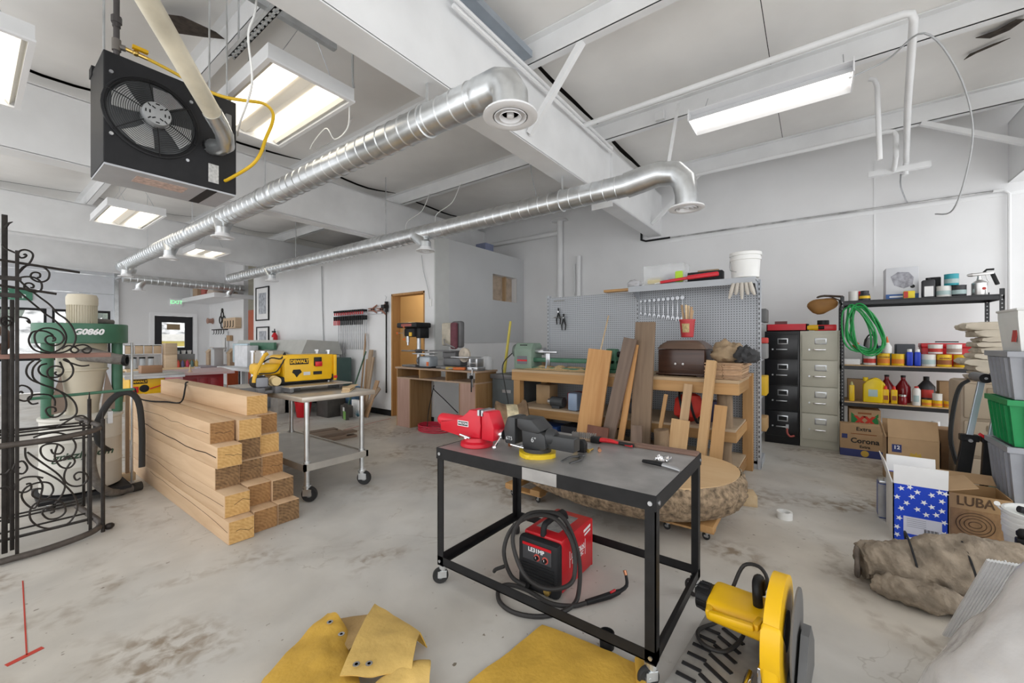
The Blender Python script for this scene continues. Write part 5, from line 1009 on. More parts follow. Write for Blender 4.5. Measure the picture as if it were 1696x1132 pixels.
for z in (.14, .50):
    B().box(.03, .74, .03, 2.42, z, z+.02).build('shelf_board', wood('pale shelf', (.60, .48, .34), (.5, .38, .26), 'Y'), WB, sm=False)
    B().box(.02, .055, .02, 2.43, z-.09, z, .002).build('shelf_rail', m_fir, WB, sm=False); B().box(.055, .74, .02, .06, z-.09, z, .002).build('shelf_rail', m_firx, WB, sm=False)
# double-sided pegboard gondola
PG = thing('pegboard_stand', 'grey metal pegboard display stand with top shelf behind workbench', 'pegboard', (4.82, .44, 0))
B().box(0, .012, .03, 1.25, .05, 1.90).build('pegboard_panel', m_peg, PG, sm=False); B().box(0, .012, 1.27, 2.50, .05, 1.90).build('pegboard_panel', m_peg, PG, sm=False)
m_gon = mat('gondola grey', (.42, .44, .47), .45, var=.05)
for y in (0, 1.25, 2.50):
    B().box(-.012, .05, y, y+.03, 0, 1.93, .003).build('upright', m_gon, PG, sm=False)
    sl = B()
    for k in range(36): sl.box(-.0135, -.012, y+.011, y+.019, .12+k*.05, .145+k*.05)
    stuff(sl.build('slot_row', m_blk, PG, sm=False))
B().box(-.30, .0, .02, 1.27, 1.905, 1.925).box(-.30, -.285, .02, 1.27, 1.86, 1.905).build('top_shelf', m_gon, PG, sm=False)
for y in (.03, 1.26): B().prism([(0, 1.905), (-.27, 1.905), (0, 1.78)], y, y+.004, Matrix(((1,0,0,0),(0,0,1,0),(0,1,0,0),(0,0,0,1)))).build('shelf_bracket', m_gon, PG, sm=False)
for z in (.35, .72, 1.10, 1.48): B().box(.05, .33, .0, 2.5, z, z+.02).build('back_shelf', m_gon, PG, sm=False)
B().box(.0, .40, .0, 2.53, 0, .08).build('base_deck', m_gon, PG, sm=False)
# bins sticking out on the back shelves
for k, (z, c, h, lab) in enumerate(((.74, (.68, .42, .01), .20, 'yellow and black tool case on the back of pegboard stand'), (.37, (.45, .28, .12), .14, 'wooden tray low on the back of pegboard stand'), (1.12, (.25, .25, .25), .16, 'grey bin on the back of pegboard stand, middle shelf'), (1.50, (.12, .12, .12), .14, 'black bin on the back of pegboard stand, top shelf'), (1.30, (.55, .05, .04), .06, 'red tin on the grey bin behind the pegboard'))):
    tag(B().box(0, .24, 0, .22, 0, h, .01).build('storage_bin', mat('storage bin %d' % k, c, .5), None, loc=(4.92, .40, z if k != 4 else 1.281)), lab, 'bin')
# combination wrenches hanging on the pegboard
def make_wrench():
    t = thing('combination_wrench', 'x', 'wrench', (0, 0, 0), 0, 'wrenches hanging on the pegboard'); m_wrn = mat('wrench steel', (.42, .43, .45), .35, .8)
    B().box(-.003, .003, -.007, .007, -.085, .085, .002).build('handle', m_wrn, t)
    B().lathe([(.010, -.004), (.018, -.004), (.018, .004), (.010, .004), (.010, -.004)], 16, TR((0, 0, .10), (0, PI/2, 0))).build('ring_end', m_wrn, t)
    B().prism([(-.008, -.02), (-.018, -.005), (-.016, .02), (-.006, .024), (-.007, .004), (.007, .004), (.006, .024), (.016, .02), (.018, -.005), (.008, -.02)], -.004, .004, Matrix(((0,0,1,0),(1,0,0,0),(0,-1,0,-.09),(0,0,0,1)))).build('open_end', m_wrn, t, sm=False)
    return t
wr_ = make_wrench()
for k in range(10):
    pos = (4.80, 1.66-k*.052, 1.70-.004*k); lab = '%s chrome wrench from the left in the pegboard row' % ORD[k]; sc = .75+.06*k
    o = wr_ if k == 0 else dup(wr_, pos, 0, lab)
    o.location = pos; o['label'] = lab; o.scale = (1, sc, sc)
# hanging pliers and squares at the left end of the pegboard
for k, (y, z, lab) in enumerate(((2.78, 1.70, 'black pliers hanging at the left end of pegboard'), (2.70, 1.62, 'black snips hanging lower at the left end of pegboard'))):
    t = thing('hanging_pliers', lab, 'pliers', (4.79, y, z), 0, 'tools at the left end of the pegboard'); 
    for s in (-1, 1): B().tube([(0, s*.008, .05), (0, -s*.004, .0), (0, s*.03, -.10), (0, s*.025, -.17)], [.006, .012, .009, .007], 8).build('handle', m_blk, t)
    B().cyl((-.012, 0, 0), (.012, 0, 0), .012, n=10).build('pivot', m_steel, t)
t = thing('peg_hook', 'chrome wire hooks at left end of pegboard', 'hook', (4.80, 2.70, 1.62)); B().tube([(0, .1, 0), (-.10, .1, 0), (-.10, -.06, 0), (0, -.06, 0)], .005, 6).build('lower_wire', m_chrome, t); B().tube([(0, .1, .22), (-.09, .1, .22), (-.09, -.06, .22)], .005, 6).build('upper_wire', m_chrome, t)
# ------------------------------------------------------------------ wood lathe on the bench
LT = thing('wood_lathe', 'green bench lathe covered in shavings on the workbench', 'lathe', (4.16, 1.72, .961))
B().box(-.02, .18, 0, 1.32, 0, .03, .004).build('base', m_grn, LT); B().box(.02, .14, .0, 1.08, .09, .14, .01).build('bed', m_grn, LT)
B().box(.02, .14, .0, .12, .03, .26, .02).build('tailstock', m_grn, LT); B().cyl((.08, .0, .20), (.08, -.04, .20), .03, n=12).build('tail_wheel', m_blk, LT)
B().prism([(-.03, .0), (.22, .0), (.22, .28), (.18, .32), (.02, .32), (-.03, .24)], 1.06, 1.32, Matrix(((1,0,0,0),(0,0,1,0),(0,1,0,0),(0,0,0,1))), .01).build('headstock', mat('pale lathe green', (.22, .30, .24), .45, var=.15), LT)
B().cyl((.08, 1.32, .22), (.08, 1.37, .22), .085, n=24).build('hand_wheel', mat('dark green grey', (.13, .16, .14), .5), LT); B().cyl((.08, 1.37, .22), (.08, 1.385, .22), .04, n=16).build('wheel_cap', mat('wheel cap', (.5, .52, .5), .4), LT)
B().cyl((.08, .96, .22), (.08, 1.06, .22), .028, n=14).cyl((.08, .93, .22), (.08, .97, .22), .045, n=16).build('chuck', m_steel, LT)
B().box(-.032, -.03, 1.12, 1.27, .06, .16).build('red_label', mat('lathe label', (.16, .16, .18), .5), LT, sm=False); B().box(-.0335, -.032, 1.12, 1.27, .095, .115).build('red_band', m_red, LT, sm=False)
B().box(.0, .004, 1.14, 1.25, .235, .30).build('maker_plate', m_blk, LT, sm=False)
B().box(.0, .03, .72, .98, .20, .222, .004).box(.01, .04, .82, .88, .05, .20, .006).build('tool_rest', m_steel, LT); B().tube([(-.03, .83, .12), (-.05, .84, .02)], .009, 8).build('lock_lever', mat('blue grey lever', (.3, .36, .42), .4), LT)
shv = B().grid(lambda u, v: (4.06+.30*u, 1.9+1.0*v, .962+.055*max(0, math.sin(PI*u))**1.5*max(0, math.sin(PI*v))**.7*(.6+.8*_ns.noise(Vector((u*6, v*11, 0)))+.15)), 18, 40).build('wood_shavings', mat('pale shavings', (.66, .46, .24), .9, var=.3, scale=50, bump=.8, bscale=120)); tag(shv, 'pale wood shavings heaped under the lathe', 'shavings'); stuff(shv)
cable('lathe_cord', [(4.20, 3.12, 1.15), (4.05, 3.16, 1.0), (3.97, 3.06, .75), (3.93, 2.98, .45), (3.85, 3.1, .02)], .007, m_rubber, 'black cord hanging from the lathe down the bench end', k=5)
leaning('thin_dowel', (3.98, 1.86, .975), (4.78, 2.06, 1.62), .012, .012, m_pine, 'thin wooden dowel leaning on the pegboard', 'dowel')
# phonograph-like wooden case
PH = thing('wooden_case', 'dark wooden case with domed lid and two knobs on the workbench', 'case', (4.18, .84, .961))
m_walnut = wood('dark walnut', (.075, .035, .022), (.042, .018, .012), 'Y', .3, rand=0)
B().box(0, .40, 0, .43, .025, .26, .006).build('body', m_walnut, PH); B().box(-.02, .42, -.02, .45, .01, .028, .006).build('base_plinth', m_walnut, PH)
for x, y in ((0, .02), (0, .38), (.36, .02), (.36, .38)): B().box(x, x+.05, y-.01, y+.05, 0, .012).build('foot', m_walnut, PH, sm=False)
B().grid(lambda u, v: (-.012+.424*u, -.012+.454*v, .265+.085*min(1, 5*min(u, 1-u, v, 1-v))**.6), 16, 16).build('domed_lid', wood('walnut lid', (.16, .10, .07), (.10, .06, .04), 'Y', .35, rand=0), PH)
for y in (.19, .26): B().cyl((0, y, .12), (-.012, y, .12), .005, n=8).sphere((-.018, y, .12), .011, 10).build('knob', m_whiter, PH)
RP = thing('red_pot', 'red pot holding paint brushes and sticks', 'pot', (4.62, 1.11, 1.37)); RP.location = (4.46, 1.06, 1.355-.012)
B().lathe([(.055, 0), (.06, .005), (.075, .17), (.08, .17), (.08, .185), (.07, .185), (.055, .02), (.001, .02)], 20).build('pot', mat('red plastic pot', (.50, .035, .04), .35), RP); B().grid(lambda u, v: ((.066+.012*v)*math.cos(PI+.5-1.0*u), (.066+.012*v)*math.sin(PI+.5-1.0*u), .05+.09*v), 6, 2).build('label', mat('pot label', (.55, .42, .20), .6, var=.4, scale=60), RP)
for k in range(6):
    r = random.Random(k+20); a = k*1.05; B().tube([(.02*math.cos(a), .02*math.sin(a), .03), (.055*math.cos(a), .055*math.sin(a), .24+.1*r.random())], [.006, .012], 8).build('brush_handle', (m_pine, m_leans[0], m_stud)[k % 3], RP)
# shingles stack
for k in range(11):
    r = random.Random(k+50)
    tag(B().box(0, .62-.03*r.random(), 0, .15, 0, .012, .001).box(0, .62-.03*r.random(), .153, .30, 0, .012, .001).build('cedar_shingle', wood('cedar shingle', (.55, .36, .22), (.43, .26, .14), 'X', rand=.3), None, sm=False, loc=(4.04+.02*r.random(), .50+.02*r.random(), .962+k*.0132), rot=(0, 0, (r.random()-.5)*.06)), '%s cedar shingle from the bottom of the stack' % (ORD[k] if k < 10 else 'topmost'), 'shingle', 'cedar shingles stacked at the bench end')
def lump(name, m, loc, s, lab, cat, seed, amp=.35, freq=3.2, n=28):
    b = B().sphere((0, 0, 0), 1, n); 
    for v in b.bm.verts:
        q = v.co.normalized(); v.co += q*(_ns.noise(q*freq+Vector((seed, 0, seed)))*amp + .4*amp*_ns.noise(q*freq*2.7+Vector((0, seed, 0))))
        if v.co.z < -.55: v.co.z = -.55
    b.bm.transform(Matrix.Diagonal((*s, 1)))
    return tag(b.build(name, m, None, loc=(loc[0], loc[1], loc[2]+s[2]*.55), angle=80), lab, cat)
m_canvas = mat('brown canvas', (.36, .26, .16), .9, var=.25, scale=9, bump=.4)
lump('canvas_bag', m_canvas, (4.32, .66, 1.108), (.15, .14, .12), 'crumpled brown canvas bag on the shingles', 'bag', 3)
lump('black_glove', mat('black cloth', (.05, .05, .052), .85, var=.2), (4.25, .50, 1.108), (.11, .10, .09), 'black glove heap right of the canvas bag', 'gloves', 9, .5)
# top shelf goods
TU = thing('plastic_tub', 'clear plastic tub with junk on the pegboard top shelf', 'tub', (4.70, 1.34, 1.926)); TU.scale = (.75, 1, 1); 
B().prism([(-.11, 0), (.11, 0), (.14, .22), (-.14, .22)], -.22, .22, Matrix(((1,0,0,0),(0,0,1,0),(0,1,0,.001),(0,0,0,1)))).build('tub', mat('clear plastic', (.8, .82, .84), .1, alpha=.35), TU, sm=False)
B().box(-.12, .10, .02, .20, .01, .09, .03).build('cream_contents', mat('cream junk', (.66, .58, .36), .8), TU); B().box(-.12, .10, -.17, .0, .01, .12, .03).build('grey_contents', mat('grey junk', (.42, .42, .45), .8, var=.3, scale=20), TU); B().box(-.13, -.05, -.2, -.12, .02, .14, .01).build('lime_contents', mat('lime paper', (.45, .70, .05), .6), TU)
WBk = thing('white_bucket', 'white lidded bucket at the right end of top shelf', 'bucket', (4.62, .555, 1.926)); B().lathe([(.115, 0), (.12, .005), (.13, .17), (.138, .172), (.138, .20), (.132, .202), (.132, .215), (.142, .217), (.142, .245), (.13, .252), (.001, .252)], 32).build('pail', m_white, WBk); B().tube([(0, .135, .18), (-.10, .12, .08), (-.14, .06, .05)], .003, 5, smooth=3).build('bail_handle', m_steel, WBk); B().grid(lambda u, v: (.122*math.cos(PI-.5+.5*u), .122*math.sin(PI-.5+.5*u), .02+.03*v), 5, 1).build('label', m_paper, WBk)
CA = thing('caulk_gun', 'long red caulking gun lying along the top shelf edge', 'caulk gun', (4.548, .78, 1.926)); B().bar((0, 0, .06), (0, .30, .045), .05, .045, .012).bar((0, .28, .045), (0, .58, .02), .03, .03, .008).build('barrel', mat('bright red plastic', (.62, .015, .03), .35), CA); B().bar((0, .56, .02), (0, .64, .012), .008, .008).build('nozzle', m_white, CA)
BC = thing('black_case', 'black case behind the red caulking gun', 'case', (4.68, .80, 1.926)); B().box(-.05, .06, -.04, .30, 0, .11, .008).build('body', m_blkm, BC); B().box(-.04, .05, 0, .2, .11, .125, .004).build('cloth_top', m_canvas, BC)
lump('grey_rags', mat('grey rags', (.5, .5, .52), .9, var=.2), (4.58, 1.66, 1.926), (.07, .08, .05), 'grey rags at the left end of the top shelf', 'rags', 5)
tag(B().box(0, .12, 0, .07, 0, .02, .003).build('lime_strip', mat('lime paper', (.45, .70, .05), .6), None, loc=(4.535, .60, 1.926)), 'lime green strip at the foot of white bucket', 'strip') if False else None
for k in range(5):
    r = random.Random(k+5); y = .50+.035*k
    tag(B().tube([(4.50, y, 1.87), (4.49+.02*r.random(), y+.01*(k-2), 1.79), (4.50, y+.02*(k-2), 1.70+.06*r.random())], [.016, .02, .009], 8, smooth=3).build('hanging_glove', mat('pale cotton glove', (.58, .54, .48), .9, var=.15), None), '%s pale cotton glove hanging from the shelf end' % ORD[k], 'glove', 'gloves hanging from the top shelf')
tag(B().box(0, .10, 0, .35, 0, .03, .002).build('wood_offcut', m_fir, None, loc=(4.70, 1.74, 1.904)), 'small wood offcut on top of left pegboard panel', 'offcut')
# ------------------------------------------------------------------ under-bench clutter and leaning boards
def simple(name, b, m, loc, lab, cat, rz=0, group=None, rot=None): return tag(b.build(name, m, None, loc=loc, rot=rot or (0, 0, rz)), lab, cat, group)
simple('plastic_jug', B().box(-.07, .07, -.06, .06, 0, .20, .02), mat('milky blue jug', (.34, .44, .60), .3, alpha=.85), (4.13, 2.18, .521), 'blue translucent jug on the middle bench shelf', 'jug')
mo = thing('router_motor', 'grey router motor on the middle bench shelf', 'router', (4.16, 2.42, .521)); B().cyl((0, -.08, .07), (0, .08, .07), .06, n=16).box(-.06, .06, -.05, .05, 0, .03).build('body', mat('dark motor', (.06, .065, .07), .5, var=.2), mo); B().cyl((0, .08, .07), (0, .13, .07), .045, .03, n=14).build('end_cap', m_steel, mo)
for k, (x, y, z, w, d, h, c, lab) in enumerate(((4.30, 2.62, .521, .2, .2, .24, (.45, .30, .16), 'cardboard box on the middle bench shelf, left end'), (4.2, 2.46, .161, .26, .3, .12, (.03, .10, .35), 'blue case on the bottom bench shelf'), (4.15, 2.08, .161, .28, .3, .16, (.05, .05, .06), 'black case on the bottom bench shelf'), (4.2, 1.72, .161, .26, .28, .18, (.40, .27, .15), 'cardboard tray on the bottom bench shelf'), (4.35, 2.20, .521, .25, .2, .16, (.40, .03, .03), 'red case at back of the middle bench shelf'), (4.3, 1.5, .521, .3, .3, .12, (.08, .08, .09), 'black flat case on the middle bench shelf'), (4.3, .72, .521, .14, .14, .20, (.05, .05, .12), 'dark blue can on the middle bench shelf near log leg'))):
    simple('bench_case', B().box(0, w, 0, d, 0, h, .008), mat('bench case %d' % k, c, .5, var=.15), (x, y, z), lab, 'case')
LB = thing('red_tool_bag', 'red and black strap bag on the middle bench shelf', 'bag', (4.20, .98, .521)); B().sphere((0, 0, .14), .14, 18, (.75, 1.05, 1)).displace(.04, 9).build('bag', mat('red nylon', (.60, .035, .02), .6, var=.2), LB)
for a in (-.5, .4): B().tube([(.12*math.cos(t)*.95, .155*math.cos(a)*math.sin(t)*.3+.10*a, .14+.15*math.sin(t)) for t in [2*PI*i/20 for i in range(20)]], .012, 6, closed=True).build('strap', m_blk, LB)
# wheel rim behind the vises
RM = thing('wheel_rim', 'big rusty cream truck wheel rim on the floor by workbench', 'wheel rim', (3.50, 2.62, .335), rot=(0, 0, 0))
m_rust = mat('rusty cream paint', (.50, .36, .19), .7, var=.45, scale=7, bump=.4); m_rustd = mat('rusty brown steel', (.26, .17, .10), .7, var=.4, scale=9, bump=.4)
Mr = Matrix.Rotation(math.radians(42), 4, 'Z') @ Matrix.Rotation(PI/2, 4, 'X')
B().lathe([(.335, .16), (.335, .135), (.31, .12), (.285, .08), (.28, -.02), (.30, -.10), (.325, -.14), (.325, -.16), (.30, -.165), (.27, -.11), (.25, -.02), (.25, .1), (.29, .15), (.32, .17)], 40, Mr).build('rim', m_rustd, RM)
B().lathe([(.26, .04), (.20, .09), (.12, .10), (.10, .09), (.10, .07), (.2, .06), (.26, .02)], 32, Mr).build('disc', m_rust, RM)
B().lathe([(.282, .08), (.288, .05), (.288, -.06), (.284, -.08)], 40, Mr).build('paint_band', mat('flaking cream paint', (.62, .54, .36), .7, var=.5, scale=12), RM)
for k in range(6):
    a = k*PI/3; B().cyl(Mr @ Vector((.15*math.cos(a), .15*math.sin(a), .088)), Mr @ Vector((.15*math.cos(a), .15*math.sin(a), .104)), .018, n=10).build('lug_hole', m_dark, RM)
# boards leaning on the front of the workbench
m_b1 = wood('orange pine board', (.60, .33, .13), (.49, .24, .08), 'Z', rand=.05); m_b2 = wood('weathered dark board', (.20, .14, .105), (.12, .082, .06), 'Z', rand=.05); m_b3 = wood('weathered brown board', (.24, .165, .105), (.16, .105, .065), 'Z', rand=.05)
leaning('pine_board', (3.78, 1.90, 0.01), (3.965, 1.80, 1.215), .26, .022, m_b1, 'wide orange pine board with knots leaning on bench', 'board')
leaning('weathered_board', (3.74, 1.70, 0.012), (3.895, 1.45, 1.33), .13, .03, m_b2, 'dark weathered board, narrower at top, leaning on bench', 'board')
leaning('weathered_board', (3.80, 1.565, 0.01), (3.922, 1.41, 1.27), .06, .02, m_b1, 'thin light edge board hidden behind the dark weathered one', 'board')
leaning('weathered_board', (3.87, 1.36, 0.01), (3.975, 1.33, 1.49), .19, .035, m_b3, 'tallest weathered brown board leaning on bench', 'board')
leaning('pine_board', (3.75, .99, 0.01), (3.96, .93, .91), .075, .018, m_stud, 'upright slat of the narrow pine board with a wide foot', 'board')
leaning('pine_board', (3.70, 1.0, 0.01), (3.83, .965, .60), .155, .02, m_pine if False else wood('light pine board', (.58, .38, .19), (.48, .29, .13), 'Z'), 'short wide pine offcut with a round knot', 'board')
leaning('corner_post', (3.80, .82, 0.01), (3.955, .735, 1.13), .075, .075, wood('light pine board', (.58, .38, .19), (.48, .29, .13), 'Z'), 'square pine post leaning at the right end of the bench', 'post')
leaning('pine_board', (3.78, .70, 0.01), (3.95, .66, .74), .10, .02, m_firz, 'angled-top pine board right of the square post', 'board')
leaning('thin_strip', (3.80, 1.215, 0.01), (3.96, 1.13, .80), .035, .02, m_firz, 'thin pointed strip between brown board and round bolt', 'strip')
leaning('dark_offcut', (3.66, 1.30, 0.01), (3.73, 1.33, .52), .10, .03, m_b2, 'short dark offcut leaning in front of the brown board', 'offcut')
leaning('red_offcut', (3.62, 1.72, 0.01), (3.70, 1.70, .47), .22, .022, wood('cherry offcut', (.20, .075, .045), (.13, .045, .028), 'Z'), 'short reddish offcut at the foot of dark weathered board', 'offcut')
leaning('white_strip', (3.72, 1.80, 0.01), (3.90, 1.66, .62), .02, .012, m_white, 'white strip peeking beside the dark weathered board', 'strip')
simple('log_bolt', B().tube([(0, 0, 0), (.01, 0, .25), (0, .01, .5)], [.075, .07, .066], 14, smooth=3).displace(.01, 16), wood('barked log', (.30, .21, .13), (.17, .115, .07), 'Z', .85, 6, .2, 0, bump=.5), (3.78, 1.11, 0), 'short round log bolt standing before the bench', 'log')
# ------------------------------------------------------------------ live-edge slab on dollies
SL = thing('wood_slab', 'thick live-edge wood slab with rough bark resting on dollies', 'slab', (0, 0, .12))
OUT = [(2.68,.68),(2.58,.95),(2.57,1.35),(2.68,1.75),(2.84,2.08),(3.08,2.22),(3.4,2.1),(3.58,1.75),(3.66,1.3),(3.68,.95),(3.62,.62),(3.46,.44),(3.22,.38),(2.92,.45)]
op = spline([Vector((x, y, 0)) for x, y in OUT], 12, True); cen = Vector((3.2, 1.2, 0))
def slab_ring(f, z, rough, b):
    rg = []
    for i, p in enumerate(op):
        q = cen+(p-cen)*f
        nz = _ns.noise(Vector((p.x*8, p.y*8, z*10)))*rough*.8 + _ns.noise(Vector((p.x*30, p.y*30, z*40)))*rough*.6 + _ns.noise(Vector((p.x*75, p.y*75, z*60)))*rough*.5
        d = (p-cen).normalized(); th = 1.0 if p.y < 1.2 else max(.55, 1-.45*(p.y-1.2))
        rg.append(b.bm.verts.new(q + d*nz + Vector((0, 0, z*th+(0 if rough == 0 else nz*.3)))))
    return rg
b = B(); b._skin([slab_ring(f, z, r, b) for f, z, r in ((.80, .0, .012), (.88, .008, .02), (.93, .025, .028), (.965, .05, .034), (.985, .08, .036), (1.0, .11, .036), (1.005, .14, .036), (1.0, .17, .034), (.99, .20, .028), (.975, .225, .02), (.955, .242, .012))], True, False)
b.build('bark', mat('rough bark', (.33, .24, .155), .95, var=.65, scale=30, bump=1.0, bscale=95), SL, angle=60)
b = B(); b._skin([slab_ring(.95, .19, 0, b), slab_ring(.95, .246, 0, b)]); b.build('sawn_face', wood('pale slab face', (.66, .46, .26), (.60, .39, .20), 'Y', .55, 4, .2, 0), SL)
for (x, y, l) in ((2.84, .52, .6), (2.70, 1.74, .6)):
    d = thing('furniture_dolly', 'wheeled wooden dolly under the %s end of slab' % ('near right' if y < 1 else 'left'), 'dolly', (x, y, 0), 0, 'dollies under the slab')
    [B().box(0, l, y_, y_+.09, .075, .118, .003).build('rail', m_firx, d, sm=False) for y_ in (0, .25)]; [B().box(x_, x_+.08, 0, .34, .062, .075).build('cross_board', m_fir, d, sm=False) for x_ in (.02, l-.10)]
    for cx in (.06, l-.06):
        for cy in (.045, .295): caster(d, cx, cy, .026, .064, 1.2, m_steel)
simple('scrap_block', B().box(0, .16, 0, .10, 0, .09, .003), m_pinex, (3.70, .36, 0), 'pale wood block on the floor right of slab', 'block', .3)
simple('tape_roll', B().lathe([(.035, 0), (.05, 0), (.05, .05), (.035, .05), (.035, 0)], 20), m_white, (3.60, .18, 0), 'white tape roll on floor right of slab', 'tape')
# ------------------------------------------------------------------ filing cabinets
def cabinet(name, y0, w, m, lab, face_m, hm, frame):
    t = thing(name, lab, 'filing cabinet', (6.20, y0, 0)); h = 1.43
    B().box(.006, .68, 0, w, 0, h, .004).build('body', m, t)
    for k in range(4):
        z = .10+k*.325; dr = B().box(-.012, .006, .018, w-.018, z, z+.315, .004).build('drawer', face_m, t)
        B().box(-.018, -.012, w*.32, w*.62, z+.19, z+.265, .002).build('card_frame', frame, dr); B().box(-.0195, -.018, w*.35, w*.59, z+.203, z+.252).build('card', m_blk if m is m_blkc else m_cardp, dr, sm=False)
        B().bar((-.035, w*.34, z+.125), (-.035, w*.66, z+.125), .022, .012, .003).bar((-.012, w*.36, z+.125), (-.035, w*.36, z+.125), .01, .01).bar((-.012, w*.64, z+.125), (-.035, w*.64, z+.125), .01, .01).build('handle', hm, dr); B().cyl((-.012, w*.76, z+.125), (-.020, w*.76, z+.125), .010, n=10).build('latch', m_steel, dr)
    return t
m_blkc = mat('cabinet black', (.012, .012, .014), .3, var=.2, scale=5); m_beig = mat('cabinet beige', (.54, .52, .43), .4, var=.05, scale=4); m_cardp = mat('card paper', (.60, .60, .56), .8)
cabinet('filing_cabinet', .155, .37, m_blkc, 'black four-drawer filing cabinet beside the pegboard stand', m_blkc, m_steel, m_steel); cabinet('filing_cabinet', -.235, .385, m_beig, 'beige four-drawer filing cabinet next to the shelving', m_beig, m_chrome, m_steel)
PW = thing('pipe_hook', 'red handled hook hanging on the black cabinet drawer', 'hook', (6.155, .28, .16)); B().tube([(0, 0, .06), (-.005, 0, .0), (-.005, -.03, -.045), (-.005, -.075, -.03)], .011, 8, smooth=3).build('red_grip', mat('coral grip', (.50, .12, .10), .5), PW); B().box(-.01, .01, -.015, .015, .05, .10).build('shank', m_steel, PW, sm=False)
RT = thing('red_parts_tray', 'red plastic parts tray on the black filing cabinet', 'tray', (6.26, .10, 1.432)); B().box(0, .3, -.02, .41, 0, .012).box(0, .012, -.02, .41, 0, .09).box(.288, .3, -.02, .41, 0, .09).box(0, .3, -.02, -.008, 0, .09).box(0, .3, .398, .41, 0, .09).build('tray', mat('bright red plastic', (.62, .015, .03), .35), RT, sm=False)
for k in range(4): B().box(.02, .1, .02+k*.095, .07+k*.095, .012, .075, .006).build('part', (m_steel, m_cardd, m_blk, m_yel)[k], RT)
simple('red_card', B().box(0, .012, 0, .14, 0, .14), mat('maroon card', (.22, .10, .10), .7), (6.58, .30, 1.432), 'maroon card standing behind the red tray', 'card')
SC = thing('yellow_drill', 'yellow and black cordless tool lying on beige cabinet', 'drill', (6.30, .02, 1.432)); B().cyl((0, .08, .04), (0, -.05, .04), .035, n=14).build('body', m_yel, SC); B().cyl((0, -.05, .04), (0, -.11, .04), .022, n=12).build('chuck', m_blk, SC); B().box(-.025, .025, .04, .10, .0, .09, .01).build('battery', m_blk, SC)
RD = thing('red_case', 'flat red tool case on the beige cabinet', 'case', (6.30, -.21, 1.432)); B().box(0, .16, 0, .22, 0, .075, .012).build('body', m_red, RD); B().cyl((.06, .13, .075), (.06, .13, .13), .06, n=18).build('knob_lid', m_blk, RD)
# ------------------------------------------------------------------ black shelving unit
SU = thing('shelving_unit', 'black boltless steel shelving unit with particle board shelves', 'shelf', (6.16, -1.51, 0))
m_shb = mat('shelf black', (.02, .02, .022), .38, var=.15, scale=9); m_part = mat('particle board', (.54, .37, .20), .8, var=.2, scale=40)
holes = []
for x in (0, .44):
    for y in (0, 1.235):
        p = B().box(x, x+.005, y, y+.035, 0, 1.83).box(x, x+.035, (y if y == 0 else y+.030), (y+.005 if y == 0 else y+.035), 0, 1.83).build('post', m_shb, SU, sm=False)
        hb_ = B()
        for k in range(44): hb_.cyl((x-.0012, y+.0175, .04+k*.04), (x, y+.0175, .04+k*.04), .0065, n=6)
        stuff(hb_.build('keyhole_row', mat('keyhole grey', (.42, .42, .43), .6), p, sm=False))
for z in (.25, .60, 1.03, 1.775):
    B().box(.003, .018, .0, 1.27, z-.055, z-.012, .004).box(.455, .47, .0, 1.27, z-.055, z-.012, .004).box(.0, .47, .0, .012, z-.055, z-.012).box(.0, .47, 1.258, 1.27, z-.055, z-.012).build('shelf_beam', m_shb, SU, sm=False)
    B().box(.006, .465, .012, 1.258, z-.012, z, .001).build('shelf_board', m_part if z < 1.5 else m_shb, SU, sm=False)
# cans, bottles and boxes on the shelves
def can(x, y, z, r, h, body, lab, lid=None, band=None, label=None, name='paint_can', cat='can'):
    t = thing(name, lab, cat, (x, y, z))
    B().lathe([(r*.97, 0), (r, .003), (r, h-.006), (r*1.03, h-.004), (r*1.03, h), (r*.93, h), (r*.90, h-.006), (.001, h-.006)], 24).build('body', body, t)
    if lid: B().lathe([(r*.9, h-.006), (r*.88, h-.001), (.001, h-.001)], 20).build('lid', lid, t)
    if band: B().lathe([(r*1.006, h*.18), (r*1.008, h*.19), (r*1.008, h*.55), (r*1.006, h*.56)], 24).build('label_band', band, t)
    if label: text(label[0], label[1], label[2], t, face((-r*1.02, 0, h*.68), '-X'), bold=.001)
    return t
m_ycan = mat('stain can yellow', (.78, .50, .015), .4); m_lidst = mat('tin lid', (.55, .55, .54), .35, .8); m_brn = mat('label brown', (.30, .10, .03), .6); m_orl = mat('label orange', (.70, .22, .03), .6); m_wcan = mat('can white', (.74, .73, .70), .4); m_redl = mat('label red', (.50, .04, .03), .5); m_teal = mat('can teal', (.03, .32, .38), .4); m_blkcan = mat('can black', (.03, .03, .035), .4); m_grlab = mat('label grey teal', (.40, .52, .52), .5)
Z2, Z3, Z1, Z4 = 1.031, .601, 1.776, .251
can(6.24, -.505, Z2, .055, .13, m_wcan, 'white can with red label on middle shelf left', m_wcan, m_redl); can(6.24, -.625, Z2, .055, .135, m_ycan, 'yellow stain can on middle shelf, first from left', m_lidst, m_orl, ('MINWAX', .022, m_brn)); can(6.24, -.745, Z2, .055, .13, m_ycan, 'yellow stain can on middle shelf, second from left', m_lidst, m_orl)
can(6.24, -.985, Z2, .058, .13, m_wcan, 'white can with grey-teal label on middle shelf', m_wcan, m_grlab); can(6.24, -1.105, Z2, .057, .13, m_ycan, 'yellow stain can on middle shelf, third from left', m_lidst, m_brn, ('MINWAX', .022, m_brn)); can(6.24, -1.23, Z2, .058, .13, m_ycan, 'yellow stain can on middle shelf, fourth from left', m_lidst, m_brn); can(6.25, -1.36, Z2, .058, .13, m_ycan, 'yellow stain can partly behind the drop cloths', m_lidst, m_orl)
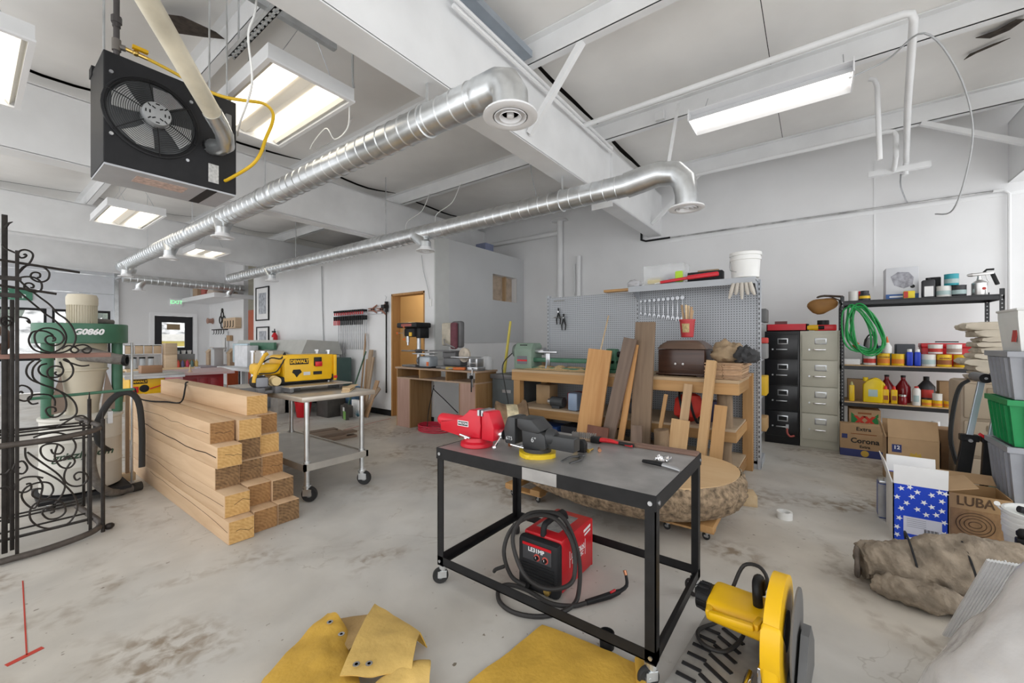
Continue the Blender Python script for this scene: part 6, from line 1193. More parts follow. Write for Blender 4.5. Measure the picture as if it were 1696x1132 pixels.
for k in range(2):
    t = thing('blue_bottle', '%s bright blue bottle of the pair on middle shelf' % ('left' if k == 0 else 'right'), 'bottle', (6.22, -.835-.062*k, Z2), 0, 'pair of blue bottles'); B().box(-.026, .026, -.026, .026, 0, .155, .012).build('body', mat('royal blue', (.015, .05, .50), .35), t); B().cyl((0, 0, .155), (0, 0, .185), .02, n=12).build('cap', m_white, t)
for k, (y, m2, lab) in enumerate(((-1.03, m_redl, 'white can with red label stacked on a stain can'), (-1.17, mat('label taupe', (.40, .30, .26), .6), 'white can with taupe label stacked on a stain can'))): can(6.25, y-.01, Z2+.138, .056, .10, m_wcan, lab, m_wcan, m2)
t = thing('red_toolbox', 'long red toolbox at the back of the middle shelf', 'toolbox', (6.42, -1.38, Z2)); B().box(0, .17, 0, .42, 0, .20, .008).build('body', m_red, t); B().box(-.004, .174, -.004, .424, .20, .25, .008).build('lid', m_red, t); B().bar((.08, .12, .265), (.08, .30, .265), .02, .012).build('handle', m_blk, t)
simple('teal_case', B().box(0, .16, 0, .24, 0, .22, .02), mat('teal plastic', (.02, .17, .19), .45), (6.42, -.72, Z2), 'teal plastic case at the back of middle shelf', 'case'); simple('grey_case', B().box(0, .14, 0, .16, 0, .24, .01), mat('charcoal case', (.08, .085, .10), .5), (6.42, -.91, Z2), 'charcoal case at the back of middle shelf', 'case')
t = thing('glue_bottle', 'white glue bottle with tall orange nozzle on stain can', 'bottle', (6.25, -.655, Z2+.136)); B().lathe([(.04, 0), (.042, .01), (.042, .07), (.018, .12)], 18).build('body', m_white, t); B().lathe([(.018, .12), (.014, .14), (.004, .19)], 12).build('nozzle', m_ora, t)
t = thing('tipped_bottle', 'pale bottle with orange cap tipped on its side', 'bottle', (6.26, -.505, Z2+.132), rot=(-.9, 0, 0)); B().lathe([(.001, 0), (.035, 0), (.035, .10), (.03, .11)], 16, TR((0, .0, .03))).build('body', mat('pale blue plastic', (.60, .66, .74), .35), t); B().lathe([(.036, 0), (.036, .035), (.001, .036)], 16, TR((0, 0, .14))).build('cap', m_ora, t)
t = thing('orbital_sander', 'grey and black sander at the back left of middle shelf', 'sander', (6.36, -.52, Z2)); B().lathe([(.055, 0), (.065, .02), (.05, .06), (.06, .12), (.05, .17), (.001, .19)], 18, TR((0, 0, .13))).box(-.07, .07, -.07, .07, 0, .13, .01).build('body', mat('sander grey', (.30, .30, .30), .5), t); B().tube([(-.05, -.07, .14), (-.06, -.04, .30), (-.06, 0, .35), (-.06, .04, .30), (-.05, .07, .14)], .008, 6, smooth=3).build('guard', m_blk, t)
simple('white_carton', B().box(0, .12, 0, .16, 0, .065, .003), m_paper, (6.20, -.42, Z2), 'small white carton at left end of middle shelf', 'carton')
GHs = thing('green_hose_coil', 'green garden hose coil hanging on the shelving post', 'hose', (6.12, -.27, 1.40))
m_gh = mat('green hose', (.015, .30, .07), .4)
for k in range(9):
    r = random.Random(k+70); w = .085+.04*r.random(); h = .24+.06*r.random(); c = .02-.012*k+.03*r.random()
    B().tube([(-.02+.012*(k % 3)+.014*math.sin(a*2+k), c-.09-.055*(1-math.cos(a))+w*math.sin(a)*(1.15-.35*math.cos(a))+.01*math.sin(3*a+k), .04+h*math.cos(a)+.012*math.sin(2*a+k)) for a in [2*PI*i/24 for i in range(24)]], .009, 7, closed=True).build('hose_loop', m_gh, GHs)
TBt = thing('tool_belt', 'brown leather tool belt on the wall above beige cabinet', 'tool belt', (6.30, -.07, 1.74)); b = B().sphere((0, 0, 0), .12, 20, (.6, 1.25, .75)); b.displace(.05, 7, 2); b.build('pouch', mat('brown leather', (.30, .145, .04), .6, var=.2), TBt); B().tube([(-.02, -.16, .06), (-.04, -.05, .11), (-.03, .05, .10), (0, -.02, .12), (.02, -.2, .10)], .014, 6, smooth=3, flat=.4).build('strap', mat('dark leather', (.07, .045, .03), .6), TBt)
# lower shelf goods
t = thing('yellow_jug', 'big yellow jug with moulded handle on lower shelf', 'jug', (6.24, -.53, Z3)); b = B().prism([(-.085, 0), (.085, 0), (.085, .25), (.0, .28), (-.055, .245), (-.085, .20)], -.05, .05, Matrix(((0,0,1,0),(-1,0,0,0),(0,1,0,0),(0,0,0,1))), .012); b.build('body', mat('jug yellow', (.80, .58, .01), .35), t); B().tube([(0, -.01, .27), (0, -.05, .26), (0, -.095, .20), (0, -.095, .12)], .016, 8, smooth=3).build('handle', mat('jug yellow', (.80, .58, .01), .35), t); B().cyl((0, .06, .24), (0, .06, .285), .025, n=14).build('cap', mat('jug yellow', (.80, .58, .01), .35), t); B().box(-.053, -.05, -.04, .04, .07, .15).build('label', m_grlab, t, sm=False)
for k, (y, w, h, c, cc, lab) in enumerate(((-.345, .05, .19, (.78, .52, .02), (.5, .46, .2), 'slim yellow bottle at left end of lower shelf'), (-.64, .055, .16, (.80, .50, .01), (.70, .03, .02), 'yellow glue bottle with red cap, left of two'), (-.71, .055, .16, (.80, .50, .01), (.70, .03, .02), 'yellow glue bottle with red cap, right of two'))):
    t = thing('glue_bottle', lab, 'bottle', (6.22, y, Z3), 0, 'yellow bottles on lower shelf'); B().box(-.02, .02, -w/2, w/2, 0, h, .010).build('body', mat('glue yellow %d' % k, c, .35), t); B().lathe([(.016, h), (.014, h+.02), (.006, h+.04)], 10).build('cap', mat('glue cap %d' % k, cc, .4), t)
    if k: B().box(-.0215, -.02, -w*.35, w*.35, .04, .09).build('label', m_brn, t, sm=False)
t = thing('jam_jar', 'round jar of dark red liquid on lower shelf', 'jar', (6.22, -.78, Z3)); B().lathe([(.034, 0), (.037, .01), (.037, .07), (.03, .09)], 18).build('jar', mat('dark red liquid', (.22, .01, .015), .12), t); B().lathe([(.033, .09), (.033, .108), (.001, .11)], 18).build('lid', mat('tin lid', (.55, .55, .54), .35, .8), t)
for k, y in enumerate((-.64, -.78)): t = thing('red_jug', '%s big dark red glass jug behind the lower shelf bottles' % ('left' if k == 0 else 'right'), 'jug', (6.42, y-.03, Z3), 0, 'dark red jugs'); B().lathe([(.06, 0), (.065, .01), (.065, .18), (.02, .26), (.02, .29)], 20).build('body', mat('dark red liquid', (.22, .01, .015), .12), t); B().lathe([(.022, .29), (.022, .31), (.001, .312)], 12).build('cap', m_blk, t)
t = thing('spray_can', 'white spray can with a red tip on lower shelf', 'spray can', (6.22, -.89, Z3)); B().lathe([(.033, 0), (.034, .004), (.034, .17), (.02, .19)], 18).build('body', m_wcan, t); B().lathe([(.018, .19), (.018, .205), (.008, .21), (.001, .21)], 12).build('nozzle', m_redl, t); B().grid(lambda u, v: (.0345*math.cos(PI-.9+1.4*u), .0345*math.sin(PI-.9+1.4*u), .04+.07*v), 6, 1).build('label', m_grlab, t)
t = thing('black_bottle', 'tall black bottle at the back of the lower shelf', 'bottle', (6.37, -.99, Z3)); B().lathe([(.07, 0), (.072, .01), (.072, .2), (.03, .26), (.022, .27)], 20).build('body', m_blkcan, t); B().lathe([(.025, .27), (.025, .31), (.001, .312)], 12).build('cap', m_blk, t); B().grid(lambda u, v: (.0735*math.cos(PI-.7+1.4*u), .0735*math.sin(PI-.7+1.4*u), .08+.09*v), 6, 1).build('label', m_redl, t)
for k, (y, z, lab) in enumerate(((-.97, 0, 'small yellow stain tin, first of four on lower shelf'), (-1.05, 0, 'small yellow stain tin, second of four on lower shelf'), (-1.135, 0, 'small yellow stain tin, third of four on lower shelf'), (-1.22, 0, 'small yellow stain tin, fourth of four on lower shelf'), (-1.215, .07, 'small yellow stain tin stacked on the fourth one'))): can(6.22, y, Z3+z, .039, .068, m_ycan, lab, m_lidst, m_orl, name='stain_tin', cat='tin')
can(6.22, -1.05, Z3+.07, .038, .07, m_wcan, 'plain white tin stacked on the second stain tin', m_wcan, name='stain_tin', cat='tin'); can(6.22, -1.215, Z3+.14, .04, .06, m_lidst, 'grey striped tin on top of the stain tins', m_lidst, m_blkcan, name='stain_tin', cat='tin')
for k, (x, y, w, h, lab) in enumerate(((6.42, -1.30, .2, .26, 'brown carton at back right of lower shelf'), (6.48, -1.09, .14, .14, 'small brown carton behind the stain tins'), (6.46, -.52, .2, .24, 'brown carton at the back left of lower shelf'))): simple('shelf_carton', B().box(0, .14, 0, w, 0, h, .003), m_card, (x, y, Z3), lab, 'carton')
# top shelf goods
t = thing('mask_box', 'tall white and blue respirator box on the top shelf', 'box', (6.30, -.92, Z1)); B().box(0, .22, 0, .27, 0, .36, .003).build('carton', mat('pale grey carton', (.62, .63, .66), .5, var=.05), t); B().box(-.001, 0, 0, .27, 0, .06).build('blue_band', mat('print blue', (.04, .12, .35), .5), t, sm=False); B().prism([(.05, .15), (.12, .12), (.20, .16), (.23, .26), (.17, .31), (.08, .30), (.04, .24)], 0, .001, Matrix(((0,0,-1,-.0005),(1,0,0,0),(0,1,0,0),(0,0,0,1)))).build('printed_mask', mat('print grey', (.36, .36, .40), .6, var=.4, scale=25), t, sm=False); B().cyl((-.001, .05, .14), (0, .05, .14), .02, n=14).build('printed_dot', m_blk, t)
B().box(-.002, -.001, .04, .24, .022, .040).build('text_line', m_whiter, t, sm=False)
can(6.22, -.36, Z1, .045, .11, m_wcan, 'plain white tin at left end of the top shelf', m_wcan); t = thing('wax_tin', 'low dark tin with gold label on the top shelf', 'tin', (6.22, -.46, Z1)); B().lathe([(.05, 0), (.052, .01), (.045, .07), (.038, .075), (.038, .11), (.001, .112)], 20).build('body', m_blkcan, t); B().lathe([(.0525, .02), (.05, .05)], 20).build('label_band', m_ycan, t)
simple('red_bag', B().box(0, .12, 0, .10, 0, .12, .02), m_red, (6.30, -.46, Z1), 'small red bag behind the tins on the top shelf', 'bag')
t = thing('yellow_tin', 'small yellow and red tin in front of respirator box', 'tin', (6.22, -.83, Z1)); B().box(-.03, .03, -.045, .045, 0, .08, .006).build('body', mat('tin yellow', (.72, .55, .02), .4), t); B().box(-.0315, -.03, .01, .044, .005, .075).build('red_panel', m_redl, t, sm=False)
t = thing('black_flask', 'black square flask with white label on the top shelf', 'bottle', (6.25, -.985, Z1)); B().box(-.04, .04, -.05, .05, 0, .19, .012).build('body', m_blkcan, t); B().box(-.0415, -.04, -.035, .035, .01, .12).build('label', m_paper, t, sm=False); B().cyl((0, 0, .19), (0, 0, .215), .02, n=12).build('cap', m_blk, t)
can(6.25, -1.10, Z1, .056, .115, m_wcan, 'white and teal paint can on the top shelf', m_wcan, m_grlab); can(6.25, -1.16, Z1+.118, .055, .12, m_teal, 'teal paint can stacked on two cans of top shelf', m_lidst, m_grlab); can(6.25, -1.215, Z1, .055, .115, m_blkcan, 'black paint can below the teal one', m_lidst, m_grlab)
simple('black_box', B().box(0, .1, 0, .09, 0, .23, .008), m_blkm, (6.34, -1.10, Z1), 'black box behind the cans on the top shelf', 'box')
SG = thing('spray_gun', 'chrome paint spray gun with dark grip and cup', 'spray gun', (6.25, -1.36, Z1)); m_alu = mat('brushed aluminium', (.62, .61, .60), .3, .9)
B().lathe([(.056, 0), (.058, .006), (.058, .125), (.05, .135), (.02, .16), (.02, .175)], 24).build('cup', m_alu, SG); B().cyl((0, 0, .16), (0, 0, .20), .016, n=12).bar((0, .055, .215), (0, -.10, .225), .03, .03, .006).build('body', m_alu, SG); B().cyl((0, .05, .215), (0, .085, .213), .02, .012, n=12).build('nozzle', m_alu, SG); B().bar((0, -.085, .23), (0, -.125, .10), .028, .032, .008).build('grip', m_blk, SG); B().tube([(0, -.045, .21), (0, -.055, .16), (0, -.07, .13)], .005, 6).build('trigger', m_alu, SG); B().tube([(0, -.03, .235), (0, -.05, .26), (0, -.10, .26)], .01, 8).build('top_lever', m_blk, SG); B().cyl((-.058, -.02, .065), (-.0595, -.02, .065), .014, n=12).build('badge', m_redl, SG)
# beer cartons on the floor
XB = thing('beer_carton', 'green and red beer carton on the bottom shelf', 'box', (6.22, -.60, Z4)); B().box(0, .25, 0, .28, 0, .26, .004).build('carton', m_card, XB)
for s in (0, 1): B().prism([(.02, .05), (.02, .22), (.11, .13)] if s == 0 else [(.26, .05), (.26, .22), (.17, .13)], 0, .001, Matrix(((0,0,-1,-.0005),(1,0,0,0),(0,1,0,0),(0,0,0,1)))).build('green_print', mat('print green', (.02, .20, .05), .6), XB, sm=False)
text('XX', .12, mat('print red', (.55, .04, .02), .6), XB, face((-.0015, .14, .13), '-X'), bold=.008); B().box(-.001, 0, .08, .20, .205, .225).build('text_line', m_brn, XB, sm=False)
m_navy = mat('print navy', (.035, .045, .16), .6); m_ink = mat('print black', (.02, .02, .02), .7); m_gold = mat('print gold', (.55, .36, .06), .6)
C1 = thing('beer_carton', 'cardboard beer carton with navy base in front of shelving', 'box', (6.0, -.605, 0)); B().box(0, .15, 0, .375, 0, .365, .004).build('carton', m_card, C1); B().box(-.001, .15, 0, .375, .003, .085).build('navy_band', m_navy, C1, sm=False)
text('Corona', .078, m_ink, C1, face((-.002, .16, .182), '-X'), bold=.002); text('Extra', .042, m_ink, C1, face((-.002, .16, .118), '-X'), bold=.001); text('Extra', .06, m_ink, C1, face((-.002, .17, .315), '-X'), bold=.001); B().box(-.001, 0, .06, .28, .256, .264).build('text_line', m_brn, C1, sm=False)
B().cyl((-.002, .16, .045), (0, .16, .045), .035, n=18).build('gold_seal', m_gold, C1); B().box(-.0015, 0, .31, .36, .20, .25).build('navy_patch', m_navy, C1, sm=False)
C2 = thing('beer_carton', 'open cardboard beer carton with flaps up, by star box', 'box', (5.08, -.88, 0)); B().box(0, .008, 0, .35, 0, .42).box(.27, .278, 0, .35, 0, .42).box(0, .278, 0, .008, 0, .42).box(0, .278, .342, .35, 0, .42).box(0, .278, 0, .35, 0, .008).build('carton', m_card, C2, sm=False)
B().obox((.03, .175, .50), (.006, .33, .17), (0, .35, 0)).build('front_flap', m_card, C2, sm=False); B().obox((.30, .175, .48), (.006, .35, .14), (0, .3, 0)).build('back_flap', m_card, C2, sm=False); B().obox((.14, .37, .48), (.26, .006, .14), (-.25, 0, 0)).build('side_flap', m_card, C2, sm=False)
text('Corona', .078, m_ink, C2, face((-.002, .15, .205), '-X'), bold=.002); text('Extra', .042, m_ink, C2, face((-.002, .15, .14), '-X'), bold=.001)
p_ = B().box(-.0015, 0, .25, .315, .29, .36).build('navy_patch', m_navy, C2, sm=False); text('12', .045, m_whiter, p_, face((-.002, .2825, .332), '-X'), bold=.001)
B().prism([(.12, .265), (.20, .265), (.19, .30), (.165, .285), (.155, .31), (.145, .285), (.125, .30)], 0, .001, Matrix(((0,0,-1,-.0005),(1,0,0,0),(0,1,0,0),(0,0,0,1)))).build('crown_print', m_gold, C2, sm=False)
simple('brown_carton', B().box(0, .22, 0, .16, 0, .48, .004), mat('dark cardboard', (.36, .22, .12), .8), (5.42, -1.08, 0), 'tall brown carton between beer carton and drawer tower', 'box')
JG = thing('milky_jug', 'milky plastic jug behind the open beer carton', 'jug', (5.75, -1.02, 0)); B().box(-.08, .08, -.11, .11, 0, .46, .03).build('body', mat('milky plastic', (.62, .62, .58), .4), JG); B().tube([(0, -.04, .46), (0, -.10, .50), (0, -.14, .46), (0, -.13, .38)], .016, 8, smooth=3).build('handle', mat('milky plastic', (.62, .62, .58), .4), JG); B().cyl((0, .06, .46), (0, .06, .51), .03, n=14).build('cap', m_whiter, JG)
# star box
SB = thing('star_box', 'open carton printed with white stars on blue, flaps up', 'box', (3.64, -.665, 0), .0)
m_sblue = mat('star blue', (.012, .06, .55), .5); m_in = m_cardd
for nm, bb in (('front_panel', (0, .006, 0, .255)), ('back_panel', (.32, .326, 0, .255)), ('left_panel', (0, .326, .249, .255)), ('right_panel', (0, .326, 0, .006))): B().box(bb[0], bb[1], bb[2], bb[3], 0, .375).build(nm, m_sblue if nm != 'left_panel' else m_wcan, SB, sm=False)
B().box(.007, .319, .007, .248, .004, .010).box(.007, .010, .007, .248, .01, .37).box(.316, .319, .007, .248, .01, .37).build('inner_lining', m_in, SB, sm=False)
for nm, c, s, r, m in (('front_flap', (-.004, .1275, .435), (.005, .25, .125), (0, -.08, 0), m_paper), ('back_flap', (.335, .1275, .43), (.005, .25, .115), (0, .15, 0), m_paper), ('left_flap', (.16, .275, .44), (.31, .005, .14), (-.25, 0, 0), m_paper), ('right_flap', (.16, -.065, .395), (.31, .13, .005), (-.30, 0, 0), m_card)): B().obox(c, s, r).build(nm, m, SB, sm=False)
def star(cx, cz, r, a0): return [(cx+(r if k % 2 == 0 else r*.42)*math.sin(a0+k*PI/5), cz+(r if k % 2 == 0 else r*.42)*math.cos(a0+k*PI/5)) for k in range(10)]
rs = random.Random(4); Ms = Matrix(((0,0,-1,-.0008),(1,0,0,0),(0,1,0,0),(0,0,0,1)))
for k, (y, z) in enumerate(((.215,.345),(.14,.335),(.075,.33),(.04,.355),(.235,.285),(.165,.30),(.03,.30),(.19,.255),(.11,.275),(.075,.255),(.215,.215),(.14,.225),(.03,.24),(.10,.20),(.055,.21),(.225,.15),(.02,.17),(.02,.10),(.235,.09),(.18,.03),(.10,.025),(.235,.04),(.03,.04),(.015,.35),(.175,.36))):
    B().prism(star(y, z, .018, rs.random()), 0, .0006, Ms).build('star', m_whiter, SB, sm=False)
LBp = B().box(-.0022, -.0008, .03, .205, .06, .17).build('shipping_label', mat('label lilac', (.62, .63, .72), .7), SB, sm=False)
for k in range(12): B().box(-.0030, -.0022, .045+.0055*k, .045+.0055*k+(.0035 if k % 3 else .002), .075, .105).build('barcode_bar', m_ink, LBp, sm=False)
for k in range(5): B().box(-.0028, -.0022, .10, .19, .155-.012*k, .158-.012*k).build('text_line', mat('label ink', (.3, .3, .36), .7), LBp, sm=False)
# cigar-style cardboard box
LU = thing('cardboard_box', 'open brown box with engraved oval print beside star box', 'box', (3.90, -.995, 0)); LU.scale = (1, .82, 1); m_lu = mat('tan kraft', (.42, .26, .12), .75, var=.1)
B().box(0, .007, 0, .36, 0, .30).box(.30, .307, 0, .36, 0, .30).box(0, .307, 0, .007, 0, .30).box(0, .307, .353, .36, 0, .30).box(0, .307, 0, .36, 0, .007).build('carton', m_lu, LU, sm=False)
B().obox((.15, .385, .335), (.30, .10, .005), (.75, 0, 0)).build('left_flap', m_card, LU, sm=False); B().obox((.36, .18, .33), (.10, .36, .005), (0, -.5, 0)).build('back_flap', m_card, LU, sm=False)
text('LUBA', .085, mat('print dark brown', (.10, .055, .025), .7), LU, face((-.002, .20, .255), '-X'), bold=.001); B().box(-.0012, 0, .02, .335, .02, .205).build('print_panel', mat('print shade', (.33, .19, .085), .75, var=.2, scale=30), LU, sm=False)
for k, (ry, rz_) in enumerate(((.105, .075), (.085, .058), (.06, .04), (.035, .02))): B().tube([(-.0022, .20+ry*math.cos(2*PI*i/32), .112+rz_*math.sin(2*PI*i/32)) for i in range(32)], .0022, 5, closed=True).build('oval_print', mat('print dark brown', (.10, .055, .025), .7), LU)
CN = thing('solvent_can', 'tall blue and silver solvent can left of star box', 'can', (4.02, -.46, 0)); B().box(0, .14, 0, .085, 0, .255, .01).build('body', mat('can blue', (.03, .07, .28), .35), CN); B().box(-.001, .02, .045, .0865, .01, .25).build('silver_side', m_steel, CN, sm=False); B().box(.003, .137, .003, .082, .255, .275, .006).cyl((.04, .04, .275), (.04, .04, .295), .016, n=10).build('shoulder', m_steel, CN)
# ------------------------------------------------------------------ right edge: drawers, cloths, stand, totes, buckets
DT = thing('drawer_tower', 'beige plastic drawer tower carrying folded drop cloths', 'drawers', (5.02, -1.42, 0)); m_bp = mat('beige plastic', (.50, .40, .30), .5, var=.05)
B().box(0, .38, 0, .44, 0, .97, .03).build('body', m_bp, DT)
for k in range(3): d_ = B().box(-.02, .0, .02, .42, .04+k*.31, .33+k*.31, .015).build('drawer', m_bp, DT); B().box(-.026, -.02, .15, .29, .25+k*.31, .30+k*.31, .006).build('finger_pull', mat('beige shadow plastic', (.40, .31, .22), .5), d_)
m_cloth = mat('canvas drop cloth', (.60, .53, .43), .9, var=.12, scale=6, bump=.3, bscale=20)
def folded(x, y, z, w, d, h, lab, seed, rz=0):
    """canvas folded into two plump layers; the rounded folds face +y"""
    b = B(); n = 2; t = h/n
    for k in range(n):
        off = .03*((seed+k*2) % 3-1)
        def f(u, v):
            a = u*2*PI; cy = math.copysign(abs(math.cos(a))**.40, math.cos(a)); cz = math.copysign(abs(math.sin(a))**.50, math.sin(a))
            q = Vector((v*3+seed, cy*1.5, cz+k*5)); n1 = _ns.noise(q); n2 = _ns.noise(Vector((v*7, cy*1.2+seed, cz*2+k))); n3 = _ns.noise(Vector((v*16, cy*3, cz*3+seed)))
            e = .86+.14*min(1, 9*min(v, 1-v))
            return ((v-.5)*w*(1+.08*n1), cy*d/2*(.97+.06*n1)+off+.012*n2, max(.001, k*t+t/2+cz*t*.56*e*(1+.35*n2+.25*n3)))
        b.grid(f, 40, 26)
    bmesh.ops.remove_doubles(b.bm, verts=b.bm.verts[:], dist=.0004); bmesh.ops.holes_fill(b.bm, edges=[e for e in b.bm.edges if e.is_boundary])
    return tag(b.build('drop_cloth', m_cloth, None, loc=(x, y, z), rot=(0, 0, rz), angle=80), lab, 'cloth', 'folded canvas drop cloths')
z = .972
for k, (h, d, yy, lab) in enumerate(((.075, .34, -1.26, 'bottom folded drop cloth on the beige drawers'), (.105, .36, -1.22, 'second folded drop cloth from the bottom'), (.10, .34, -1.24, 'third folded drop cloth from the bottom'), (.085, .32, -1.27, 'fourth folded drop cloth, thin and wrinkled'), (.12, .38, -1.23, 'topmost folded drop cloth of the pile'))):
    folded(5.20, yy, z, .34, d, h, lab, k*7+2); z += h*1.0
FS = thing('folding_stand', 'folded roller stand with black lower legs and silver bars', 'stand', (0, 0, 0)); m_bar = mat('zinc bar', (.46, .52, .58), .35, .6)
for (b0, b1, b2) in (((4.50, -.86, .0), (4.52, -.93, .58), (4.55, -1.0, 1.0)), ((4.50, -1.01, 0.0), (4.52, -1.04, .58), (4.55, -1.10, 1.0))):
    l_ = B().bar(b0, b1, .075, .045, .004).build('lower_leg', m_blk, FS, sm=False); u_ = B().bar(b1, b2, .035, .03, .003).build('upper_bar', m_bar, FS, sm=False)
    B().bar(Vector(b1)-Vector((0, 0, .03)), Vector(b1)+Vector((0, 0, .02)), .10, .06, .006).build('joint_plate', m_blk, FS, sm=False); B().cyl((b1[0]-.05, b1[1], b1[2]-.02), (b1[0]-.03, b1[1], b1[2]-.02), .012, n=12).build('rivet', m_steel, FS)
    B().cyl((b2[0]-.10, b2[1], b2[2]+.03), (b2[0]+.16, b2[1], b2[2]+.03), .035, n=18).build('roller', mat('grey roller', (.20, .20, .21), .5), FS); B().cyl((b2[0]-.106, b2[1], b2[2]+.03), (b2[0]-.10, b2[1], b2[2]+.03), .034, n=18).build('roller_end', m_blk, FS); B().cyl((b2[0]-.110, b2[1], b2[2]+.03), (b2[0]-.106, b2[1], b2[2]+.03), .009, n=10).build('axle', m_steel, FS)
B().bar((4.47, -.97, .62), (4.47, -1.02, .58), .02, .02, .004).build('red_lock', m_red, FS)
cable('vacuum_tube', [(4.62, -.95, 1.0), (4.60, -.90, .95), (4.56, -.86, .80), (4.55, -.84, .55), (4.58, -.88, .35)], .014, m_rubber, 'black hose bent behind the folded roller stand', 'hose', 6, 8)
def tote(z, h, m, lab, x=4.0, y=-1.0, w=.42, d=.52, name='tote'):
    t = thing(name, lab, 'tote', (x, y, z)); i = .03
    a = [(i, -i), (w-i, -i), (w-i, -d+i), (i, -d+i)]; b_ = [(0, 0), (w, 0), (w, -d), (0, -d)]
    b = B(); r0 = [b.bm.verts.new((p[0], p[1], 0)) for p in a]; r1 = [b.bm.verts.new((p[0], p[1], h-.03)) for p in b_]
    b._skin([r0, r1], True, False); b.build('bin', m, t, sm=False)
    B().box(-.012, .012, -d-.012, .012, h-.035, h).box(w-.012, w+.012, -d-.012, .012, h-.035, h).box(.012, w-.012, -.012, .012, h-.035, h).box(.012, w-.012, -d-.012, -d+.012, h-.035, h).build('rim', m, t, sm=False)
    for k in range(5): B().bar((i*.7+.06+.07*k, -i*.9, .01), (.05+.075*k, .004, h-.04), .02, .012).build('rib', m, t, sm=False)
    for k in range(6): B().bar((i*.9, -.08-.07*k, .01), (-.004, -.07-.075*k, h-.04), .012, .02).build('rib', m, t, sm=False)
    return t
m_tg = mat('grey tote', (.34, .35, .38), .5, var=.12); m_tgr = mat('green tote', (.015, .28, .085), .45, var=.12)
simple('green_crate', B().box(0, .42, -.5, 0, 0, .26, .01), mat('sage crate', (.16, .28, .20), .6, var=.15), (4.0, -1.0, 0), 'sage green crate at the bottom of the tote stack', 'crate')
tote(.262, .36, m_tg, 'grey tote second from the bottom of the stack'); tote(.624, .30, m_tgr, 'bright green tote in the middle of the stack'); tote(.926, .31, m_tg, 'upper grey tote below the white container')
WT = thing('white_container', 'white plastic container with red label on top of totes', 'container', (4.02, -1.04, 1.237)); b = B(); r0 = [b.bm.verts.new((x, y, 0)) for x, y in ((.02, -.02), (.34, -.02), (.34, -.38), (.02, -.38))]; r1 = [b.bm.verts.new((x, y, .22)) for x, y in ((0, 0), (.36, 0), (.36, -.40), (0, -.40))]; r2 = [b.bm.verts.new((x, y, .27)) for x, y in ((0, 0), (.36, 0), (.36, -.40), (0, -.40))]; b._skin([r0, r1, r2], True, False); b.build('body', m_white, WT, sm=False); B().box(-.008, .368, -.408, .008, .262, .278, .004).build('rim', m_white, WT); B().obox((.08, -.008, .12), (.07, .004, .12), (.09, 0, 0)).build('label', m_redl, WT, sm=False)
RL = simple('red_funnel', B().lathe([(.08, .10), (.075, .10), (.02, .02), (.02, 0), (.025, 0), (.03, .02)], 20), m_red, (4.06, -1.23, 1.517), 'red funnel on the rim of the white container', 'funnel')
BK = thing('nested_buckets', 'stack of nested white buckets at the right edge', 'bucket', (3.44, -.99, 0))
B().lathe([(.125, 0), (.13, .006), (.150, .24), (.155, .245), (.155, .275), (.150, .28)], 36).build('outer_bucket', m_white, BK)
for k in range(3): B().lathe([(.150, .275+.03*k), (.158, .278+.03*k), (.158, .292+.03*k), (.150, .296+.03*k), (.150, .305+.03*k)], 36).build('inner_rim', m_white, BK)
B().lathe([(.150, .36), (.158, .362), (.158, .378), (.146, .380), (.14, .34), (.001, .335)], 36).build('inner_bucket', m_white, BK)
B().grid(lambda u, v: ((.1375+.009*v)*math.cos(PI-.8+1.9*u), (.1375+.009*v)*math.sin(PI-.8+1.9*u), .17+.035*v), 16, 1).build('blue_band', mat('print navy', (.035, .045, .16), .6), BK); text("POUR N GLAZE", .030, m_ink, BK, face((-.140, .02, .145), '-X'))
B().tube([(.0, .155, .36), (-.05, .19, .40), (-.10, .20, .42)], .004, 6).cyl((-.085, .195, .415), (-.125, .205, .43), .012, n=10).build('bail_handle', m_white, BK)
PT = thing('pipe_fitting', 'black square pipe fitting standing in the top bucket', 'fitting', (3.44, -.98, .337)); B().box(-.03, .03, -.03, .03, 0, .14, .008).box(-.034, .034, -.034, .034, .125, .145, .004).build('socket', m_blk, PT); B().cyl((-.03, .02, .04), (-.05, .10, .06), .018, n=10).build('spout', m_blkm, PT)
BLc = thing('bolt_cutter', 'red handled bolt cutter hooked on the buckets', 'bolt cutter', (3.24, -.88, .26)); B().bar((0, 0, .05), (.02, -.30, -.02), .028, .022, .006).bar((0, -.02, .04), (.0, -.32, .02), .028, .022, .006).build('handles', m_red, BLc, sm=False); B().sphere((0, .02, .05), .03, 10).box(-.02, .02, -.01, .05, -.01, .03, .008).build('head', m_blk, BLc)
# dirty rolled blanket
m_blank = mat('dirty felt blanket', (.30, .245, .185), .95, var=.4, scale=11, bump=.9, bscale=45)
def blob_roll(path, radii, flat, seed, amp, freq, rough=0.0):
    b = B(); b.tube(path, radii, 56, smooth=16, flat=flat)
    for v in b.bm.verts:
        pass
    b.bm.normal_update()
    for v in b.bm.verts:
        n_ = _ns.noise(v.co*freq+Vector((seed, 0, 0))) + .5*_ns.noise(v.co*freq*2.3+Vector((0, seed, 0))) + rough*(.35*_ns.noise(v.co*42)+.25*_ns.noise(v.co*85)); v.co += v.normal*n_*amp
        if v.co.z < .004: v.co.z = .004+.002*abs(n_)
    return b
RG = thing('rolled_blanket', 'dirty grey-brown rolled felt blanket on the floor', 'blanket', (0, 0, 0))
blob_roll([(2.93, -.20, .095), (2.94, -.24, .10), (2.96, -.34, .12), (2.99, -.48, .145), (3.02, -.64, .165), (3.06, -.80, .16), (3.10, -.92, .13)], [.085, .105, .125, .145, .155, .145, .11], .95, 3, .034, 7, .8).build('roll', m_blank, RG, angle=80)
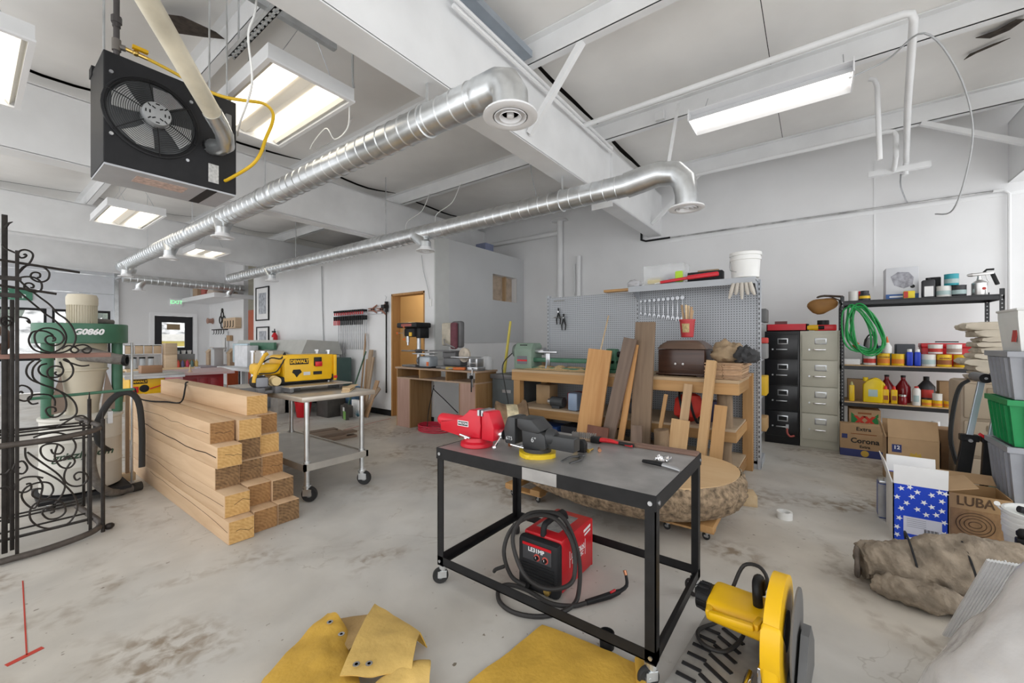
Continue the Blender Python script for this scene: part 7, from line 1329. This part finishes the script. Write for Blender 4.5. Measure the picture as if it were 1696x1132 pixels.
blob_roll([(2.85, -.26, .055), (2.81, -.34, .06), (2.79, -.46, .062), (2.82, -.60, .055)], [.05, .07, .075, .05], .85, 9, .034, 9, .8).build('lower_fold', m_blank, RG, angle=80)
blob_roll([(2.98, -.188, .14), (2.92, -.182, .165), (2.86, -.180, .12), (2.86, -.182, .05), (2.92, -.186, .03), (2.97, -.188, .08), (2.93, -.186, .12), (2.90, -.184, .09), (2.92, -.184, .07)], [.010, .011, .011, .010], .9, 5, .008, 9).build('folded_edge', mat('felt dark inside', (.13, .105, .085), .95, var=.4, scale=20, bump=.6), RG, angle=80)
for (y, r) in ((-.42, .158), (-.62, .182)): B().tube([(3.005+.15*(-.4-y)*0+r*1.0*math.cos(a)-.0, y+.03*math.sin(a), .12+.0*y+r*.98*math.sin(a)) for a in [PI*.15+PI*.95*i/14 for i in range(15)]], .005, 5).build('tie_string', m_blkm, RG)
# aluminium threshold strip and plastic sheeting
AL = thing('ridged_panel', 'pale ridged aluminium panel leaning before the blanket', 'panel', (0, 0, 0)); dv = Vector((2.31, -.523, .47))-Vector((2.56, -.45, .01)); b0 = Vector((2.56, -.45, .01)); sd = Vector((.2, -.98, .0)).normalized(); nn = dv.normalized().cross(sd).normalized()
def quadbar(o, w0, w1, th): 
    b = B(); p = [o+sd*w0, o+sd*w1]; vs = [b.bm.verts.new(q) for q in (p[0], p[1], p[1]+dv, p[0]+dv, p[0]+nn*th, p[1]+nn*th, p[1]+dv+nn*th, p[0]+dv+nn*th)]
    for q in ((0,3,2,1),(4,5,6,7),(0,1,5,4),(1,2,6,5),(2,3,7,6),(3,0,4,7)): b.bm.faces.new([vs[i] for i in q])
    return b
m_alp = mat('painted aluminium', (.76, .77, .78), .35, .4)
quadbar(b0, 0, .12, .008).build('panel', m_alp, AL, sm=False)
for k in range(12): quadbar(b0, .006+k*.0092, .010+k*.0092, .011 if k != 5 else .016).build('ridge', m_alp, AL, sm=False); quadbar(b0-nn*.003, .006+k*.0092, .010+k*.0092, .003 if k != 5 else .003).build('ridge', m_alp, AL, sm=False)
PS = B()
def bagf(u, v):
    a = u*2*PI; t = v*PI/2; hgt = v; r = (1-v)**.8
    p = Vector((1.88+.42*r*math.cos(a), -.87+.66*r*math.sin(a), 1.20*hgt)); n_ = .8*_ns.noise(p*3.6)+.8*(.2-abs(_ns.noise(p*5.5)))+.35*(.2-abs(_ns.noise(p*12)))
    q = Vector((math.cos(a), math.sin(a), .5)); p += q*n_*.028; p.z = max(.004, p.z); return p
PS.grid(bagf, 130, 70); bmesh.ops.remove_doubles(PS.bm, verts=PS.bm.verts[:], dist=.0004)
m_film = mat('plastic sheeting', (.72, .70, .69), .14, var=.05, alpha=.80, spec=.8, bump=.25, bscale=22)
tag(PS.build('plastic_sheet', m_film, None, angle=80), 'crumpled translucent plastic sheeting at the lower right corner', 'sheeting')
# ------------------------------------------------------------------ steel welding table
WTb = thing('welding_table', 'black steel welding table on casters in the foreground', 'table', (1.52, .47, 0))
m_top = mat('ground steel top', (.42, .41, .40), .42, .55, var=.22, scale=7); W_, L_ = .72, 1.16
B().box(0, W_, 0, L_, .722, .73, .002).build('table_top', m_top, WTb, sm=False)
ap = B().box(-.004, 0, -.004, L_+.004, .672, .731).box(W_, W_+.004, -.004, L_+.004, .672, .731).box(0, W_, -.004, 0, .672, .731).box(0, W_, L_, L_+.004, .672, .731); ap.build('apron', m_blk, WTb, sm=False)
B().box(-.0052, -.004, .42, .60, .674, .729).build('bare_patch', m_top, WTb, sm=False)
for x, sx in ((0, 1), (W_, -1)):
    for y, sy in ((0, 1), (L_, -1)):
        B().box(min(x, x+sx*.042), max(x, x+sx*.042), min(y, y+sy*.005), max(y, y+sy*.005), .10, .72).box(min(x, x+sx*.005), max(x, x+sx*.005), min(y, y+sy*.042), max(y, y+sy*.042), .10, .72).build('leg', m_blk, WTb, sm=False)
        caster(WTb, x+sx*.022, y+sy*.022, .042, .10, 2.4 if sx > 0 else 1.0, m_gal)
        B().cyl((x-sx*.0045, y+sy*.02, .70), (x-sx*.009, y+sy*.02, .70), .009, n=8).build('bolt', m_steel, WTb); B().cyl((x-sx*.0005, y+sy*.02, .125), (x-sx*.007, y+sy*.02, .125), .008, n=8).build('bolt', m_steel, WTb)
        B().cyl((x+sx*.02, y-sy*.0045, .70), (x+sx*.02, y-sy*.009, .70), .009, n=8).build('bolt', m_steel, WTb)
for (x0, x1, y0, y1) in ((0, .004, .0, L_), (W_-.004, W_, 0, L_), (0, W_, 0, .004), (0, W_, L_-.004, L_)): B().box(x0, x1, y0, y1, .105, .15).box(x0, x1 if x1-x0 > .01 else x0+(.035 if x0 == 0 else 0)+.004, y0 if not (y1 == L_ and y0 > .1) else y0-.03, y1 if y1-y0 > .01 else y1+(.03 if y0 == 0 else 0), .105, .110).build('lower_rail', m_blk, WTb, sm=False)
# red bench vise, long axis along -y
RV = thing('red_vise', 'red bench vise at the left end of welding table', 'vise', (1.68, 1.49, .73)); m_rv = mat('vise red', (.62, .012, .03), .32, var=.06)
B().lathe([(.085, 0), (.09, .005), (.088, .022), (.07, .03), (.066, .05), (.001, .052)], 30).build('swivel_base', m_rv, RV)
B().prism([(.24, .06), (.24, .115), (.12, .125), (.06, .15), (.02, .20), (-.06, .20), (-.065, .12), (-.06, .05), (.06, .045)], -.045, .045, Matrix(((0,0,1,0),(1,0,0,0),(0,1,0,0),(0,0,0,1))), .008).build('fixed_body', m_rv, RV)
B().cyl((0, .05, .115), (0, .26, .115), .036, n=20).sphere((0, .26, .115), .036, 16).build('barrel', m_rv, RV)
B().prism([(-.075, .05), (-.075, .20), (-.125, .20), (-.16, .12), (-.155, .05)], -.05, .05, Matrix(((0,0,1,0),(1,0,0,0),(0,1,0,0),(0,0,0,1))), .008).build('moving_jaw', m_rv, RV)
B().box(-.05, .05, -.062, -.048, .175, .205).build('jaw_plate', m_steel, RV, sm=False); B().box(-.05, .05, -.088, -.074, .175, .205).build('jaw_plate', m_steel, RV, sm=False)
B().cyl((0, -.15, .085), (0, -.19, .085), .026, n=16).build('screw_boss', m_chrome, RV); B().tube([(-.07, -.18, .03), (0, -.18, .085), (.07, -.18, .14)], .007, 8).sphere((-.07, -.18, .03), .011, 8).sphere((.07, -.18, .14), .011, 8).build('screw_handle', m_chrome, RV)
lp = B().box(-.0475, -.0455, .02, .10, .105, .135).build('name_plate', m_whiter, RV, sm=False); lq = B().box(-.0485, -.0475, .024, .096, .109, .131).build('name_panel', m_blk, lp, sm=False); text('WILTON', .017, m_whiter, RV, face((-.0488, .06, .12), '-X'), bold=.0004)
B().tube([(-.09, .0, .06), (-.06, .02, .05)], .008, 8).tube([(-.09, -.03, .06), (-.09, .04, .07)], .006, 8).build('lock_handle', m_chrome, RV)
# black bench vise
BV = thing('black_vise', 'black bench vise with yellow swivel base on welding table', 'vise', (1.72, 1.12, .73)); m_bv = mat('cast black enamel', (.035, .036, .038), .38, var=.15, scale=9)
pts = []
for k in range(48):
    a = 2*PI*k/48; r = .092+.012*max(0, math.cos(4*a))**3; pts.append((r*math.cos(a), r*math.sin(a)))
B().prism(pts, 0, .022, None, .003).build('swivel_base', mat('vise yellow', (.75, .52, .02), .4), BV)
B().cyl((0, 0, .022), (0, 0, .04), .07, n=24).build('turntable', m_bv, BV)
My2 = Matrix(((0,0,1,0),(1,0,0,0),(0,1,0,0),(0,0,0,1)))
B().prism([(.06, .035), (.06, .12), (.055, .155), (-.035, .135), (-.075, .11), (-.08, .05), (-.06, .035)], -.05, .05, My2, .008).build('fixed_body', m_bv, BV)
B().prism([(.06, .125), (.085, .14), (.085, .185), (.0, .185), (-.06, .135), (-.04, .12)], -.06, .06, My2, .006).build('anvil_jaw', m_bv, BV)
B().prism([(.10, .045), (.10, .185), (.15, .185), (.175, .12), (.165, .045)], -.055, .055, My2, .01).build('moving_jaw', m_bv, BV)
B().box(-.032, .032, -.22, -.06, .05, .115, .003).build('slide_tube', m_bv, BV); B().box(-.026, .026, -.2215, -.2195, .056, .109).build('tube_mouth', m_dark, BV, sm=False); B().lathe([(.045, 0), (.04, .03), (.03, .04)], 20, TR((0, -.07, .10), (PI/2, 0, 0))).build('slide_collar', m_bv, BV)
text('6"', .035, m_greyp, BV, face((-.0515, -.01, .085), '-X')); text('6T5', .026, m_greyp, BV, face((-.057, .135, .075), '-X'))
B().tube([(-.06, .05, .05), (-.09, .06, .05)], .007, 8).tube([(-.09, .02, .05), (-.09, .10, .055)], .005, 8).build('lock_handle', m_chrome, BV); B().tube([(-.05, .20, .10), (.06, .20, .02)], .006, 8).cyl((0, .17, .085), (0, .21, .085), .016, n=12).build('screw_handle', m_chrome, BV)
# hand tools on the table
ZT = .7305
TM = thing('tape_measure', 'yellow and black tape measure right of the black vise', 'tape measure', (1.90, .975, ZT)); B().prism([(-.035, 0), (.035, 0), (.038, .03), (.02, .062), (-.02, .065), (-.036, .045)], -.018, .018, My2, .006).build('case', m_blk, TM); B().prism([(.008, 0), (.034, 0), (.036, .03), (.026, .05), (.008, .06)], -.0195, .0195, My2, .003).build('yellow_shell', m_yel, TM)
WBs = thing('wire_brush', 'wire brush with wooden back behind the tape measure', 'brush', (2.12, 1.10, ZT), .2); B().box(-.018, .018, -.11, .14, 0, .016, .004).build('back', m_leans[1], WBs)
br_ = B()
for i in range(3):
    for j in range(12): br_.bar((-.012+.012*i, -.10+.012*j, .016), (-.012+.012*i, -.10+.012*j, .045), .004, .004)
stuff(br_.build('bristles', m_steel, WBs, sm=False))
RBr = thing('red_brush', 'red and black handled paint brush lying on the table', 'brush', (2.12, .93, ZT), 0); B().tube([(0, .03, .02), (0, -.03, .022), (.0, -.07, .018), (.01, -.15, .012)], [.018, .016, .010, .013], 10, smooth=3, flat=.7).build('handle', m_red, RBr); B().box(-.022, .022, .03, .085, 0, .035, .006).build('bristles', m_blk, RBr); B().tube([(.002, -.075, .018), (.012, -.155, .013)], .0135, 10, flat=.7).build('black_grip', m_blk, RBr)
PLr = thing('pliers', 'dark worn pliers near the front edge of the table', 'pliers', (1.76, .92, ZT), 0); m_old = mat('old tool steel', (.10, .10, .10), .45, .6)
for s in (-1, 1): B().tube([(.075, s*.006, .010), (.045, s*.002, .010), (.03, -s*.004, .010), (-.02, -s*.03, .010), (-.10, -s*.022, .010)], [.005, .009, .010, .007, .006], 8, smooth=3, flat=.7).build('handle' , m_old, PLr)
B().cyl((.032, 0, .002), (.032, 0, .02), .011, n=12).build('pivot', m_old, PLr); PLr.rotation_euler = (0, 0, -.05)
for k, (x, y, m, lab) in enumerate(((1.93, .93, mat('brass', (.62, .42, .12), .3, .9), 'small brass fitting lying beside the tape measure'), (1.97, .90, mat('copper', (.55, .25, .14), .35, .9), 'copper bolt lying beside the tape measure'))):
    t = thing('loose_bolt', lab, 'bolt', (x, y, ZT), .5*k); B().cyl((-.02, 0, .009), (.025, 0, .009), .006, n=10).build('shank', m, t); B().cyl((-.028, 0, .010), (-.018, 0, .010), .010, n=6).build('head', m, t)
simple('hex_nut', B().cyl((0, 0, 0), (0, 0, .018), .013, n=6), m_brn, (1.78, 1.335, ZT), 'rusty nut standing between the two vises', 'nut')
UK = thing('utility_knife', 'grey and black utility knife on the right part of table', 'knife', (1.885, .57, ZT), 0); B().tube([(.01, .075, .011), (.0, .03, .014), (-.005, -.02, .013)], [.011, .014, .013], 12, smooth=3, flat=.7).build('grip', m_blk, UK); B().tube([(-.005, -.02, .013), (-.02, -.08, .010), (-.03, -.10, .006)], [.0135, .012, .004], 12, smooth=3, flat=.7).build('nose', m_steel, UK)
FO = B().grid(lambda u, v: (1.96+.075*u, .555+.065*v, ZT+.006+.022*abs(_ns.noise(Vector((u*5, v*5, 3))))), 10, 10, .001).build('foil_scrap', m_chrome, None, sm=False); tag(FO, 'crumpled shiny foil beside the utility knife', 'foil')
simple('rough_plank', B().box(-.035, .035, -.33, .36, 0, .012, .002), wood('dark plank strip', (.24, .14, .10), (.16, .09, .065), 'Y'), (2.185, .80, ZT), 'dark reddish plank along the back edge of table', 'plank', .03)
# ------------------------------------------------------------------ welder
WL = thing('welder', 'red and black portable welder on the floor under the table', 'welder', (1.76, 1.03, 0)); m_wr = mat('welder red', (.56, .012, .02), .35, var=.06)
B().box(.05, .40, 0, .235, .012, .285, .012).build('shell', m_wr, WL); B().box(-.002, .06, -.004, .24, .0, .275, .022).build('front_frame', m_blkm, WL)
B().box(.39, .41, 0, .235, .01, .28, .008).build('rear_panel', m_wr, WL)
B().box(-.006, .0, .03, .205, .165, .25, .003).build('control_panel', mat('panel grey', (.06, .06, .065), .45), WL); B().box(-.0075, -.006, .03, .205, .238, .252).build('red_stripe', m_wr, WL, sm=False)
text('LE31MP', .030, m_whiter, WL, face((-.0075, .12, .222), '-X'), bold=.0006)
for y in (.085, .135): kd = B().lathe([(.018, 0), (.018, -.001), (.001, -.001)], 20, TR((-.0065, y-.02, .19), (0, PI/2, 0))).build('dial_scale', mat('dial red', (.60, .10, .08), .5), WL); B().cyl((-.006, y-.02, .19), (-.02, y-.02, .19), .011, n=14).build('knob', m_blk, kd); B().box(-.021, -.020, y-.021, y-.019, .19, .20).build('pointer', m_whiter, kd, sm=False)
for k in range(5): B().box(-.008, .0, .015, .22, .075+k*.016, .083+k*.016, .003).build('louvre', m_blk, WL)
B().cyl((0, .05, .04), (-.02, .05, .04), .018, n=14).build('socket', mat('brass', (.62, .42, .12), .3, .9), WL); B().cyl((0, .17, .04), (-.02, .17, .04), .018, n=14).build('socket', m_blk, WL)
B().tube([(.06, .118, .275), (.07, .118, .325), (.12, .118, .335), (.26, .118, .335), (.30, .118, .285)], .016, 10, smooth=3).build('handle', m_blkm, WL)
B().box(.12, .34, .06, .20, .2855, .287).build('top_label', mat('worn label', (.36, .35, .34), .5, var=.4, scale=30), WL, sm=False)
text('LINCOLN', .034, m_whiter, WL, face((.22, -.0015, .17)), bold=.0008); text('ELECTRIC', .030, m_whiter, WL, face((.22, -.0015, .135)), bold=.0006); B().bar((.29, -.0008, .245), (.37, -.0008, .255), .0012, .014).bar((.30, -.0008, .222), (.37, -.0008, .232), .0012, .010).build('model_print', m_whiter, WL, sm=False)
for z0 in (.155, ): B().box(.13, .31, -.0012, -.0002, z0-.0015, z0+.0015).box(.13, .133, -.0012, -.0002, z0-.04, z0+.045).box(.307, .31, -.0012, -.0002, z0-.04, z0+.045).build('logo_frame', m_whiter, WL, sm=False)
m_cab = mat('cable rubber', (.035, .033, .032), .5, spec=.3)
LD = thing('welding_lead', 'black welding cable looped over welder with torch on floor', 'cable', (0, 0, 0))
B().tube([(1.73, 1.20, .04), (1.70, 1.27, .08), (1.69, 1.31, .20), (1.74, 1.29, .31), (1.80, 1.20, .375), (1.86, 1.10, .365), (1.86, 1.00, .27), (1.80, .955, .14), (1.72, .98, .11), (1.68, 1.08, .10), (1.67, 1.18, .15), (1.70, 1.26, .28), (1.78, 1.24, .37), (1.86, 1.16, .385), (1.90, 1.07, .36), (1.90, .985, .20), (1.84, .95, .05), (1.75, .95, .012), (1.62, 1.02, .012), (1.56, 1.14, .012), (1.58, 1.25, .012), (1.66, 1.32, .012), (1.72, 1.30, .012), (1.74, 1.20, .012), (1.72, 1.05, .012), (1.76, .95, .014), (1.82, .90, .018)], .011, 8, smooth=6).build('cable', m_cab, LD)
B().tube([(1.82, .90, .020), (1.93, .83, .024), (1.99, .80, .026)], [.014, .017, .013], 10, smooth=3).build('torch_grip', m_blk, LD); B().tube([(1.99, .80, .026), (2.04, .78, .04), (2.07, .795, .075)], [.010, .009, .008], 8, smooth=3).build('torch_neck', m_blkm, LD); B().tube([(2.07, .795, .075), (2.075, .805, .095)], .009, 8).build('torch_tip', mat('copper', (.55, .25, .14), .35, .9), LD); B().tube([(1.93, .82, .045), (1.96, .81, .045)], .006, 6).build('trigger', m_red, LD)
cable('ground_plug', [(1.72, 1.33, .10), (1.70, 1.37, .08), (1.72, 1.40, .05)], .010, m_cab, 'short stub of black cable at left of the welder', 'cable', 4, 8)
simple('black_cup', B().lathe([(.028, 0), (.030, .002), (.032, .065), (.028, .065), (.026, .006), (.001, .006)], 20), m_blk, (1.63, .71, 0), 'small black cup on the floor under the table', 'cup')
# ------------------------------------------------------------------ chop saw
CS = thing('chop_saw', 'yellow abrasive chop saw on the floor at lower right', 'chop saw', (1.50, .05, 0), -.08); m_csb = mat('worn grey base', (.40, .39, .37), .5, .4, var=.25, scale=12)
B().box(.0, .52, .06, .40, 0, .045, .012).build('base', m_csb, CS)
for k in range(6):
    for s in (0, 1): B().bar((.08+.065*k, .22+.09*s, .047), (.13+.065*k if s == 0 else .08+.065*k, .31+.07*s, .047), .016, .006).build('base_groove', m_blkm, CS, sm=False)
B().box(.20, .50, .12, .135, .045, .12, .003).build('fence', m_chrome, CS, sm=False); B().cyl((.05, .16, .075), (.22, .16, .075), .013, n=10).box(.0, .03, .12, .20, .045, .11, .004).build('clamp_screw', m_chrome, CS); B().cyl((-.03, .16, .075), (.0, .16, .075), .02, n=12).build('clamp_knob', m_blk, CS)
m_ycs = mat('saw yellow', (.86, .50, .006), .35, var=.04)
Mg = Matrix(((1,0,0,.32),(0,0,-1,.085),(0,1,0,.225),(0,0,0,1)))
arc = [(.19*math.cos(a), .19*math.sin(a)) for a in [math.radians(-10+200*i/26) for i in range(27)]]
B().prism(arc+[(-.19, -.14), (-.15, -.19), (.12, -.19), (.19, -.12)], -.024, .024, Mg, .010).build('wheel_guard', m_ycs, CS); B().prism([(.195*math.cos(a), .195*math.sin(a)) for a in [math.radians(150+90*i/12) for i in range(13)]]+[(-.02, -.19), (-.05, -.02)], -.029, .029, Mg, .008).build('lower_guard', m_ycs, CS); B().lathe([(.001, -.034), (.07, -.028), (.07, .028), (.001, .028)], 28, Mg).build('hub_cover', m_blk, CS)
B().cyl((.36, .03, .20), (.36, .036, .20), .165, n=36).build('cutting_wheel', mat('abrasive wheel', (.16, .155, .15), .8), CS)
B().prism([(-.09, .0), (.08, .0), (.10, .04), (.09, .09), (.03, .10), (-.08, .085), (-.10, .04)], 0, .215, Matrix(((1,0,0,.37),(0,0,1,.12),(0,1,0,.16),(0,0,0,1))), .018).build('motor_housing', m_ycs, CS); B().cyl((.37, .33, .205), (.37, .385, .205), .058, .05, n=24).build('motor_cap', m_blk, CS)
for k in range(7): B().obox((.37+.055*math.cos(k*.5+.5), .36, .205+.055*math.sin(k*.5+.5)), (.006, .04, .006)).build('cooling_slot', m_blkm, CS, sm=False)
B().box(.31, .345, .16, .33, .344, .362, .006).build('handle_recess', mat('saw yellow dark', (.66, .36, .005), .45), CS) if False else None
B().tube([(.36, .16, .255), (.345, .16, .31), (.37, .165, .345), (.42, .165, .335), (.44, .165, .265)], .018, 10, smooth=4, flat=.8).build('carry_handle', m_blk, CS); B().bar((.24, .31, .22), (.24, .15, .235), .028, .028, .010).bar((.24, .31, .22), (.31, .32, .215), .026, .026, .008).bar((.24, .15, .235), (.31, .14, .235), .026, .026, .008).build('trigger_handle', m_ycs, CS)
B().bar((.50, .13, .05), (.46, .14, .18), .10, .05, .01).build('pivot_arm', m_cast, CS); B().box(.34, .58, -.02, .02, .0, .17, .01).build('rear_stand', m_blkm, CS) if False else None
B().prism([(.16, 0), (.54, 0), (.54, .10), (.42, .22), (.34, .22)], 0, .025, Matrix(((1,0,0,0),(0,0,1,-.005),(0,1,0,0),(0,0,0,1)))).build('spark_plate', mat('dark grey plate', (.14, .14, .14), .5), CS, sm=False)
B().tube([(.50, .28, .22), (.56, .25, .30), (.54, .18, .32), (.50, .16, .26), (.53, .30, .06), (.36, .38, .06), (.28, .34, .06), (.30, .26, .06), (.42, .22, .09), (.46, .26, .16)], .008, 8, smooth=5).build('power_cord', m_cab, CS)
# ------------------------------------------------------------------ leather jackets
m_lea = mat('yellow leather', (.60, .36, .055), .6, var=.16, scale=6, bump=.25, bscale=55); m_lea2 = mat('tan leather inside', (.44, .29, .12), .75, var=.15, scale=6, bump=.3, bscale=50)
def poly_sheet(poly, zf, n=22, th=.004):
    """leather laid over the floor: outline filled by a grid between two opposite chains"""
    A, Bq = poly
    A = spline([Vector((*p, 0)) for p in A], 8); Bq = spline([Vector((*p, 0)) for p in Bq], 8)
    def smp(P, t): k = t*(len(P)-1); i = min(int(k), len(P)-2); return P[i].lerp(P[i+1], k-i)
    def f(u, v): p = smp(A, u).lerp(smp(Bq, u), v); return (p.x, p.y, zf(p.x, p.y, u, v))
    return B().grid(f, n, n, th)
LJ = thing('leather_jacket', 'yellow leather welding jacket on the floor, lower left', 'jacket', (0, 0, 0))
nzf = lambda x, y: .014*_ns.noise(Vector((x*7, y*7, 0)))+.009*_ns.noise(Vector((x*16, y*16, 4)))
poly_sheet(([(.50, 1.50), (.67, 1.64), (.83, 1.73), (1.0, 1.80)], [(.72, 1.15), (.82, 1.26), (.90, 1.42), (.99, 1.62)]), lambda x, y, u, v: .045+nzf(x, y)+.03*math.sin(PI*v)).build('body', m_lea, LJ, angle=80)
poly_sheet(([(1.131, 1.633), (1.135, 1.54), (1.135, 1.43), (1.13, 1.319)], [(.812, 1.38), (.86, 1.31), (.92, 1.25), (.986, 1.194)]), lambda x, y, u, v: .085+.6*nzf(x, y)+.02*math.sin(PI*v)).build('front_flap', mat('worn yellow leather', (.60, .40, .12), .6, var=.16, scale=6, bump=.25, bscale=55), LJ, angle=80)
poly_sheet(([(1.17, 1.63), (1.175, 1.53), (1.17, 1.42), (1.165, 1.315)], [(1.131, 1.633), (1.135, 1.54), (1.135, 1.43), (1.13, 1.319)]), lambda x, y, u, v: .006+.078*v+.6*nzf(x, y)*v).build('side_fold', m_lea, LJ, angle=80)
poly_sheet(([(1.0, 1.79), (1.04, 1.75), (1.09, 1.71), (1.14, 1.66)], [(.92, 1.50), (.96, 1.50), (1.0, 1.51), (1.06, 1.54)]), lambda x, y, u, v: .02+.045*v+nzf(x, y)*.5).build('collar_lining', m_lea2, LJ, angle=80)
for (x, y, z_) in ((.945, 1.685, .082), (.93, 1.57, .088), (.865, 1.36, .104), (.895, 1.325, .104)): B().lathe([(.006, 0), (.013, .001), (.013, .004), (.006, .004), (.006, 0)], 14, TR((x, y, z_))).build('snap_button', m_chrome, LJ)
LJ2 = thing('leather_sleeve', 'tan leather sleeve end at the bottom edge beside jacket', 'sleeve', (0, 0, 0)); b = blob_roll([(1.04, 1.16, .05), (.96, 1.22, .055), (.84, 1.22, .05), (.72, 1.16, .05)], [.05, .055, .06, .055], .7, 4, .008, 9); b.build('sleeve', mat('worn yellow leather', (.60, .40, .12), .6, var=.16, scale=6, bump=.25, bscale=55), LJ2, angle=80)
LA = thing('leather_apron', 'folded yellow leather sheet on the floor beside table caster', 'leather', (0, 0, 0))
poly_sheet(([(.80, 1.085), (1.05, 1.055), (1.30, 1.022), (1.56, .99)], [(1.18, .40), (1.32, .46), (1.45, .50), (1.60, .56)]), lambda x, y, u, v: .014+.5*nzf(x, y)+.008*math.sin(PI*v), 26, .004).build('sheet', m_lea, LA, angle=80)
B().tube([(1.615, .565, .022), (1.50, .515, .022), (1.34, .455, .024), (1.18, .395, .024)], .019, 12, smooth=4).build('rolled_edge', m_lea, LA)
